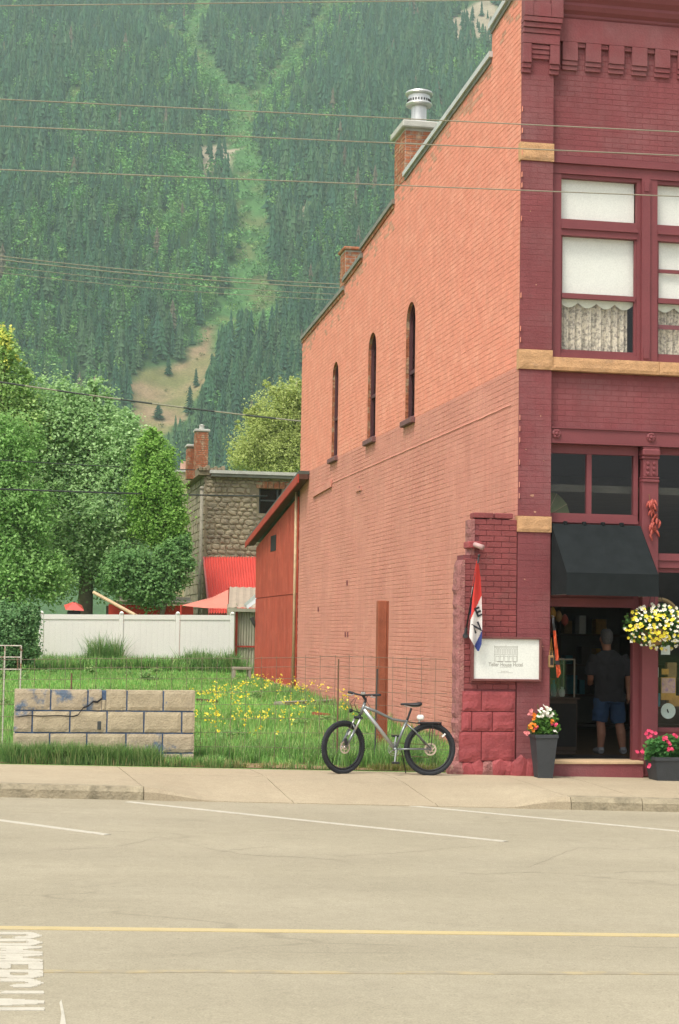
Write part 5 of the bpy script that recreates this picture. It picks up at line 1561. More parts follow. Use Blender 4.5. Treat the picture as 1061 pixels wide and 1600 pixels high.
# ------------------------------------------------------------------ bicycle
BY = 22.2
def bp(px, py, dy=0.0):
    p = at(px, py, BY); return Vector((p[0], BY + dy, p[2]))
fh, rh, bbk = bp(536.5, 1156), bp(671.5, 1160), bp(617.5, 1160)
WR = .348
zf = walk_z(fh.x, BY) + WR - .006; zr = walk_z(rh.x, BY) + WR - .006
dzf, dzr = zf - fh.z, zr - rh.z
def B(px, py, dy=0.0):
    p = bp(px, py, dy)
    t = (p.x - fh.x) / (rh.x - fh.x)
    p.z += dzf + (dzr - dzf) * min(max(t, -.2), 1.2); return p
FH, RH, BB = B(536.5, 1156), B(671.5, 1160), B(617.5, 1160)
bike = thing('bicycle', 'grey mountain bicycle with knobbly tyres and rear rack leaning at the wire fence', 'bicycle', (5.5, BY, walk_z(5.5, BY)))
def wheel(c, steer):
    """wheel in its own frame: axle along y, then turned by the steering angle"""
    o = org(bike)
    rot = Matrix.Rotation(steer, 4, 'Z')
    def put(mb): mb.v = [tuple(Vector(c) + (rot @ Vector(v))) for v in mb.v]; return mb
    mb = MB(); mb.torus((0, 0, 0), WR - .029, .029, 'y', 56, 10, .95)
    for k_ in range(72):
        a = 2 * math.pi * k_ / 72
        for s_ in (-1, 0, 1):
            aa = a + (.02 if s_ else 0); ce = Vector((math.cos(aa), 0, math.sin(aa))) * (WR - (.001 if s_ == 0 else .008)); q = .0085
            t_ = Vector((-math.sin(aa), 0, math.cos(aa))); nn_ = Vector((math.cos(aa), 0, math.sin(aa)))
            y0 = s_ * .018
            vs = [ce + t_ * (q * sx) + Vector((0, y0 + .008 * sy, 0)) + nn_ * (.004 * sn - .003) for sn in (-1, 1) for sx, sy in ((-1, -1), (1, -1), (1, 1), (-1, 1))]
            mb.add(vs, [(4, 5, 6, 7), (0, 1, 5, 4), (1, 2, 6, 5), (2, 3, 7, 6), (3, 0, 4, 7)])
    put(mb); wh = mb.build('wheel', M['rubber'], bike, smooth=False)
    mb = MB(); mb.torus((0, 0, 0), WR - .068, .013, 'y', 48, 8, 1.0); put(mb); mb.build('rim', M['black'], wh, smooth=True)
    mb = MB()
    for k_ in range(28):
        a = 2 * math.pi * k_ / 28; s_ = 1 if k_ % 2 else -1
        b_ = a + (.35 if (k_ // 2) % 2 else -.35)
        mb.tube([(.025 * math.cos(b_), s_ * .028, .025 * math.sin(b_)), ((WR - .075) * math.cos(a), 0, (WR - .075) * math.sin(a))], .0013, 4)
    put(mb); mb.build('spokes', mat('dull_spokes', (.12, .12, .12), .7), wh)
    mb = MB(); mb.lathe([(.008, -.05), (.012, -.045), (.026, -.03), (.018, -.02), (.018, .02), (.026, .03), (.012, .045), (.008, .05)], (0, 0, 0), 14, 'y'); put(mb); mb.build('hub', M['chrome'], wh, smooth=True)
    # disc rotor on the near side with cut-outs
    mb = MB(); n = 36
    for r0, r1 in ((.062, .082), (.022, .034)):
        for k_ in range(n):
            a, b_ = 2 * math.pi * k_ / n, 2 * math.pi * (k_ + 1) / n
            mb.prism([(r0 * math.cos(a), -.040, r0 * math.sin(a)), (r1 * math.cos(a), -.040, r1 * math.sin(a)), (r1 * math.cos(b_), -.040, r1 * math.sin(b_)), (r0 * math.cos(b_), -.040, r0 * math.sin(b_))], (0, .003, 0))
    for k_ in range(6):
        a = k_ * 1.0472
        mb.tube([(.03 * math.cos(a), -.0385, .03 * math.sin(a)), (.066 * math.cos(a + .45), -.0385, .066 * math.sin(a + .45))], .005, 5)
    put(mb); mb.build('disc_rotor', M['disc'], wh)
    mb = MB(); mb.bbox(-.03, .03, -.035, -.030, -.012, .012, .003)
    a = .9 if steer else .75
    mb.v = [tuple(Matrix.Rotation(-a, 3, 'Y') @ Vector((v[0], v[1], v[2])) + Vector((.2 * math.cos(.45) * (1 if not steer else .4), 0, .2 * math.sin(1.15)))) for v in mb.v]
    put(mb); mb.build('reflector', M['white'], wh)
    return wh
STEER = R_(26)
wheel(FH, STEER); wheel(RH, 0)
HT, HB, CR = B(569.5, 1090), B(564.5, 1103), B(560, 1110)
ST, SP_ = B(635.5, 1117), B(643, 1096)
BEND = B(613.5, 1113)
mb = MB()
mb.tube([B(570.5, 1087), B(563.5, 1105.5)], .021, 12)
mb.tube([B(569, 1093), B(590, 1101.5), BEND, B(625, 1115), ST], [.021, .019, .017, .016, .016], 12)           # top tube with its bend
mb.tube([ST + Vector((.004, 0, .02)), BB], .0185, 12)
mb.tube([BB + Vector((0, -.037, 0)), BB + Vector((0, .037, 0))], .026, 14)
for s_ in (-1, 1):
    mb.tube([ST + Vector((0, s_ * .015, -.03)), ST + (RH - ST) * .35 + Vector((0, s_ * .045, 0)), RH + Vector((0, s_ * .062, .01))], .0095, 8)
    mb.tube([BB + Vector((.01, s_ * .02, 0)), BB + (RH - BB) * .4 + Vector((0, s_ * .045, .005)), RH + Vector((0, s_ * .062, 0))], .011, 8)
mb.build('frame', M['bikegrey'], bike, smooth=True)
mb = MB(); mb.tube([B(568.5, 1097), B(590, 1124), BB + Vector((-.012, 0, .015))], [.026, .025, .021], 12); mb.build('down_tube', M['biksilver'], bike, smooth=True)
# suspension fork (turned with the wheel)
rot = Matrix.Rotation(STEER, 3, 'Z')
sd_ = rot @ Vector((0, 1, 0))
mb = MB()
for s_ in (-1, 1):
    q = sd_ * (.058 * s_)
    mb.tube([FH + q, FH + q + (CR - FH) * .58], [.017, .019], 10)
mb.tube([FH + (CR - FH) * .62 - sd_ * .06, FH + (CR - FH) * .72 + Vector((-.02, 0, .03)), FH + (CR - FH) * .62 + sd_ * .06], .012, 8)
fk = mb.build('fork', M['bikegrey'], bike, smooth=True)
mb = MB()
for s_ in (-1, 1): mb.tube([FH + sd_ * (.058 * s_) + (CR - FH) * .55, CR + sd_ * (.058 * s_)], .014, 10)
mb.build('stanchion', M['chrome'], fk, smooth=True)
mb = MB(); mb.tube([CR - sd_ * .07, CR + sd_ * .07], .022, 10); mb.tube([CR, HB], .018, 10)
mb.bbox(FH.x + .0, FH.x + .04, FH.y - .085, FH.y - .055, FH.z + .03, FH.z + .12, .006)
mb.build('fork_crown', M['black'], fk)
# handlebar, stem, grips, levers
SM = B(567, 1075.5)
hd = (sd_ * -1)     # near side of the bar
mb = MB(); mb.tube([B(570.5, 1087), B(571.5, 1082), SM], [.018, .019, .018], 10); mb.build('stem', M['black'], bike)
N_ = SM - sd_ * .33 + Vector((.02, 0, .02)); F_ = SM + sd_ * .33 + Vector((.02, 0, .03))
mb = MB(); mb.tube([N_, SM - sd_ * .12 + Vector((0, 0, .012)), SM, SM + sd_ * .12 + Vector((0, 0, .012)), F_], .0125, 10)
hb_ = mb.build('handlebar', M['black'], bike, smooth=True)
for E_, s_ in ((N_, 1), (F_, -1)):
    d = (SM - E_).normalized()
    mb = MB(); mb.tube([E_ - d * .005, E_ + d * .12], .0175, 10); mb.build('grip', M['rubber'], hb_)
    mb = MB(); mb.tube([E_ + d * .14, E_ + d * .13 + rot @ Vector((-.045, 0, -.02)), E_ + d * .03 + rot @ Vector((-.055, 0, -.03))], .006, 6); mb.build('brake_lever', M['chrome'], hb_)
mb = MB(); mb.bbox(SM.x - .03, SM.x + .03, SM.y - .05, SM.y + .0, SM.z + .01, SM.z + .045, .008); mb.build('cycle_computer', M['chrome'], hb_)
for k_, (q0, q1) in enumerate((((556, 1078), (560, 1104)), ((553, 1080), (551, 1100)), ((575, 1074), (577, 1093)))):
    mb = MB(); a, b = B(*q0, -.05), B(*q1, -.03); mb.tube([a, (a + b) / 2 + Vector((-.05, -.02, .02)), b], .004, 5); mb.build('cable', M['black'], hb_)
# front lamp at the crown
mb = MB(); a = B(552, 1099); mb.lathe([(.012, .0), (.026, -.02), (.028, -.045), (.024, -.05), (0, -.05)], tuple(a), 12, 'x'); mb.tube([a, HB], .008, 6); mb.build('front_lamp', M['black'], bike)
# saddle and post
mb = MB(); mb.tube([ST, SP_], .0145, 10); mb.build('seat_post', M['black'], bike)
mb = MB(); sc = B(643, 1091.5)
prof = [(-.145, .012, .012, .012), (-.12, .022, .016, .014), (-.05, .03, .02, .012), (.0, .045, .024, .008), (.06, .07, .03, .008), (.10, .078, .032, .014), (.13, .06, .026, .02), (.14, .03, .012, .022)]
vs = []; n = 12
for x, hw, hh, dz in prof:
    for k_ in range(n):
        a = 2 * math.pi * k_ / n; vs.append((sc.x + x, sc.y + hw * math.cos(a), sc.z + dz + hh * math.sin(a) * (1 if math.sin(a) > 0 else .9)))
mb.add(vs, [(i * n + k_, i * n + (k_ + 1) % n, (i + 1) * n + (k_ + 1) % n, (i + 1) * n + k_) for i in range(len(prof) - 1) for k_ in range(n)] + [tuple(range(n)), tuple(range((len(prof) - 1) * n, len(prof) * n))])
sad = mb.build('saddle', M['black'], bike, smooth=True)
mb = MB()
for s_ in (-1, 1): mb.tube([sc + Vector((-.10, s_ * .015, .0)), sc + Vector((-.03, s_ * .022, -.02)), sc + Vector((.05, s_ * .022, -.02)), sc + Vector((.09, s_ * .03, .0))], .0045, 6)
mb.build('saddle_rail', M['chrome'], sad)
# drivetrain
mb = MB(); c_ = BB + Vector((0, .045, 0)); mb.torus(tuple(c_), .085, .004, 'y', 36, 6); mb.torus(tuple(c_ + Vector((0, .01, 0))), .06, .004, 'y', 30, 6)
for k_ in range(5): mb.tube([c_, c_ + Vector((.085 * math.cos(k_ * 1.2566), 0, .085 * math.sin(k_ * 1.2566)))], .007, 5)
cr_ = mb.build('chainring', M['chrome'], bike)
for s_, dz, dx in ((-1, -.165, -.02), (1, .165, .03)):
    e_ = BB + Vector((dx, s_ * .075, dz))
    mb = MB(); mb.tube([BB + Vector((0, s_ * .06, 0)), e_], [.014, .011], 8); ca = mb.build('crank_arm', M['biksilver'], bike)
    mb = MB(); mb.bbox(e_.x - .045, e_.x + .045, e_.y + (-.10 if s_ < 0 else .01), e_.y + (-.01 if s_ < 0 else .10), e_.z - .012, e_.z + .012, .004); mb.build('pedal', M['black'], ca)
mb = MB(); c_ = RH + Vector((0, .042, 0))
for r in (.05, .042, .034): mb.torus(tuple(c_ + Vector((0, -(.05 - r) * .8, 0))), r, .004, 'y', 24, 6)
mb.build('sprockets', M['chrome'], bike)
mb = MB(); mb.tube([BB + Vector((0, .045, .085)), c_ + Vector((0, 0, .05))], .004, 5); mb.tube([BB + Vector((0, .045, -.085)), c_ + Vector((.01, 0, -.11)), c_ + Vector((.03, 0, -.06)), c_ + Vector((0, 0, -.05))], .004, 5)
mb.build('chain', M['rust'], bike)
# rear rack and tail lamp
mb = MB(); a, b = B(655, 1120), B(688, 1119.5)
for s_ in (-.045, 0, .045): mb.tube([a + Vector((0, s_, 0)), b + Vector((0, s_, 0))], .006, 6)
for x in (a.x, (a.x + b.x) / 2, b.x): mb.tube([(x, BY - .05, a.z), (x, BY + .05, a.z)], .006, 6)
mb.bbox(a.x - .01, b.x + .01, BY - .055, BY + .055, a.z + .004, a.z + .022, .006)
for s_ in (-1, 1): mb.tube([((a.x + b.x) / 2 + .03, BY + s_ * .06, a.z), RH + Vector((0, s_ * .07, .02))], .005, 6)
mb.tube([a, ST + Vector((.02, 0, .0))], .008, 6)
mb.bbox(b.x - .03, b.x + .02, BY - .03, BY + .03, a.z - .05, a.z - .005, .008)
mb.build('rack', M['black'], bike)
mb = MB(); a = B(656, 1111); mb.bbox(a.x - .035, a.x + .055, BY - .04, BY + .04, a.z - .03, a.z + .04, .02); mb.tube([a, B(655, 1120)], .008, 6); mb.build('light_pack', M['white'], bike)
# plain kickstand behind
mb = MB(); a = BB + Vector((.10, .05, -.02)); mb.tube([a, (a.x + .10, BY + .22, walk_z(a.x, BY + .2) + .006)], .008, 6); mb.build('kickstand', M['black'], bike)

# ------------------------------------------------------------------ low block wall with remains of blue paint
YW = 22.98
lw = thing('block_wall', 'low cracked tan block wall with remains of blue paint', 'wall', (1.4, YW, .1))
WX0, WX1 = .20, 2.555
zr_ = [.02, .275, .535, .822, 1.095]
mb = MB(); mb.box(WX0 + .015, WX1 - .015, YW + .014, YW + .26, -.05, 1.085); mb.build('mortar', M['bluemortar'], lw)
cutsA = [WX0, .665, 1.145, 1.655, 2.135, WX1]
cutsB = [WX0, .435, .92, 1.40, 1.885, 2.385, WX1]
def block(x0, x1, z0, z1, m, seed, cut=None):
    """split-faced concrete block with worn edges; cut = polygon of the face (x,z) where it is broken"""
    n, k = max(4, int((x1 - x0) / .045)), 6
    vs = []; q = n + 1
    for j in range(k + 1):
        for i in range(n + 1):
            u_, v_ = i / n, j / k
            x, z = x0 + (x1 - x0) * u_, z0 + (z1 - z0) * v_
            e = min(u_ * (x1 - x0), (1 - u_) * (x1 - x0), v_ * (z1 - z0), (1 - v_) * (z1 - z0))
            d = .010 * min(1, e / .02) + .005 * mnoise.noise(Vector((x * 7, z * 7, seed))) + .003 * mnoise.noise(Vector((x * 25, z * 25, seed)))
            jx_ = .004 * mnoise.noise(Vector((x * 9, z * 13, seed + 5))) if i in (0, n) or j in (0, k) else 0
            vs.append((x + jx_, YW + .004 - d, z + jx_))
    fs = [(j * q + i, j * q + i + 1, (j + 1) * q + i + 1, (j + 1) * q + i) for j in range(k) for i in range(n)]
    b = len(vs)
    vs += [(x0, YW + .03, z0), (x1, YW + .03, z0), (x1, YW + .27, z1), (x0, YW + .27, z1)]
    fs += [tuple(range(0, q))[::-1] + (b, b + 1), tuple(k * q + i for i in range(q)) + (b + 2, b + 3), tuple(j * q for j in range(k + 1)) + (b + 3, b), tuple(j * q + n for j in range(k, -1, -1)) + (b + 1, b + 2)]
    mb = MB(); mb.add(vs, fs)
    return mb.build('block', m, lw)
g = .0105
for i in range(5):
    x0, x1 = cutsA[i] + (g if i else 0), cutsA[i + 1] - (g if i < 4 else 0)
    if i == 2:      # broken block beside the notch
        block(x0, 1.325, zr_[3] + g, zr_[4], M['block_blue'], 2); block(1.385, x1, zr_[3] + g, zr_[4], M['block'], 22)
        block(1.33, 1.38, zr_[3] + g, zr_[4] - .13, M['block'], 23)
    else: block(x0, x1, zr_[3] + g, zr_[4] - .004 * (i % 2), M['block_blue'] if i < 2 else M['block'], i)
for i in range(6): block(cutsB[i] + (g if i else 0), cutsB[i + 1] - (g if i < 5 else 0), zr_[2] + g, zr_[3] - g, M['block'] if i not in (0,) else M['block_blue'], 10 + i)
for i in range(5): block(cutsA[i] + (g if i else 0), cutsA[i + 1] - (g if i < 4 else 0), zr_[1] + g, zr_[2] - g, M['block_blue'] if i > 2 else M['block'], 20 + i)
for i in range(6): block(cutsB[i] + (g if i else 0), cutsB[i + 1] - (g if i < 5 else 0), zr_[0], zr_[1] - g, M['block_blue'], 30 + i)
# crack below the notch: the gap's shade painted as a dark strip
ck = [(160, 1091), (152, 1097), (146, 1096), (138, 1103), (130, 1106), (122, 1117), (114, 1119.5), (90, 1118), (68, 1119), (44, 1118), (24, 1120.5)]
ckw = [3.2, 3.6, 2.8, 2.6, 2.4, 2.2, 1.8, 1.5, 1.6, 1.4, 1.2]
mb = MB(); vs = []
for (a, b), wd in zip(ck, ckw):
    p, q = at(a, b - wd / 2, YW - .012), at(a, b + wd / 2, YW - .012)
    vs += [(p[0], YW - .0135, p[2]), (q[0], YW - .0135, q[2])]
mb.add(vs, [(2 * i, 2 * i + 1, 2 * i + 3, 2 * i + 2) for i in range(len(ck) - 1)])
mb.build('crack', M['dark'], lw)
a = at(155, 1134, YW); mb = MB(); mb.bbox(a[0] - .025, a[0] + .025, YW - .014, YW, a[2] - .05, a[2] + .06, .006); mb.build('iron_stub', M['cable_dark'], lw)

# ------------------------------------------------------------------ wooden post, wire fence, pipe frame, planks
po_ = at(597, 1000, 24.6)
pw = thing('wooden_post', 'tall brown square timber post standing in front of the brick wall', 'post', (po_[0], 24.6, lawn_z(po_[0], 24.6)))
zt = at(597, 938.5, 24.6)[2]
mb = MB(); mb.bbox(po_[0] - .075, po_[0] + .055, 24.54, 24.68, lawn_z(po_[0], 24.6) - .2, zt, .008); mb.build('shaft', M['wood'], pw)
mb = MB(); mb.bbox(po_[0] + .056, po_[0] + .085, 24.55, 24.67, lawn_z(po_[0], 24.6) - .2, zt - .004, .004); mb.build('board', M['wood'], pw)

YFN = 23.35
wf = thing('wire_fence', 'rusty wire mesh fence on thin iron stakes across the lot', 'fence', (3.0, YFN, lawn_z(3, YFN)))
def fz(x): return lawn_z(x, YFN)
ztop = {}
def ftop(x): return at(533 + (x - 4.6) * 118, 1026, YFN)[2] - .02 * math.sin(x * 1.3) * 1.0 - (.04 * math.sin((x + 2) * .9) ** 2)
mb = MB()
x = -2.6
k_ = 0
while x < 6.1:
    pts = [(x + .012 * mnoise.noise(Vector((x * 3, z_ * 2, 1))) + .004 * z_, YFN + .02 * mnoise.noise(Vector((x, z_ * 2, 8))), fz(x) - .03 + (ftop(x) - fz(x) + .05) * z_) for z_ in np.linspace(0, 1, 6)]
    mb.tube(pts, .0030, 4, caps=False)
    x += .203; k_ += 1
mb.build('upright_wires', M['wirefence'], wf)
mb = MB()
for j in range(9):
    t = j / 8
    pts = []
    for x in np.linspace(-2.6, 6.1, 60):
        z = fz(x) + .02 + (ftop(x) - fz(x) - .02) * (1 - (1 - t) ** 1.15) + .014 * mnoise.noise(Vector((x * 1.6, j * 3.1, 2)))
        pts.append((x, YFN - .004 + .02 * mnoise.noise(Vector((x, t * 2, 8))), z))
    mb.tube(pts, .0030 if j < 8 else .0035, 4, caps=False)
mb.build('line_wires', M['wirefence'], wf)
for px, py, lean in ((529, 1030, .0), (589.5, 1045, .02), (112, 1052, .0), (-90, 1030, 0)):
    p = at(px, py, YFN - .03)
    mb = MB(); mb.tube([(p[0] - lean, YFN - .03, fz(p[0]) - .1), (p[0], YFN - .03, p[2])], .012, 6); mb.build('stake', M['rust'] if px < 585 else M['cable_dark'], wf)

YPF = 24.2
pf = thing('pipe_frame', 'chipped white pipe frame standing at the left edge of the lawn', 'frame', (at(20, 1040, YPF)[0], YPF, lawn_z(0, YPF)))
mb = MB()
for px in (8, 33.5, -30):
    p = at(px, 1009, YPF); mb.tube([(p[0], YPF, lawn_z(p[0], YPF) - .05), (p[0], YPF, p[2])], .011, 6)
mb.build('upright', M['rustwhite'], pf)
mb = MB()
for py in (1009, 1027, 1046): a, b = at(-60, py - .5, YPF), at(33.5, py, YPF); mb.tube([a, b], .0095, 6)
mb.build('crossbar', M['rustwhite'], pf)
mb = MB(); a, b = at(27.5, 1027, YPF), at(27.5, 1046, YPF); mb.tube([a, b], .009, 6); mb.tube([at(31, 1012, YPF), at(35, 1018, YPF)], .014, 6); mb.build('clamp', M['rust'], pf)

def lawn_at(px, py):
    """point of the lawn seen at a pixel"""
    Y = 23.0
    for _ in range(60):
        p = at(px, py, Y)
        dz = p[2] - lawn_z(p[0], Y)
        Y += dz * 4
        Y = min(max(Y, 22.8), 70)
    return p
def plank(label, q0, q1, wd, th, m):
    a, b = lawn_at(*q0), lawn_at(*q1)
    d = Vector((b[0] - a[0], b[1] - a[1], 0)).normalized(); q = Vector((-d.y, d.x, 0)) * wd / 2
    mb = MB(); A_, B_ = Vector((a[0], a[1], lawn_z(a[0], a[1]) + .05)), Vector((b[0], b[1], lawn_z(b[0], b[1]) + .05))
    mb.prism([A_ - q, B_ - q, B_ + q, A_ + q], (0, 0, th))
    return tag(mb.build('plank', m, None, loc=tuple((A_ + B_) / 2)), label, 'plank')
plank('long grey plank lying in the grass behind the bicycle', (436, 1106), (545, 1101), .26, .07, M['greywood'])
plank('short dark plank in the grass beside the block wall', (310, 1100), (337, 1103), .12, .06, M['shadowwood'])
plank('brown broken plank in the grass by the front wheel', (490, 1121), (515, 1124), .08, .05, M['wood'])
bq = lawn_at(540, 1097)
mb = MB(); mb.bbox(bq[0] - .14, bq[0] + .14, bq[1], bq[1] + .2, bq[2], bq[2] + .16, .02); tag(mb.build('concrete_lump', M['concrete'], None, loc=tuple(bq)), 'pale concrete lump in the grass by the brick wall', 'concrete')

# little wooden stool by the shed
st = thing('stool', 'small weathered wooden trestle stool by the grey tin shed', 'stool', (0, 0, 0))
sy_ = 45.0
a, b = at(363, 1042, sy_), at(392, 1042, sy_)
st.location = ((a[0] + b[0]) / 2, sy_, lawn_z(a[0], sy_))
mb = MB(); mb.bbox(a[0], b[0], sy_ - .15, sy_ + .15, a[2] - .07, a[2], .01); mb.build('seat', M['greywood'], st)
for x in (a[0] + .04, b[0] - .04):
    for y in (-.11, .11): mb = MB(); mb.bbox(x - .035, x + .035, sy_ + y - .03, sy_ + y + .03, lawn_z(x, sy_) - .02, a[2] - .07, .006); mb.build('leg', M['greywood'], st)

# ------------------------------------------------------------------ white vinyl fence
YV = 50.0
vf = thing('vinyl_fence', 'white vinyl privacy fence closing the back of the lot', 'fence', (3.9, YV, .6))
fx = [at(p, 958, YV)[0] for p in (-60, 65, 190, 278, 363)]
vz0 = .62
def vtop(x): return 2.27 + .012 * x
for i, x in enumerate(fx[1:]):
    zt = vtop(x) + .06
    mb = MB(); mb.bbox(x - .06, x + .06, YV - .036, YV + .065, lawn_z(x, YV) - .1, zt - .03, .008); p_ = mb.build('post', M['vinyl'], vf)
    mb = MB(); mb.lathe([(.075, 0), (.078, .02), (.05, .05), (0, .07)], (x, YV, zt - .03), 4); mb.v = [tuple(Vector((x, YV, 0)) + Matrix.Rotation(math.pi / 4, 3, 'Z') @ (Vector(v) - Vector((x, YV, 0)))) for v in mb.v]; mb.build('post_cap', M['vinyl'], p_)
for a, b in zip(fx[1:-1], fx[2:]):
    a, b = a + .066, b - .066
    for nm, z0, z1 in (('top_rail', -.14, .0), ('bottom_rail', -1.66, -1.52)):
        mb = MB(); mb.prism([(a, YV - .03, vtop(a) + z0), (b, YV - .03, vtop(b) + z0), (b, YV - .03, vtop(b) + z1), (a, YV - .03, vtop(a) + z1)], (0, .06, 0)); mb.build(nm, M['vinyl'], vf)
    nb = int(round((b - a) / .17)); wd = (b - a) / nb
    for k_ in range(nb):
        x0 = a + wd * k_ + .0004; x1 = a + wd * (k_ + 1) - .0004
        mb = MB(); mb.add([(x0, YV - .009, vtop(x0) - 1.53), (x0 + .01, YV - .012, vtop(x0) - 1.53), (x1 - .01, YV - .012, vtop(x1) - 1.53), (x1, YV - .009, vtop(x1) - 1.53), (x0, YV - .009, vtop(x0) - .13), (x0 + .01, YV - .012, vtop(x0) - .13), (x1 - .01, YV - .012, vtop(x1) - .13), (x1, YV - .009, vtop(x1) - .13)], [(0, 1, 5, 4), (1, 2, 6, 5), (2, 3, 7, 6)])
        mb.build('board', M['vinyl'], vf)

# ------------------------------------------------------------------ red lean-to shed behind the building
sd2 = thing('red_shed', 'tall red board lean-to shed at the back of the brick building', 'shed', (XW + 1.5, 43.5, .6))
SHY0, SHY1 = 40.22, 46.95
e0, e1 = at_x(467, 740, 6.6), at_x(384, 847, 6.6)
def roof_z(y): return e0[2] + (e1[2] - e0[2]) * (y - e0[1]) / (e1[1] - e0[1])
mb = MB()
mb.poly([(XW, SHY0, -.1), (XW, SHY1, -.1), (XW, SHY1, roof_z(SHY1) - .25), (XW, SHY0, roof_z(SHY0) - .25)])
mb.poly([(XW, SHY1, -.1), (10, SHY1, -.1), (10, SHY1, roof_z(SHY1) - .25), (XW, SHY1, roof_z(SHY1) - .25)])
mb.build('wall', M['shedtrim'], sd2)
y = SHY0 + .01
while y < SHY1 - .05:
    y2 = min(y + .29, SHY1)
    for z0, z1, pr in ((.45 - .0 * y, 2.78, .022), (2.80, None, .03)):
        zt0 = (roof_z(y) if z1 is None else z1) - (.25 if z1 is None else 0); zt1 = (roof_z(y2) if z1 is None else z1) - (.25 if z1 is None else 0)
        pj = pr + .004 * rng.random()
        mb = MB(); mb.prism([(XW - pj, y + .004, z0), (XW - pj, y2 - .004, z0), (XW - pj, y2 - .004, zt1), (XW - pj, y + .004, zt0)], (pj - .001, 0, 0)); mb.build('board', M['shedred'], sd2)
    y += .29
mb = MB(); mb.prism([(6.6, e0[1] + .02, roof_z(e0[1] + .02)), (6.6, e1[1], e1[2]), (6.6, e1[1], e1[2] + .07), (6.6, e0[1] + .02, e0[2] + .07)], (3.8, 0, 0)); rf = mb.build('roof', M['rooffelt'], sd2)
mb = MB(); mb.prism([(6.575, e0[1] + .02, e0[2] - .20), (6.575, e1[1] - .02, e1[2] - .16), (6.575, e1[1] - .02, e1[2] - .005), (6.575, e0[1] + .02, e0[2] - .005)], (.035, 0, 0)); mb.build('fascia', M['shedtrim'], rf)
mb = MB(); mb.prism([(6.612, e0[1] + .02, e0[2] - .12), (6.612, e1[1] - .02, e1[2] - .1), (6.612, e1[1] - .02, e1[2] - .004), (6.612, e0[1] + .02, e0[2] - .004)], (.22, 0, 0)); mb.build('soffit', M['shadowwood'], rf)
q0, q1 = at_x(423.5, 838, XW - .03), at_x(431.5, 860, XW - .03)
mb = MB(); mb.box(XW - .04, XW - .036, q1[1], q0[1], q1[2], q0[2]); hw = mb.build('vent_hole', M['dark'], sd2)
mb = MB(); mb.tube([(XW - .06, 40.3, .5), (XW - .06, 40.3, 5.2)], .035, 8); mb.build('downpipe', M['pipe'], sd2, smooth=True)
mb = MB(); mb.box(XW - .05, XW - .03, 40.45, 43.6, .3, .62 + .0); mb.build('plinth_board', M['salmon_low'], sd2)
# small tin canopy and lamp bracket at its far corner
mb = MB(); a = [at(385, 947, 47.2), at(404, 930, 47.0), at(405, 938, 46.9), at(387, 951, 47.1)]
mb.prism([tuple(p) for p in a], (.0, .5, .06)); mb.build('tin_canopy', M['galv'], sd2)
mb = MB(); mb.tube([at(402, 985, 47.0), at(397, 974, 46.9), at(393, 965, 46.9)], [.03, .05, .06], 6); mb.tube([at(402, 988, 47), at(396, 970, 46.9)], .03, 6); mb.build('lamp_bracket', M['cable_dark'], sd2)

# ------------------------------------------------------------------ grey tin shed
def corr(mb, p0, u, v, nu, pitch, amp, nrm):
    """corrugated sheet: ribs run along v"""
    p0, u, v, nrm = Vector(p0), Vector(u), Vector(v), Vector(nrm)
    vs = []
    for i in range(nu + 1):
        d = nrm * amp * math.cos(math.pi * i)
        q = p0 + u * (i / nu) + d
        vs += [q, q + v]
    mb.add(vs, [(2 * i, 2 * i + 2, 2 * i + 3, 2 * i + 1) for i in range(nu)])
tsd = thing('tin_shed', 'small grey green corrugated tin shed with tan roof', 'shed', (7.0, 50.5, .6))
a, b = at(368, 1040, 50.2), at(402, 952, 50.2)
mb = MB(); corr(mb, (a[0], 50.2, .45), (b[0] - a[0] + .5, 0, 0), (0, 0, b[2] - .45), 28, 0, .018, (0, 1, 0)); mb.build('front_sheet', M['tin'], tsd)
mb = MB(); mb.box(a[0] - .03, a[0] + .03, 50.13, 50.22, .45, b[2]); mb.box(a[0], b[0] + .5, 50.15, 50.18, 1.42, 1.47); mb.build('frame', M['shedtrim'], tsd)
mb = MB(); mb.box(a[0], a[0] + .02, 50.22, 52.4, .45, 2.7); mb.build('side_wall', M['tin'], tsd)
r0, r1 = at(357, 949, 50.0), at(402, 949, 50.0); r2, r3 = at(359, 917, 52.6), at(402, 917, 52.6)
mb = MB(); corr(mb, (r0[0], 50.0, r0[2]), (r1[0] - r0[0] + .4, 0, 0), (r2[0] - r0[0], 2.6, r2[2] - r0[2]), 12, 0, .012, (0, -.3, 1)); mb.build('roof', M['tinroof'], tsd)
mb = MB(); mb.box(r0[0], r1[0] + .4, 50.0, 50.05, r0[2] - .12, r0[2] - .02); mb.build('fascia', M['tin'], tsd)

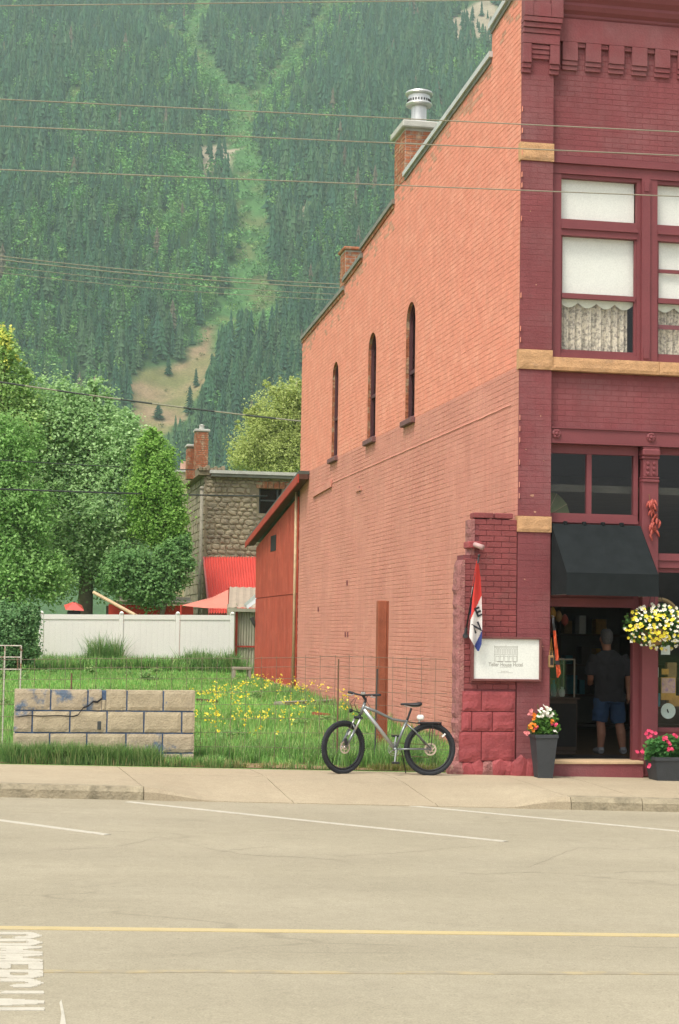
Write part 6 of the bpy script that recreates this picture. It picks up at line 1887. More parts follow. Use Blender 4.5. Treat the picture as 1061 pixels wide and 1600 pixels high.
# ------------------------------------------------------------------ stone building beyond
YST = 58.0
sb = thing('stone_building', 'rubble stone building with flat roof and two brick chimneys', 'building', (9, YST, .8))
SX = at(319, 850, YST)[0]; ZT = at(330, 741, YST)[2]
wa, wb = at(405, 763, YST), at(440, 803, YST)
mb = MB()
mb.box(SX, wa[0], YST, YST + .4, 0, ZT); mb.box(wb[0], 15, YST, YST + .4, 0, ZT); mb.box(wa[0], wb[0], YST, YST + .4, 0, wb[2]); mb.box(wa[0], wb[0], YST, YST + .4, wa[2], ZT)
mb.box(SX, SX + .4, YST + .4, YST + 6, 0, ZT)
mb.build('wall', M['stonemortar'], sb)
smesh = []
for v_ in range(8):
    mb = MB(); n = 9
    o_ = []
    for k_ in range(n):
        an = 2 * math.pi * k_ / n + rng.uniform(-.15, .15); c, s_ = math.cos(an), math.sin(an)
        m_ = max(abs(c), abs(s_)); r = (.5 / m_) * rng.uniform(.80, 1.0)
        o_.append((c * r, s_ * r))
    vs = [(x, 0, z) for x, z in o_] + [(x * .86, -.7, z * .84) for x, z in o_] + [(0.05, -1, .05)]
    mb.add(vs, [(k_, (k_ + 1) % n, n + (k_ + 1) % n, n + k_) for k_ in range(n)] + [(n + k_, n + (k_ + 1) % n, 2 * n) for k_ in range(n)])
    smesh.append(mb.mesh('stone', M['stone']))
cnt = 0; jv = MB()
z = 4.15
while z < ZT - .1:
    h = rng.uniform(.11, .21); h = min(h, ZT - z)
    x = SX + rng.uniform(0, .1)
    while x < 9.6:
        wd = rng.uniform(.15, .38)
        if not (wa[0] - .05 < x + wd and x < wb[0] + .05 and wb[2] - .02 < z + h and z < wa[2] + .1):
            if cnt < 300:
                inst('stone', rng.choice(smesh), sb, (x + wd / 2, YST + .002, z + h / 2 + rng.uniform(-.025, .025)), (0, rng.uniform(-.22, .22), 0), (wd * .97, .03 + .03 * rng.random(), h * .98)); cnt += 1
        x += wd
    z += h
z = .5
while z < ZT - .1:
    h = rng.uniform(.18, .34); y = YST
    while y < YST + 5.5:
        wd = rng.uniform(.3, .7); jv.box(SX - .02 - .03 * rng.random(), SX + .01, y + .02, y + wd - .02, z + .015, min(z + h, ZT) - .015); y += wd
    z += h
tag(jv.build('side_stones', M['stone'], sb), kind='stuff')
mb = MB(); mb.box(at(327, 740, YST)[0], 15, YST - .35, YST + 7, ZT + .01, ZT + .12); rfs = mb.build('roof', M['cap_conc'], sb)
mb = MB(); mb.box(at(329, 740, YST)[0], 15, YST - .30, YST + .0, ZT - .09, ZT + .005); mb.build('eave_board', M['coping_dark'], rfs)
mb = MB(); mb.box(SX - .25, SX + .65, YST - .08, YST + 5.8, ZT - .04, ZT + .20)
for i in range(7): mb.bbox(SX - .25 + .13 * i, SX - .13 + .13 * i, YST - .16 + .05 * rng.random(), YST + .3, ZT + .1, ZT + .2 + .1 * rng.random(), .02)
mb.build('parapet_stones', M['stonemortar'], sb)
for q in ((306.5, 325, 674, 733, 59.0), (293.5, 307, 698, 735, 59.6)):
    a, b = at(q[0], q[2], q[4]), at(q[1], q[3], q[4])
    chn = brick_box(a[0], b[0], q[4], q[4] + .5, b[2] - .3, a[2], 'chimney', sb, M['oldbrick'], M['stonemortar'], .012)
    mb = MB(); mb.bbox(a[0] - .05, b[0] + .05, q[4] - .05, q[4] + .55, a[2], a[2] + .09, .02)
    if q[0] > 300: mb.lathe([(.09, 0), (.09, .14), (.11, .15), (.0, .2)], ((a[0] + b[0]) / 2, q[4] + .25, a[2] + .09), 10)
    mb.build('chimney_cap', M['cap_conc'], chn)
mb = MB(); mb.box(wa[0], wb[0], YST + .14, YST + .16, wb[2], wa[2]); wn_ = mb.build('window', M['glass_shop'], sb)
mb = MB()
for x in (wa[0], wa[0] + .62): mb.box(x, x + .06, YST + .09, YST + .13, wb[2], wa[2])
mb.box(wa[0], wb[0], YST + .09, YST + .13, (wa[2] + wb[2]) / 2, (wa[2] + wb[2]) / 2 + .05); mb.build('frame', M['cable_dark'], wn_)
mb = MB(); mb.box(wa[0], wb[0], YST + .3, YST + .32, wb[2], wa[2]); mb.build('shade', M['dark'], wn_)
for i in range(7): mb = MB(); mb.bbox(wa[0] - .1 + .2 * i, wa[0] + .07 + .2 * i, YST - .04, YST + .05, wa[2] + .005, wa[2] + .24, .01); mb.build('lintel_brick', M['oldbrick'], sb)
pp0, pp1 = at(315.5, 765, YST - .3), at(318, 960, YST - .3)
mb = MB(); mb.tube([(pp0[0], YST - .3, .6), (pp0[0], YST - .3, pp0[2])], .055, 8); mb.lathe([(.055, 0), (.085, .03), (.06, .1), (0, .12)], (pp0[0], YST - .3, pp0[2]), 10); tag(mb.build('conduit_mast', M['greywood'], sb, smooth=True))
# red metal roof over its yard door
ra0, ra1 = at(317, 870, YST - .05), at(412, 870, YST - .05); rb0, rb1 = at(326, 958, 55.2), at(420, 958, 55.2)
mb = MB(); n = 46
u0, u1 = Vector(ra0), Vector(ra1); v0, v1 = Vector(rb0), Vector(rb1); vs = []
for i in range(n + 1):
    t = i / n; d = Vector((0, -.02, .025)) * (1 if i % 2 else -1)
    vs += [u0.lerp(u1, t) + d, v0.lerp(v1, t) + d]
mb.add(vs, [(2 * i, 2 * i + 2, 2 * i + 3, 2 * i + 1) for i in range(n)])
rr_ = thing('red_roof', 'bright red corrugated roof sloping from the stone building', 'roof', tuple(v0))
mb.build('sheet', M['redroof'], rr_)
mb = MB()
for t in (.04, .5, .96):
    p = v0.lerp(v1, t); mb.tube([(p.x, p.y + .1, .7), (p.x, p.y + .1, p.z - .04)], .05, 6)
mb.tube([v0 + Vector((0, .1, -.06)), v1 + Vector((0, .1, -.06))], .05, 6); mb.build('frame', M['redcloth'], rr_)

# cream building further left
cb0 = at(278, 735, 68)
cbd = thing('cream_building', 'cream rendered building half hidden behind the aspen', 'building', (cb0[0] + 2, 68, .8))
ZC = at(290, 738, 68)[2]
mb = MB(); mb.box(at(277, 800, 68)[0], 12, 68, 75, 0, ZC); mb.build('wall', M['cream'], cbd)
mb = MB(); mb.bbox(at(283, 800, 68)[0], at(283, 800, 68)[0] + .8, 68.2, 68.8, ZC, ZC + .45, .02); mb.build('chimney', mat('pink_render', (.55, .33, .25), .9), cbd)
mb = MB(); mb.box(at(277, 800, 68)[0] - .1, 12, 67.9, 75, ZC + .002, ZC + .1); mb.build('roof', M['cap_conc'], cbd)
for i, q in enumerate(((283, 770, 292, 795), (283, 815, 292, 838))):
    a, b = at(q[0], q[1], 67.98), at(q[2], q[3], 67.98)
    mb = MB(); mb.box(a[0], b[0], 67.97, 67.995, b[2], a[2]); mb.build('window', mat('cream_shutter', (.46, .40, .27), .8), cbd)

# yard behind the fence: low shed with red fascia, salmon shade sail, leaning pole
ys_ = thing('yard_shed', 'low grey shed with a red fascia behind the white fence', 'shed', (at(240, 950, 54)[0], 54, .8))
a, b = at(170, 944, 54), at(302, 960, 54)
mb = MB(); mb.box(a[0], b[0], 54.0, 54.06, b[2] - .3, a[2]); mb.build('fascia', M['redcloth'], ys_)
a2, b2 = at(182, 929, 57), at(302, 944, 54)
mb = MB(); mb.poly([(a[0] + .2, 53.95, a[2] + .01), (b[0], 53.95, a[2] + .03), (b[0] + .2, 57, a2[2] - .05), (a[0] + .5, 57, a2[2])]); mb.box(a[0] + .2, b[0], 53.96, 54.0, a[2] + .03, a[2] + .1); mb.build('roof', M['concrete'], ys_)
mb = MB(); mb.box(a[0] + .1, b[0], 54.3, 57, .6, a[2] - .02); mb.build('wall', M['shadowwood'], ys_)
lad = at(215, 965, 57)
mb = MB()
for k_ in range(2): mb.prism([tuple(at(212 + 0 * k_, 938 - 8 * k_, 58)), tuple(at(262, 917 - 2 * k_, 58)), tuple(at(262, 919.5 - 2 * k_, 58)), tuple(at(212, 941 - 8 * k_, 58))], (0, .1, 0))
tag(mb.build('white_rafters', M['white'], None, loc=tuple(at(235, 930, 58))), 'slanting white boards under the trees behind the yard shed', 'boards')
sl_ = thing('shade_sail', 'salmon triangular shade sail behind the white fence', 'shade sail', tuple(at(330, 950, 53)))
P_ = [at(283, 946, 52.0), at(332, 933, 54), at(357, 921, 55), at(356, 951, 52.5), at(320, 950, 51.9)]
mb = MB(); cM = sum((Vector(p) for p in P_), Vector()) / 5 + Vector((0, 0, -.05)); mb.add([tuple(p) for p in P_] + [tuple(cM)], [(i, (i + 1) % 5, 5) for i in range(5)]); mb.build('cloth', M['sail'], sl_)
mb = MB(); q = at(357, 921, 55); mb.tube([(q[0], 55, .7), (q[0], 55, q[2] + .05)], .04, 6); q = at(283, 946, 52); mb.tube([(q[0], 52, .6), (q[0], 52, q[2] + .02)], .03, 6); mb.build('mast', M['redcloth'], sl_)
mb = MB(); mb.tube([at(146, 925.5, 51.2), at(211, 961, 50.3)], .05, 8); mb.tube([at(211, 961, 50.3), at(240, 978, 50.6)], .05, 8)
tag(mb.build('leaning_pole', M['palewood'], None, loc=tuple(at(180, 940, 51))), 'pale wooden pole slanting up over the white fence', 'pole')
rp = thing('red_parasol', 'red and black folded parasol behind the left end of the fence', 'parasol', tuple(at(118, 955, 53)))
a = at(116, 948, 53)
mb = MB(); mb.add([(a[0] - .25, 53, a[2] - .1), (a[0] + .3, 53, a[2] - .12), (a[0] + .25, 53.4, a[2] + .05), (a[0], 53.2, a[2] + .16), (a[0] - .3, 53.3, a[2] + .05)], [(0, 1, 3), (1, 2, 3), (2, 4, 3), (4, 0, 3)]); mb.build('canopy', M['redroof'], rp)
mb = MB(); mb.tube([(a[0], 53.2, .7), (a[0], 53.2, a[2] + .16)], .03, 6); mb.bbox(a[0] - .2, a[0] + .2, 53.1, 53.3, a[2] - .4, a[2] - .12, .03); mb.build('mast', M['black'], rp)

# ------------------------------------------------------------------ trees near the lot
def broadleaf(name, label, Y, lobes, n, leaf, cols, trunk, group=None, bark='bark', clump=26, depth=.8, flatl=1.0, sprays=7):
    """lobes: crown masses given where they are seen (px,py,rx,ry) at depth Y (+dy); trunk: base px list"""
    cs, rs, mains = [], [], []
    for q in lobes:
        yy = Y + (q[4] if len(q) > 4 else 0)
        c = at(q[0], q[1], yy); s_ = yy * 1.0 / F_PX / math.cos(YAW) * 1.0
        R3 = np.array((q[2] * s_ * .86, max(q[2], q[3] * .6) * s_ * depth * .86, q[3] * s_ * .86))
        cs.append(c); rs.append(R3); mains.append(c)
        for _k in range(sprays):           # leafy branch ends that break the outline
            an, el = rng.uniform(0, 6.283), rng.uniform(-.25, 1.3)
            d3 = np.array((math.cos(an) * math.cos(el), math.sin(an) * math.cos(el), math.sin(el)))
            k3 = rng.uniform(.16, .30) * R3.mean()
            cs.append(np.array(c) + d3 * R3 * rng.uniform(.85, 1.08) + np.array((0, 0, .25 * k3))); rs.append(np.array((k3 * .75, k3 * .75, k3 * 1.25)))
    base = at(trunk[0], 1000, Y); bz = lawn_z(base[0], Y)
    t = thing(name, label, 'tree', (base[0], Y, bz), group)
    V, Fq, col = leaf_cloud(cs, rs, n, leaf, cols, clump=clump, flat=flatl)
    link('crown', np_mesh('crown', V - np.array(t.location), Fq, M['leaf'], col), t)
    mb = MB()
    top = Vector(tuple(float(v) for v in max(cs, key=lambda c: c[2]))); b0 = Vector((base[0], Y, bz - .2))
    r0 = trunk[1]
    mid = b0.lerp(top, .45) + Vector((rng.uniform(-.2, .2), 0, 0))
    mb.tube([b0, b0.lerp(mid, .5), mid, mid.lerp(top, .6), top], [r0, r0 * .8, r0 * .6, r0 * .35, r0 * .1], 8)
    for c in mains:
        c = Vector(tuple(float(v) for v in c)); k_ = rng.uniform(.5, .95); s0 = b0.lerp(top, k_ * .75)
        if c.z > s0.z: mb.tube([s0, s0.lerp(c, .5) + Vector((0, 0, .2)), c], [r0 * .3, r0 * .2, r0 * .06], 6)
    mb.build('trunk', M[bark], t, smooth=True)
    return t
cott = [(.13, .21, .095), (.19, .295, .125), (.255, .37, .165), (.34, .45, .23)]
broadleaf('cottonwood_tree', 'big grey green cottonwood tree behind the white fence', 57, [(135, 700, 95, 85), (200, 720, 60, 70, -1), (85, 660, 70, 80), (130, 640, 32, 42), (60, 760, 90, 90), (160, 800, 80, 80, -1), (100, 860, 110, 70), (180, 880, 70, 60), (150, 605, 14, 22), (100, 610, 14, 25), (165, 640, 22, 40)], 80000, .105, cott, (130, .30), clump=22)
broadleaf('poplar_tree', 'tall poplar with yellowing tip at the left picture edge', 56.5, [(20, 620, 40, 60), (8, 560, 22, 50), (5, 530, 12, 26), (-50, 640, 60, 80), (-30, 760, 80, 100), (40, 680, 50, 60)], 40000, .105, [(.12, .20, .07), (.18, .28, .09), (.25, .35, .12), (.32, .40, .16)], (-10, .25), clump=20)
V, Fq, col = leaf_cloud([at(8, 530, 56.2), at(14, 560, 56.2), at(3, 515, 56.2)], [(.25, .25, .55), (.3, .25, .4), (.15, .2, .3)], 300, .11, [(.36, .40, .10), (.52, .48, .12)], clump=8)
ptree = [o for o in bpy.data.objects if o.name.startswith('poplar_tree')][0]
link('yellow_leaves', np_mesh('yellow_leaves', V - np.array(ptree.location), Fq, M['leaf'], col), ptree)
broadleaf('green_tree', 'fresh green tree in front of the cottonwood at the left edge', 54, [(20, 700, 50, 60), (-10, 780, 60, 70), (45, 800, 50, 60), (20, 880, 60, 60), (70, 900, 50, 50), (10, 960, 50, 50)], 42000, .10, [(.13, .225, .08), (.185, .31, .10), (.24, .38, .13)], (10, .2), clump=22)
broadleaf('aspen_tree', 'slender bright green aspen beside the stone building', 55.0, [(245, 720, 36, 38), (240, 765, 48, 45), (255, 815, 44, 48), (238, 690, 20, 24), (272, 785, 24, 40), (225, 810, 30, 40), (265, 850, 34, 30)], 38000, .09, [(.12, .215, .05), (.175, .30, .065), (.23, .37, .09)], (255, .12), bark='aspenbark', clump=18)
broadleaf('dark_tree', 'dark green tree in the yard against the stone building', 53.6, [(268, 885, 36, 48), (238, 915, 50, 38), (200, 895, 45, 45), (286, 860, 14, 30)], 24000, .10, [(.085, .165, .06), (.12, .22, .075), (.165, .275, .095)], (225, .12), clump=22)
broadleaf('willow_tree', 'yellow green willow rising behind the stone building', 78, [(430, 650, 45, 55), (455, 620, 30, 35), (410, 690, 50, 50), (470, 680, 50, 70), (385, 715, 35, 30), (440, 720, 60, 50), (500, 650, 40, 60)], 60000, .12, [(.21, .25, .085), (.29, .33, .115), (.38, .42, .16)], (440, .3), clump=26, flatl=.6)
broadleaf('lilac_bush', 'dark leafy bush in front of the left end of the fence', 47.5, [(20, 985, 38, 45), (40, 1010, 26, 34), (5, 1025, 35, 28), (48, 965, 18, 26), (-30, 990, 40, 50)], 30000, .075, [(.075, .15, .065), (.11, .21, .085), (.17, .27, .12)], (18, .09), clump=20)

# ------------------------------------------------------------------ grass, weeds, wild flowers
def blades(pos, h, wd, cols, bend=.35):
    n = len(pos)
    a = nrg.random(n) * 2 * math.pi
    dx, dy = np.cos(a), np.sin(a)
    side = np.stack([-dy, dx, np.zeros(n)], 1) * (wd / 2)[:, None]
    lean = np.stack([dx, dy, np.zeros(n)], 1) * (h * bend * nrg.random(n))[:, None]
    up_ = np.zeros((n, 3)); up_[:, 2] = h
    b0, b1 = pos - side, pos + side
    m0, m1 = pos - side * .7 + up_ * .6 + lean * .4, pos + side * .7 + up_ * .6 + lean * .4
    t = pos + up_ * (1 - .12 * nrg.random(n))[:, None] + lean
    V = np.stack([b0, b1, m0, m1, t], 1).reshape(-1, 3)
    i = np.arange(n)[:, None] * 5
    Fq = np.concatenate([i + [0, 1, 3], i + [0, 3, 2], i + [2, 3, 4]], 1).reshape(-1, 3)
    return V, Fq, np.repeat(cols, 3, axis=0)
def cols_of(n, palette, jit=.35):
    p = np.array(palette); return p[nrg.integers(0, len(p), n)] * (1 - jit / 2 + jit * nrg.random(n))[:, None]
LG = [(.12, .255, .065), (.15, .30, .07), (.185, .325, .09), (.105, .22, .06), (.25, .31, .12)]
DG = [(.07, .145, .045), (.10, .185, .055), (.13, .22, .07), (.19, .235, .10)]
def lawn_pts(n, x0, x1, y0, y1, power=1.0):
    u_ = nrg.random(n)
    y = y0 + (y1 - y0) * u_ ** power
    x = x0 + (x1 - x0) * nrg.random(n)
    return x, y
def zz(x, y): return np.array([lawn_z(a, b) for a, b in zip(x, y)])
parts = []
# lawn
x, y = lawn_pts(110000, -4, 6.75, YB + .25, 49.5, 1.25)
keep = ~((x > WX0 - .05) & (x < WX1 + .05) & (y > YW) & (y < YW + .28))
bare = np.array([mnoise.noise(Vector((a * 1.2, b * 1.6, 0))) for a, b in zip(x, y)])
front_bare = (y < YB + .75) & (x > 2.7) & (x < 5.0) & (bare > -.35)
keep &= ~front_bare
x, y, bare = x[keep], y[keep], bare[keep]
h = (.06 + .07 * nrg.random(len(x))) * (1 + .5 * bare) + np.where(y < 28, .05, 0) * nrg.random(len(x))
tint = np.array([mnoise.noise(Vector((a * .35, b * .25, 4))) for a, b in zip(x, y)])
c_ = cols_of(len(x), LG) * (1 + .35 * tint)[:, None]
parts.append(blades(np.stack([x, y, zz(x, y)], 1), h, .010 + .00045 * (y - 22) + .004 * nrg.random(len(x)), c_))
# rank grass along the front of the block wall and beside the bicycle
def tuft_band(n, x0, x1, y0, y1, hmin, hmax, pal, wd=.010, clumps=60, spread=.06):
    cx_ = x0 + (x1 - x0) * nrg.random(clumps); cy_ = y0 + (y1 - y0) * nrg.random(clumps); ch_ = .6 + .4 * nrg.random(clumps)
    k_ = nrg.integers(0, clumps, n)
    x = cx_[k_] + nrg.normal(size=n) * spread; y = np.maximum(cy_[k_] + nrg.normal(size=n) * spread * .6, YB + .01)
    h = (hmin + (hmax - hmin) * nrg.random(n)) * ch_[k_]
    return blades(np.stack([x, y, zz(x, y)], 1), h, wd * (.7 + .6 * nrg.random(n)), cols_of(n, pal), .7)
parts.append(tuft_band(9000, .1, 2.0, YB + .05, YW - .06, .16, .36, DG, .011, 90))
parts.append(tuft_band(2500, 2.0, 2.9, YB + .05, YW + .1, .08, .2, DG + LG, .010, 50))
parts.append(tuft_band(2200, -3, .25, YB + .05, YW + .2, .12, .34, LG, .011, 60))
parts.append(tuft_band(6000, 2.6, 4.7, 23.3, 24.6, .12, .34, LG + DG, .011, 90))
parts.append(tuft_band(7500, 4.6, 6.0, 22.95, 24.3, .14, .45, DG + LG, .011, 110))
parts.append(tuft_band(1200, 4.9, 6.05, YB + .02, YB + .15, .06, .16, [(.17, .15, .06), (.12, .15, .04)], .009, 50))
parts.append(tuft_band(700, 2.6, 5.0, YB + .02, YB + .5, .04, .10, [(.2, .17, .07), (.12, .16, .04)], .009, 60))
parts.append(tuft_band(13000, .9, 6.7, 48.3, 49.8, .18, .6, DG + LG, .026, 170, .14))
parts.append(tuft_band(1500, 5.3, 6.4, 48.3, 49.7, .5, .95, DG, .026, 16, .16))
parts.append(tuft_band(1200, 2.4, 3.4, 49.0, 49.8, .5, 1.3, DG, .026, 14, .08))
parts.append(tuft_band(2500, 5.9, 6.8, 25, 40, .1, .35, LG + DG, .014, 80, .12))
parts.append(tuft_band(4000, -1.5, 6.4, 24, 28.5, .12, .34, LG + DG + [(.28, .25, .12)], .014, 130, .10))
parts.append(tuft_band(1500, -2, 4.6, YB - .05, YB + .05, .05, .2, DG + [(.26, .22, .11)], .010, 70, .05))
V = np.concatenate([p[0] for p in parts]); off = np.cumsum([0] + [len(p[0]) for p in parts[:-1]])
Fq = np.concatenate([p[1] + o_ for p, o_ in zip(parts, off)]); col = np.concatenate([p[2] for p in parts])
tag(link('grass', np_mesh('grass', V, Fq, M['grass'], col)), 'rank green grass of the vacant lot', 'grass', kind='stuff')

wp, wr = [], []
for k_ in range(46):
    xx, yy = rng.uniform(-1.5, 6.3), rng.choice((rng.uniform(23.3, 26), rng.uniform(25, 34), rng.uniform(34, 48)))
    h = rng.uniform(.08, .26)
    wp.append((xx, yy, lawn_z(xx, yy) + h * .5)); wr.append((rng.uniform(.1, .3), rng.uniform(.1, .3), h * .6))
V, Fq, col = leaf_cloud(wp, wr, 9000, .06, [(.07, .15, .05), (.11, .21, .065), (.17, .26, .09), (.25, .27, .12)])
tag(link('broadleaf_weeds', np_mesh('broadleaf_weeds', V, Fq, M['leaf'], col)), 'low broad-leaved weeds scattered through the lot', 'weeds', kind='stuff')
# yellow wild flowers: stalks with little heads in loose drifts
hp, hcol, sp_, sh_ = [], [], [], []
for (px, py, n, sp2) in ((425, 1077, 42, 22), (475, 1083, 40, 22), (515, 1083, 26, 10), (335, 1093, 22, 14), (355, 1105, 26, 26), (325, 1105, 14, 8), (345, 1143, 34, 22), (382, 1130, 22, 8), (410, 1143, 26, 16), (470, 1120, 18, 20), (450, 1138, 12, 14), (400, 1085, 18, 16), (365, 1085, 14, 9), (545, 1090, 12, 10), (490, 1095, 14, 14), (540, 1100, 14, 10), (548, 1125, 10, 8)):
    for _ in range(int(n * .5)):
        p = lawn_at(px + rng.gauss(0, sp2 * .95), py + 8 + rng.gauss(0, 7))
        h = rng.uniform(.22, .42)
        lx = rng.gauss(0, .03)
        sp_.append(p); sh_.append(h)
        for _k in range(rng.choice((3, 4, 6))):
            hp.append((p[0] + lx + rng.gauss(0, .03), p[1] + rng.gauss(0, .03), p[2] + h + rng.gauss(0, .035))); hcol.append((.62, .50, .05) if rng.random() < .7 else (.72, .62, .12))
V1, F1, c1 = blades(np.array(sp_), np.array(sh_), np.full(len(sp_), .007), cols_of(len(sp_), LG), .2)
hp = np.array(hp); n = len(hp)
d = nrg.normal(size=(n, 3)); d /= np.linalg.norm(d, axis=1)[:, None]; e = np.cross(d, nrg.normal(size=(n, 3))); e /= np.linalg.norm(e, axis=1)[:, None]
s_ = (.018 + .016 * nrg.random(n))[:, None]
V2 = np.stack([hp + d * s_, hp - d * s_ * .5 + e * s_ * .8, hp - d * s_ * .5 - e * s_ * .8], 1).reshape(-1, 3)
V = np.concatenate([V1, V2]); Fq = np.concatenate([F1, np.arange(3 * n).reshape(n, 3) + len(V1)]); col = np.concatenate([c1, np.array(hcol)])
tag(link('yellow_wildflowers', np_mesh('yellow_wildflowers', V, Fq, M['grass'], col)), 'loose drifts of yellow wild flowers in the grass', 'wildflowers', kind='stuff')

# ------------------------------------------------------------------ mountain with avalanche chutes and forest
HD = np.array([math.sin(YAW), math.cos(YAW)]); LT = np.array([math.cos(YAW), -math.sin(YAW)])
S0, SLOPE = 545.0, .70
def m_at(px, py):
    """(t,s) of the mean slope seen at a pixel: t across, s away from the street"""
    r = fw * F_PX + RGT * (px - CXP) - UPV * (py - CYP)
    rs_, rt_ = r[0] * HD[0] + r[1] * HD[1], r[0] * LT[0] + r[1] * LT[1]
    k_ = (-SLOPE * S0 - EYE[2]) / (r[2] - SLOPE * rs_)
    return (rt_ * k_, rs_ * k_)
chutes = [([(255, 40), (290, 90), (335, 130), (385, 172)], 6.5, 8), ([(330, -20), (300, 60), (290, 90)], 7, 5), ([(540, -10), (500, 40), (450, 100), (405, 162), (385, 175)], 5.5, 7),
          ([(385, 172), (372, 225), (392, 290), (396, 345), (392, 420), (372, 465), (345, 500), (330, 520)], 7.5, 12), ([(392, 400), (405, 470), (415, 540)], 7, 8), ([(150, 190), (100, 240)], 3, 3)]
CH = [([m_at(*p) for p in pl_], wd, dp) for pl_, wd, dp in chutes]
scree = [m_at(*p) for p in ((318, 505), (334, 500), (336, 560), (326, 605), (300, 640), (285, 668), (250, 700), (200, 705), (205, 640), (212, 598), (230, 582), (262, 572), (285, 560), (312, 530))]
rocks = [[m_at(*p) for p in pl_] for pl_ in (((308, 248), (325, 232), (350, 228), (366, 240), (362, 290), (340, 280), (318, 298)), ((462, 352), (480, 348), (476, 372), (460, 370)), ((705, 75), (725, 58), (766, 48), (790, 80), (775, 100), (735, 92), (712, 105)), ((300, 104), (314, 98), (312, 112), (302, 112)), ((76, 78), (88, 78), (86, 98), (76, 96)))]
def seg_d(p, pl_):
    best = 1e9
    for a, b in zip(pl_[:-1], pl_[1:]):
        ax, ay = a; bx_, by2 = b[0] - ax, b[1] - ay
        t = max(0, min(1, ((p[0] - ax) * bx_ + (p[1] - ay) * by2) / (bx_ * bx_ + by2 * by2 + 1e-9)))
        d = math.hypot(p[0] - ax - bx_ * t, p[1] - ay - by2 * t)
        best = min(best, d)
    return best
def inside(p, poly):
    c = False; n = len(poly); j = n - 1
    for i in range(n):
        if ((poly[i][1] > p[1]) != (poly[j][1] > p[1])) and (p[0] < (poly[j][0] - poly[i][0]) * (p[1] - poly[i][1]) / (poly[j][1] - poly[i][1] + 1e-12) + poly[i][0]): c = not c
        j = i
    return c
def chute_f(t, s):
    """1 in the middle of a chute, 0 outside"""
    v = 0
    for pl_, wd, dp in CH:
        d = seg_d((t, s), pl_) + 2.5 * mnoise.noise(Vector((t * .06, s * .06, 2)))
        v = max(v, max(0, 1 - (d / wd) ** 2) if d < wd else 0)
    return v
GUL = [pl_ for pl_, wd, dp in CH[:4]] + [[m_at(*p) for p in ((330, 520), (275, 610), (215, 700))]]
def ridge(t, s):
    """height of the shoulders between the gullies"""
    d = min(seg_d((t, s), pl_) for pl_ in GUL)
    return 20 * (1 - math.exp(-(d / 34) ** 2))
def mz(t, s):
    b = SLOPE * max(0, s - S0)
    f_ = min(1, max(0, (s - S0) / 120))
    r = 9 * mnoise.noise(Vector((t / 90, s / 160, 0))) + 5 * mnoise.noise(Vector((t / 35, s / 60, 3))) + 1.5 * mnoise.noise(Vector((t / 11, s / 11, 5)))
    return b + f_ * (r + ridge(t, s))
T0, T1, S1_ = -350, 290, 1480
step = 4.5
nt_, ns_ = int((T1 - T0) / step), int((S1_ - 520) / step)
V = np.zeros((nt_ + 1, ns_ + 1, 3)); 
for i in range(nt_ + 1):
    for j in range(ns_ + 1):
        t, s_ = T0 + i * step, 520 + j * step
        xy = HD * s_ + LT * t
        V[i, j] = (xy[0], xy[1], mz(t, s_) + 1.0)
idx = np.arange((nt_ + 1) * (ns_ + 1)).reshape(nt_ + 1, ns_ + 1)
Fq = np.stack([idx[:-1, :-1], idx[1:, :-1], idx[1:, 1:], idx[:-1, 1:]], -1).reshape(-1, 4)
cF = np.zeros(((nt_ + 1) * (ns_ + 1), 4), dtype=np.float32); q = 0
for i in range(nt_ + 1):
    for j in range(ns_ + 1):
        p = (T0 + i * step, 520 + j * step)
        nz = mnoise.noise(Vector((p[0] / 14, p[1] / 14, 1))); n2 = mnoise.noise(Vector((p[0] / 5, p[1] / 5, 6)))
        if inside((p[0] + 4 * nz + 2 * n2, p[1] + 5 * nz + 2 * n2), scree):
            k_ = min(1, max(0, (nz + .25 + .3 * n2) * 2)); c = (.19 + .07 * k_, .185 + .0 * k_, .075 + .035 * k_)
        elif any(inside((p[0] + 3 * n2, p[1] + 3 * nz), r_) for r_ in rocks): c = (.31, .26, .185)
        elif chute_f(*p) > 0: c = (.075, .165, .055) if nz > -.15 else (.13, .17, .065)
        else: c = (.06, .115, .045)
        cF[q, :3] = np.array(c) * (1 + .2 * nz + .15 * n2); q += 1
def terrmat():
    m = mat('mountainside', (1, 1, 1), .95, .2, .15, 0, 1.2, fine=.25)
    n = m.node_tree.nodes; l = m.node_tree.links; b = n['Principled BSDF']
    src = b.inputs['Base Color'].links[0].from_socket
    a = n.new('ShaderNodeAttribute'); a.attribute_name = 'tint'
    mu = n.new('ShaderNodeVectorMath'); mu.operation = 'MULTIPLY'
    l.new(src, mu.inputs[0]); l.new(a.outputs['Color'], mu.inputs[1]); l.new(mu.outputs[0], b.inputs['Base Color'])
    b.inputs['Specular IOR Level'].default_value = .1
    return m
mo = link('mountain', np_mesh('mountain', V.reshape(-1, 3), Fq, terrmat())); tag(mo, kind='structure')
ta_ = mo.data.attributes.new('tint', 'FLOAT_COLOR', 'POINT'); ta_.data.foreach_set('color', cF.ravel())
mo.data.polygons.foreach_set('use_smooth', [True] * len(mo.data.polygons))

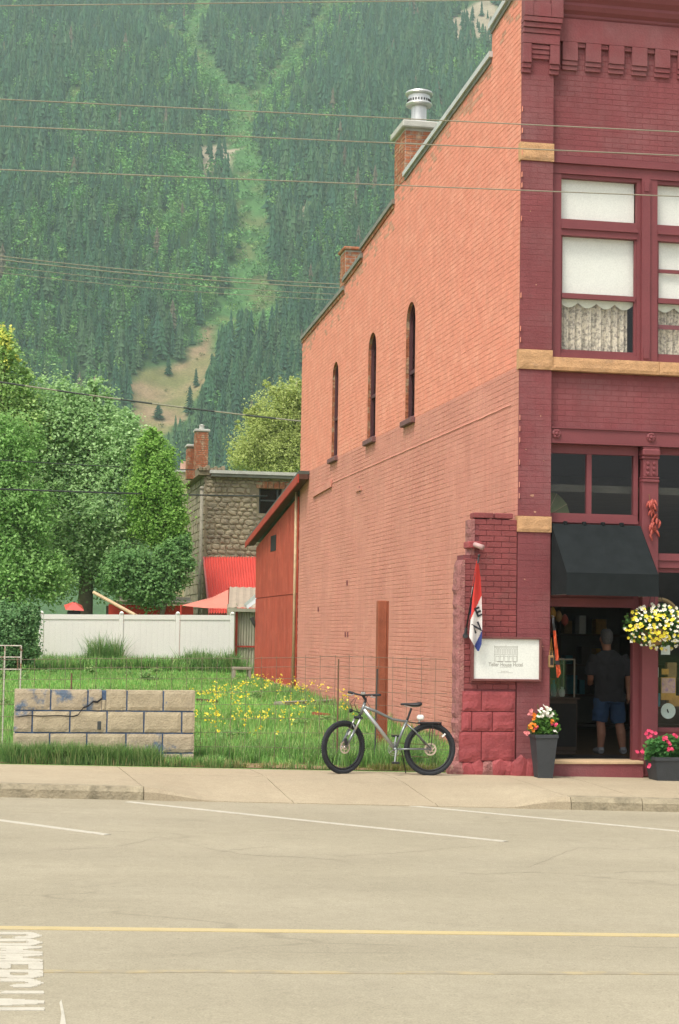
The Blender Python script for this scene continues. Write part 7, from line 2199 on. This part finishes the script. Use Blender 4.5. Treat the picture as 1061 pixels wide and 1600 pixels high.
def tri_conifer(tiers, pts, seed):
    r = np.random.default_rng(seed); V, Fc = [], []
    for k_ in range(tiers):
        t = k_ / tiers
        z1 = .10 + .90 * ((k_ + 1.55) / tiers) if k_ < tiers - 1 else 1.0
        z1 = min(z1, 1.0); z0 = .10 + .90 * t
        R0 = .17 * (1 - t) ** .85 + .012
        b = len(V); V.append((r.normal() * .004, r.normal() * .004, z1))
        for i in range(pts):
            a = 2 * math.pi * (i + .5 * (k_ % 2)) / pts + r.normal() * .1
            rr = R0 * (1.0 if i % 2 == 0 else .48) * (.75 + .5 * r.random())
            V.append((rr * math.cos(a), rr * math.sin(a), z0 + (-.02 if i % 2 == 0 else .015) + r.normal() * .012))
        for i in range(pts): Fc.append((b, b + 1 + i, b + 1 + (i + 1) % pts))
    return np.array(V), np.array(Fc)
def tri_aspen(n, seed, wide=.24, sz=.05):
    r = np.random.default_rng(seed); V, Fc = [], []
    for k_ in range(n):
        d = r.normal(size=3); d /= np.linalg.norm(d); q = r.random() ** .4
        zc = .62 + d[2] * q * .36
        wz = wide * math.sqrt(max(.15, 1 - ((zc - .55) / .5) ** 2))
        c = np.array([d[0] * q * wz, d[1] * q * wz, zc])
        nn_ = d * .8 + r.normal(size=3) * .45 + np.array([0, -.1, .5]); nn_ /= np.linalg.norm(nn_)
        a = np.cross(nn_, r.normal(size=3)); a /= np.linalg.norm(a); b2 = np.cross(nn_, a); s_ = sz * (.6 + .8 * r.random())
        b = len(V); V += [c - a * s_, c + b2 * s_ * .8 + nn_ * s_ * .25, c + a * s_, c - b2 * s_ * .8 + nn_ * s_ * .25]; Fc += [(b, b + 1, b + 2), (b, b + 2, b + 3)]
    b = len(V); V += [(-.012, 0, 0), (.012, 0, 0), (0, .012, 0), (0, 0, .75)]; Fc += [(b, b + 1, b + 3), (b + 1, b + 2, b + 3), (b + 2, b, b + 3)]
    return np.array(V), np.array(Fc)
protoC = [tri_conifer(5, 10, i) for i in range(6)]; protoCH = [tri_conifer(8, 12, 50 + i) for i in range(6)]
protoA = [tri_aspen(60, 20 + i, .22, .045) for i in range(4)]; protoAH = [tri_aspen(120, 70 + i, .22, .042) for i in range(3)]
protoB = [tri_aspen(26, 40 + i, .6, .10) for i in range(3)]
trees = {}
def add_tree(kind, t, s_, h, col, wd=1.0): trees.setdefault(kind, []).append((t, s_, h, wd, col))
CON = [(.036, .092, .052), (.045, .11, .056), (.056, .12, .058), (.04, .096, .06), (.068, .125, .062)]
ASP = [(.11, .26, .08), (.135, .295, .085), (.165, .31, .09), (.10, .235, .08)]
lo_px = lambda s_: (-.235 * s_, .150 * s_)
sp0 = 3.9
# where aspen groves stand on the slope (centre, extent, share), as seen from the street
ASPZ = [(330, 140, 60, 45, .6), (430, 130, 45, 40, .5), (360, 230, 40, 60, .4), (270, 440, 60, 110, .95), (200, 350, 60, 70, .4), (55, 470, 80, 50, .65), (150, 300, 40, 40, .3), (300, 320, 35, 60, .45), (425, 290, 28, 130, .5), (290, 110, 45, 60, .55), (400, 570, 45, 55, .55), (190, 560, 40, 50, .5), (440, 110, 35, 40, .4), (500, 30, 30, 40, .4), (110, 420, 40, 50, .4)]
s_ = 600.0
while s_ < 1440:
    a, b = lo_px(s_); t = a
    while t < b:
        tt, ss = t + rng.uniform(-.5, .5) * sp0, s_ + rng.uniform(-.5, .5) * sp0
        t += sp0
        p = (tt, ss)
        cf = chute_f(*p)
        nz = mnoise.noise(Vector((tt / 55, ss / 90, 7)))
        nz2 = mnoise.noise(Vector((tt / 22, ss / 40, 17)))
        # where aspens mix in: lower left part of the slope and edges of the chutes
        px_l = CXP + F_PX * tt / ss * .98; py_l = 985 - F_PX * (SLOPE * (ss - S0)) / ss * .99
        aw_ = .03 + .55 * nz + .45 * nz2
        for bx_, by_, brx, bry, bs in ASPZ: aw_ += bs * math.exp(-((px_l - bx_) / brx) ** 2 - ((py_l - by_) / bry) ** 2)
        if cf > 0: 
            if rng.random() < .8:
                c = (.115, .26, .085) if rng.random() < .6 else (.17, .28, .09)
                add_tree('B', tt, ss, rng.uniform(2, 6.5), np.array(c) * rng.uniform(.75, 1.3))
            continue
        if inside(p, scree):
            if rng.random() < .06: add_tree('B', tt, ss, rng.uniform(1, 2.5), np.array((.09, .13, .04)))
            continue
        if any(inside(p, r_) for r_ in rocks):
            if rng.random() < .25: add_tree('C', tt, ss, rng.uniform(6, 12), np.array(CON[0]))
            continue
        near = ss < 800
        hide = 0
        for dd in (6, 12, 20, 28):       # what of the slope stands right behind this tree
            if inside((tt * (1 + dd / ss), ss + dd), scree): hide = max(hide, 1.0 if dd < 25 else .75)
            if any(inside((tt * (1 + dd / ss), ss + dd), r_) for r_ in rocks): hide = max(hide, .6)
        if any(chute_f(tt * (1 + dd / ss), ss + dd) > .1 for dd in (5, 10, 15)) and rng.random() < .75:
            add_tree('B' if rng.random() < .5 else 'A', tt, ss, rng.uniform(3, 7), np.array(rng.choice(ASP)) * rng.uniform(.85, 1.3))
            continue
        if rng.random() < hide:
            if rng.random() < .3: add_tree('B', tt, ss, rng.uniform(1.5, 4), np.array((.08, .17, .06)) * rng.uniform(.8, 1.2))
            continue
        if rng.random() < aw_:
            add_tree('AH' if near else 'A', tt, ss, rng.uniform(8, 14), np.array(rng.choice(ASP)) * rng.uniform(.8, 1.25), rng.uniform(.8, 1.2))
        else:
            h = rng.choice((rng.uniform(7, 12), rng.uniform(10, 16), rng.uniform(13, 19)))
            c = np.array(rng.choice(CON)) * rng.uniform(.75, 1.25)
            if rng.random() < .012: c = np.array((.14, .12, .085))       # dead trees
            add_tree('CH' if near else 'C', tt, ss, h, c, rng.uniform(.65, 1.35))
    s_ += sp0
allV, allF, allC = [], [], []; base = 0
for kind, protos in (('C', protoC), ('CH', protoCH), ('A', protoA), ('AH', protoAH), ('B', protoB)):
    L_ = trees.get(kind, [])
    for pi, (pv, pf_) in enumerate(protos):
        sub = L_[pi::len(protos)]
        if not sub: continue
        n = len(sub)
        ts = np.array([(q[0], q[1]) for q in sub]); hh = np.array([q[2] for q in sub]); ww = np.array([q[3] for q in sub]); cc_ = np.array([q[4] for q in sub])
        gz = np.array([mz(a, b) for a, b in ts]) + .6
        xy = ts[:, 1:2] * HD + ts[:, 0:1] * LT
        an = nrg.random(n) * 6.283; ca, sa = np.cos(an)[:, None], np.sin(an)[:, None]
        wx = hh * ww
        X = (pv[:, 0] * ca - pv[:, 1] * sa) * wx[:, None] + xy[:, 0:1]
        Y_ = (pv[:, 0] * sa + pv[:, 1] * ca) * wx[:, None] + xy[:, 1:2]
        Z_ = pv[:, 2] * hh[:, None] + gz[:, None]
        allV.append(np.stack([X, Y_, Z_], -1).reshape(-1, 3))
        allF.append((pf_[None] + (np.arange(n) * len(pv))[:, None, None]).reshape(-1, 3) + base)
        jt_ = .3 if kind[0] == 'C' else .14
        fcol = np.repeat(cc_, len(pf_), axis=0) * (1 - jt_ / 2 + jt_ * nrg.random(n * len(pf_)))[:, None]
        allC.append(fcol); base += n * len(pv)
fo = link('mountain_forest', np_mesh('mountain_forest', np.concatenate(allV), np.concatenate(allF), M['needle'], np.concatenate(allC)))
tag(fo, 'mixed conifer and aspen forest covering the mountainside', 'forest', kind='stuff')
print('FOREST TRIS', sum(len(f) for f in allF))
# lone conifers that stand clear of the forest
for (px, py, h, lab) in ((247, 662, 6.5, 'lone rounded dark conifer in the middle of the tan scree'), (263, 582, 9, 'small dark spruce at the upper left edge of the scree'), (306, 602, 8, 'pair-like slim spruce on the right side of the scree'), (212, 588, 7, 'low dark conifer at the upper left corner of the scree'), (330, 612, 12, 'tall spruce at the right foot of the scree'), (296, 655, 12, 'spruce at the lower right edge of the scree')):
    t, s_ = m_at(px, py); xy = HD * s_ + LT * t; z0 = mz(t, s_) + .8
    tr = thing('conifer_tree', lab, 'tree', (xy[0], xy[1], z0), 'conifers standing clear on the scree')
    pv, pf_ = tri_conifer(12, 16, int(px))
    wv = pv.copy() * h; wv[:, :2] *= (2.6 if px == 247 else 1.3)
    col = np.tile(np.array(CON[0]), (len(pf_), 1)) * (.85 + .3 * nrg.random(len(pf_)))[:, None]
    link('crown', np_mesh('crown', wv, pf_, M['needle'], col), tr)
    mb = MB(); mb.tube([(0, 0, -.5), (0, 0, h * .8)], [h * .018, h * .004], 6); mb.build('trunk', M['bark'], tr, local=True)

# ------------------------------------------------------------------ overhead cables
def cable(label, Y, q0, q1, r, m, group, ext0=14, ext1=14, sag=.0, alt=None, Y2=None):
    a, b = Vector(at(*q0, Y)), Vector(at(*q1, Y if Y2 is None else Y2))
    d = (b - a); u_ = d / d.x
    p0, p1 = a - u_ * ext0, b + u_ * ext1
    n = 40; pts = []
    L_ = (p1 - p0).length
    for i in range(n + 1):
        t = i / n; p = p0.lerp(p1, t); tt = (p.x - a.x) / (b.x - a.x)
        p.z -= sag * 4 * tt * (1 - tt) if 0 <= tt <= 1 else -sag * 4 * abs(tt * (1 - tt)); pts.append(p)
    mb = MB()
    if alt is None: mb.tube(pts, r, 6)
    else:
        for i in range(n):
            mb.cur = i % 2; mb.tube([pts[i], pts[i + 1]], r * (1.15 if i % 2 else 1), 6)
    o = mb.build('power_cable', m if alt is None else [m, alt], None, loc=tuple(pts[0]))
    return tag(o, label, 'cable', group)
g_ = 'cables along the street'
cable('highest of the pale cables, crossing just above the cornice', 15, (0, 9), (700, 1), .005, M['cable'], g_)
cable('pale cable passing behind the steel flue and across the dentils', 15, (0, 155), (1061, 206), .0052, M['cable'], g_)
cable('pale cable crossing the chimney and the top of the upstairs window', 15, (0, 197), (1061, 243), .0052, M['cable'], g_)
cable('lowest of the pale street cables, crossing the upstairs blind', 15, (0, 265), (1061, 307), .0052, M['cable'], g_)
g2 = 'cables behind the brick building'
cable('uppermost thin cable of the close bundle behind the building', 52, (0, 400), (530, 444), .014, M['cable'], g2, sag=.1)
cable('second thin cable of the close bundle behind the building', 52, (0, 405.5), (530, 450), .016, M['cable'], g2, sag=.1)
cable('third thin cable of the close bundle behind the building', 52, (0, 416), (530, 460), .010, M['cable'], g2, sag=.1)
cable('lowest thin cable of the close bundle behind the building', 52, (0, 426), (530, 469), .009, M['cable'], g2, sag=.1)
cable('thick twisted grey cable sloping above the stone building', 50.5, (0, 597), (468, 658), .024, M['cable'], g2, alt=M['cable_dark'], sag=.05)
cable('thin dark cable running to the stone building chimney', 51.0, (0, 719), (300, 734), .016, M['cable_dark'], g2, ext1=.1, sag=.02, Y2=58.2)
cable('thick black cable crossing in front of the stone building', 51.0, (0, 764), (405, 775), .028, M['cable_dark'], g2, ext1=.3, sag=.03, Y2=57.9)

# ------------------------------------------------------------------ air
mb = MB(); mb.box(-520, 900, -60, 1650, -4, 760)
hz = mb.build('haze', None)
hz.data.materials.clear()
hm = bpy.data.materials.new('haze'); hm.use_nodes = True
n = hm.node_tree.nodes; n.remove(n['Principled BSDF'])
pv_ = n.new('ShaderNodeVolumePrincipled'); pv_.inputs['Color'].default_value = (.76, .93, .94, 1); pv_.inputs['Density'].default_value = .00020
hm.node_tree.links.new(pv_.outputs[0], n['Material Output'].inputs['Volume'])
hz.data.materials.append(hm)
tag(hz, 'thin summer haze', 'haze', kind='stuff')
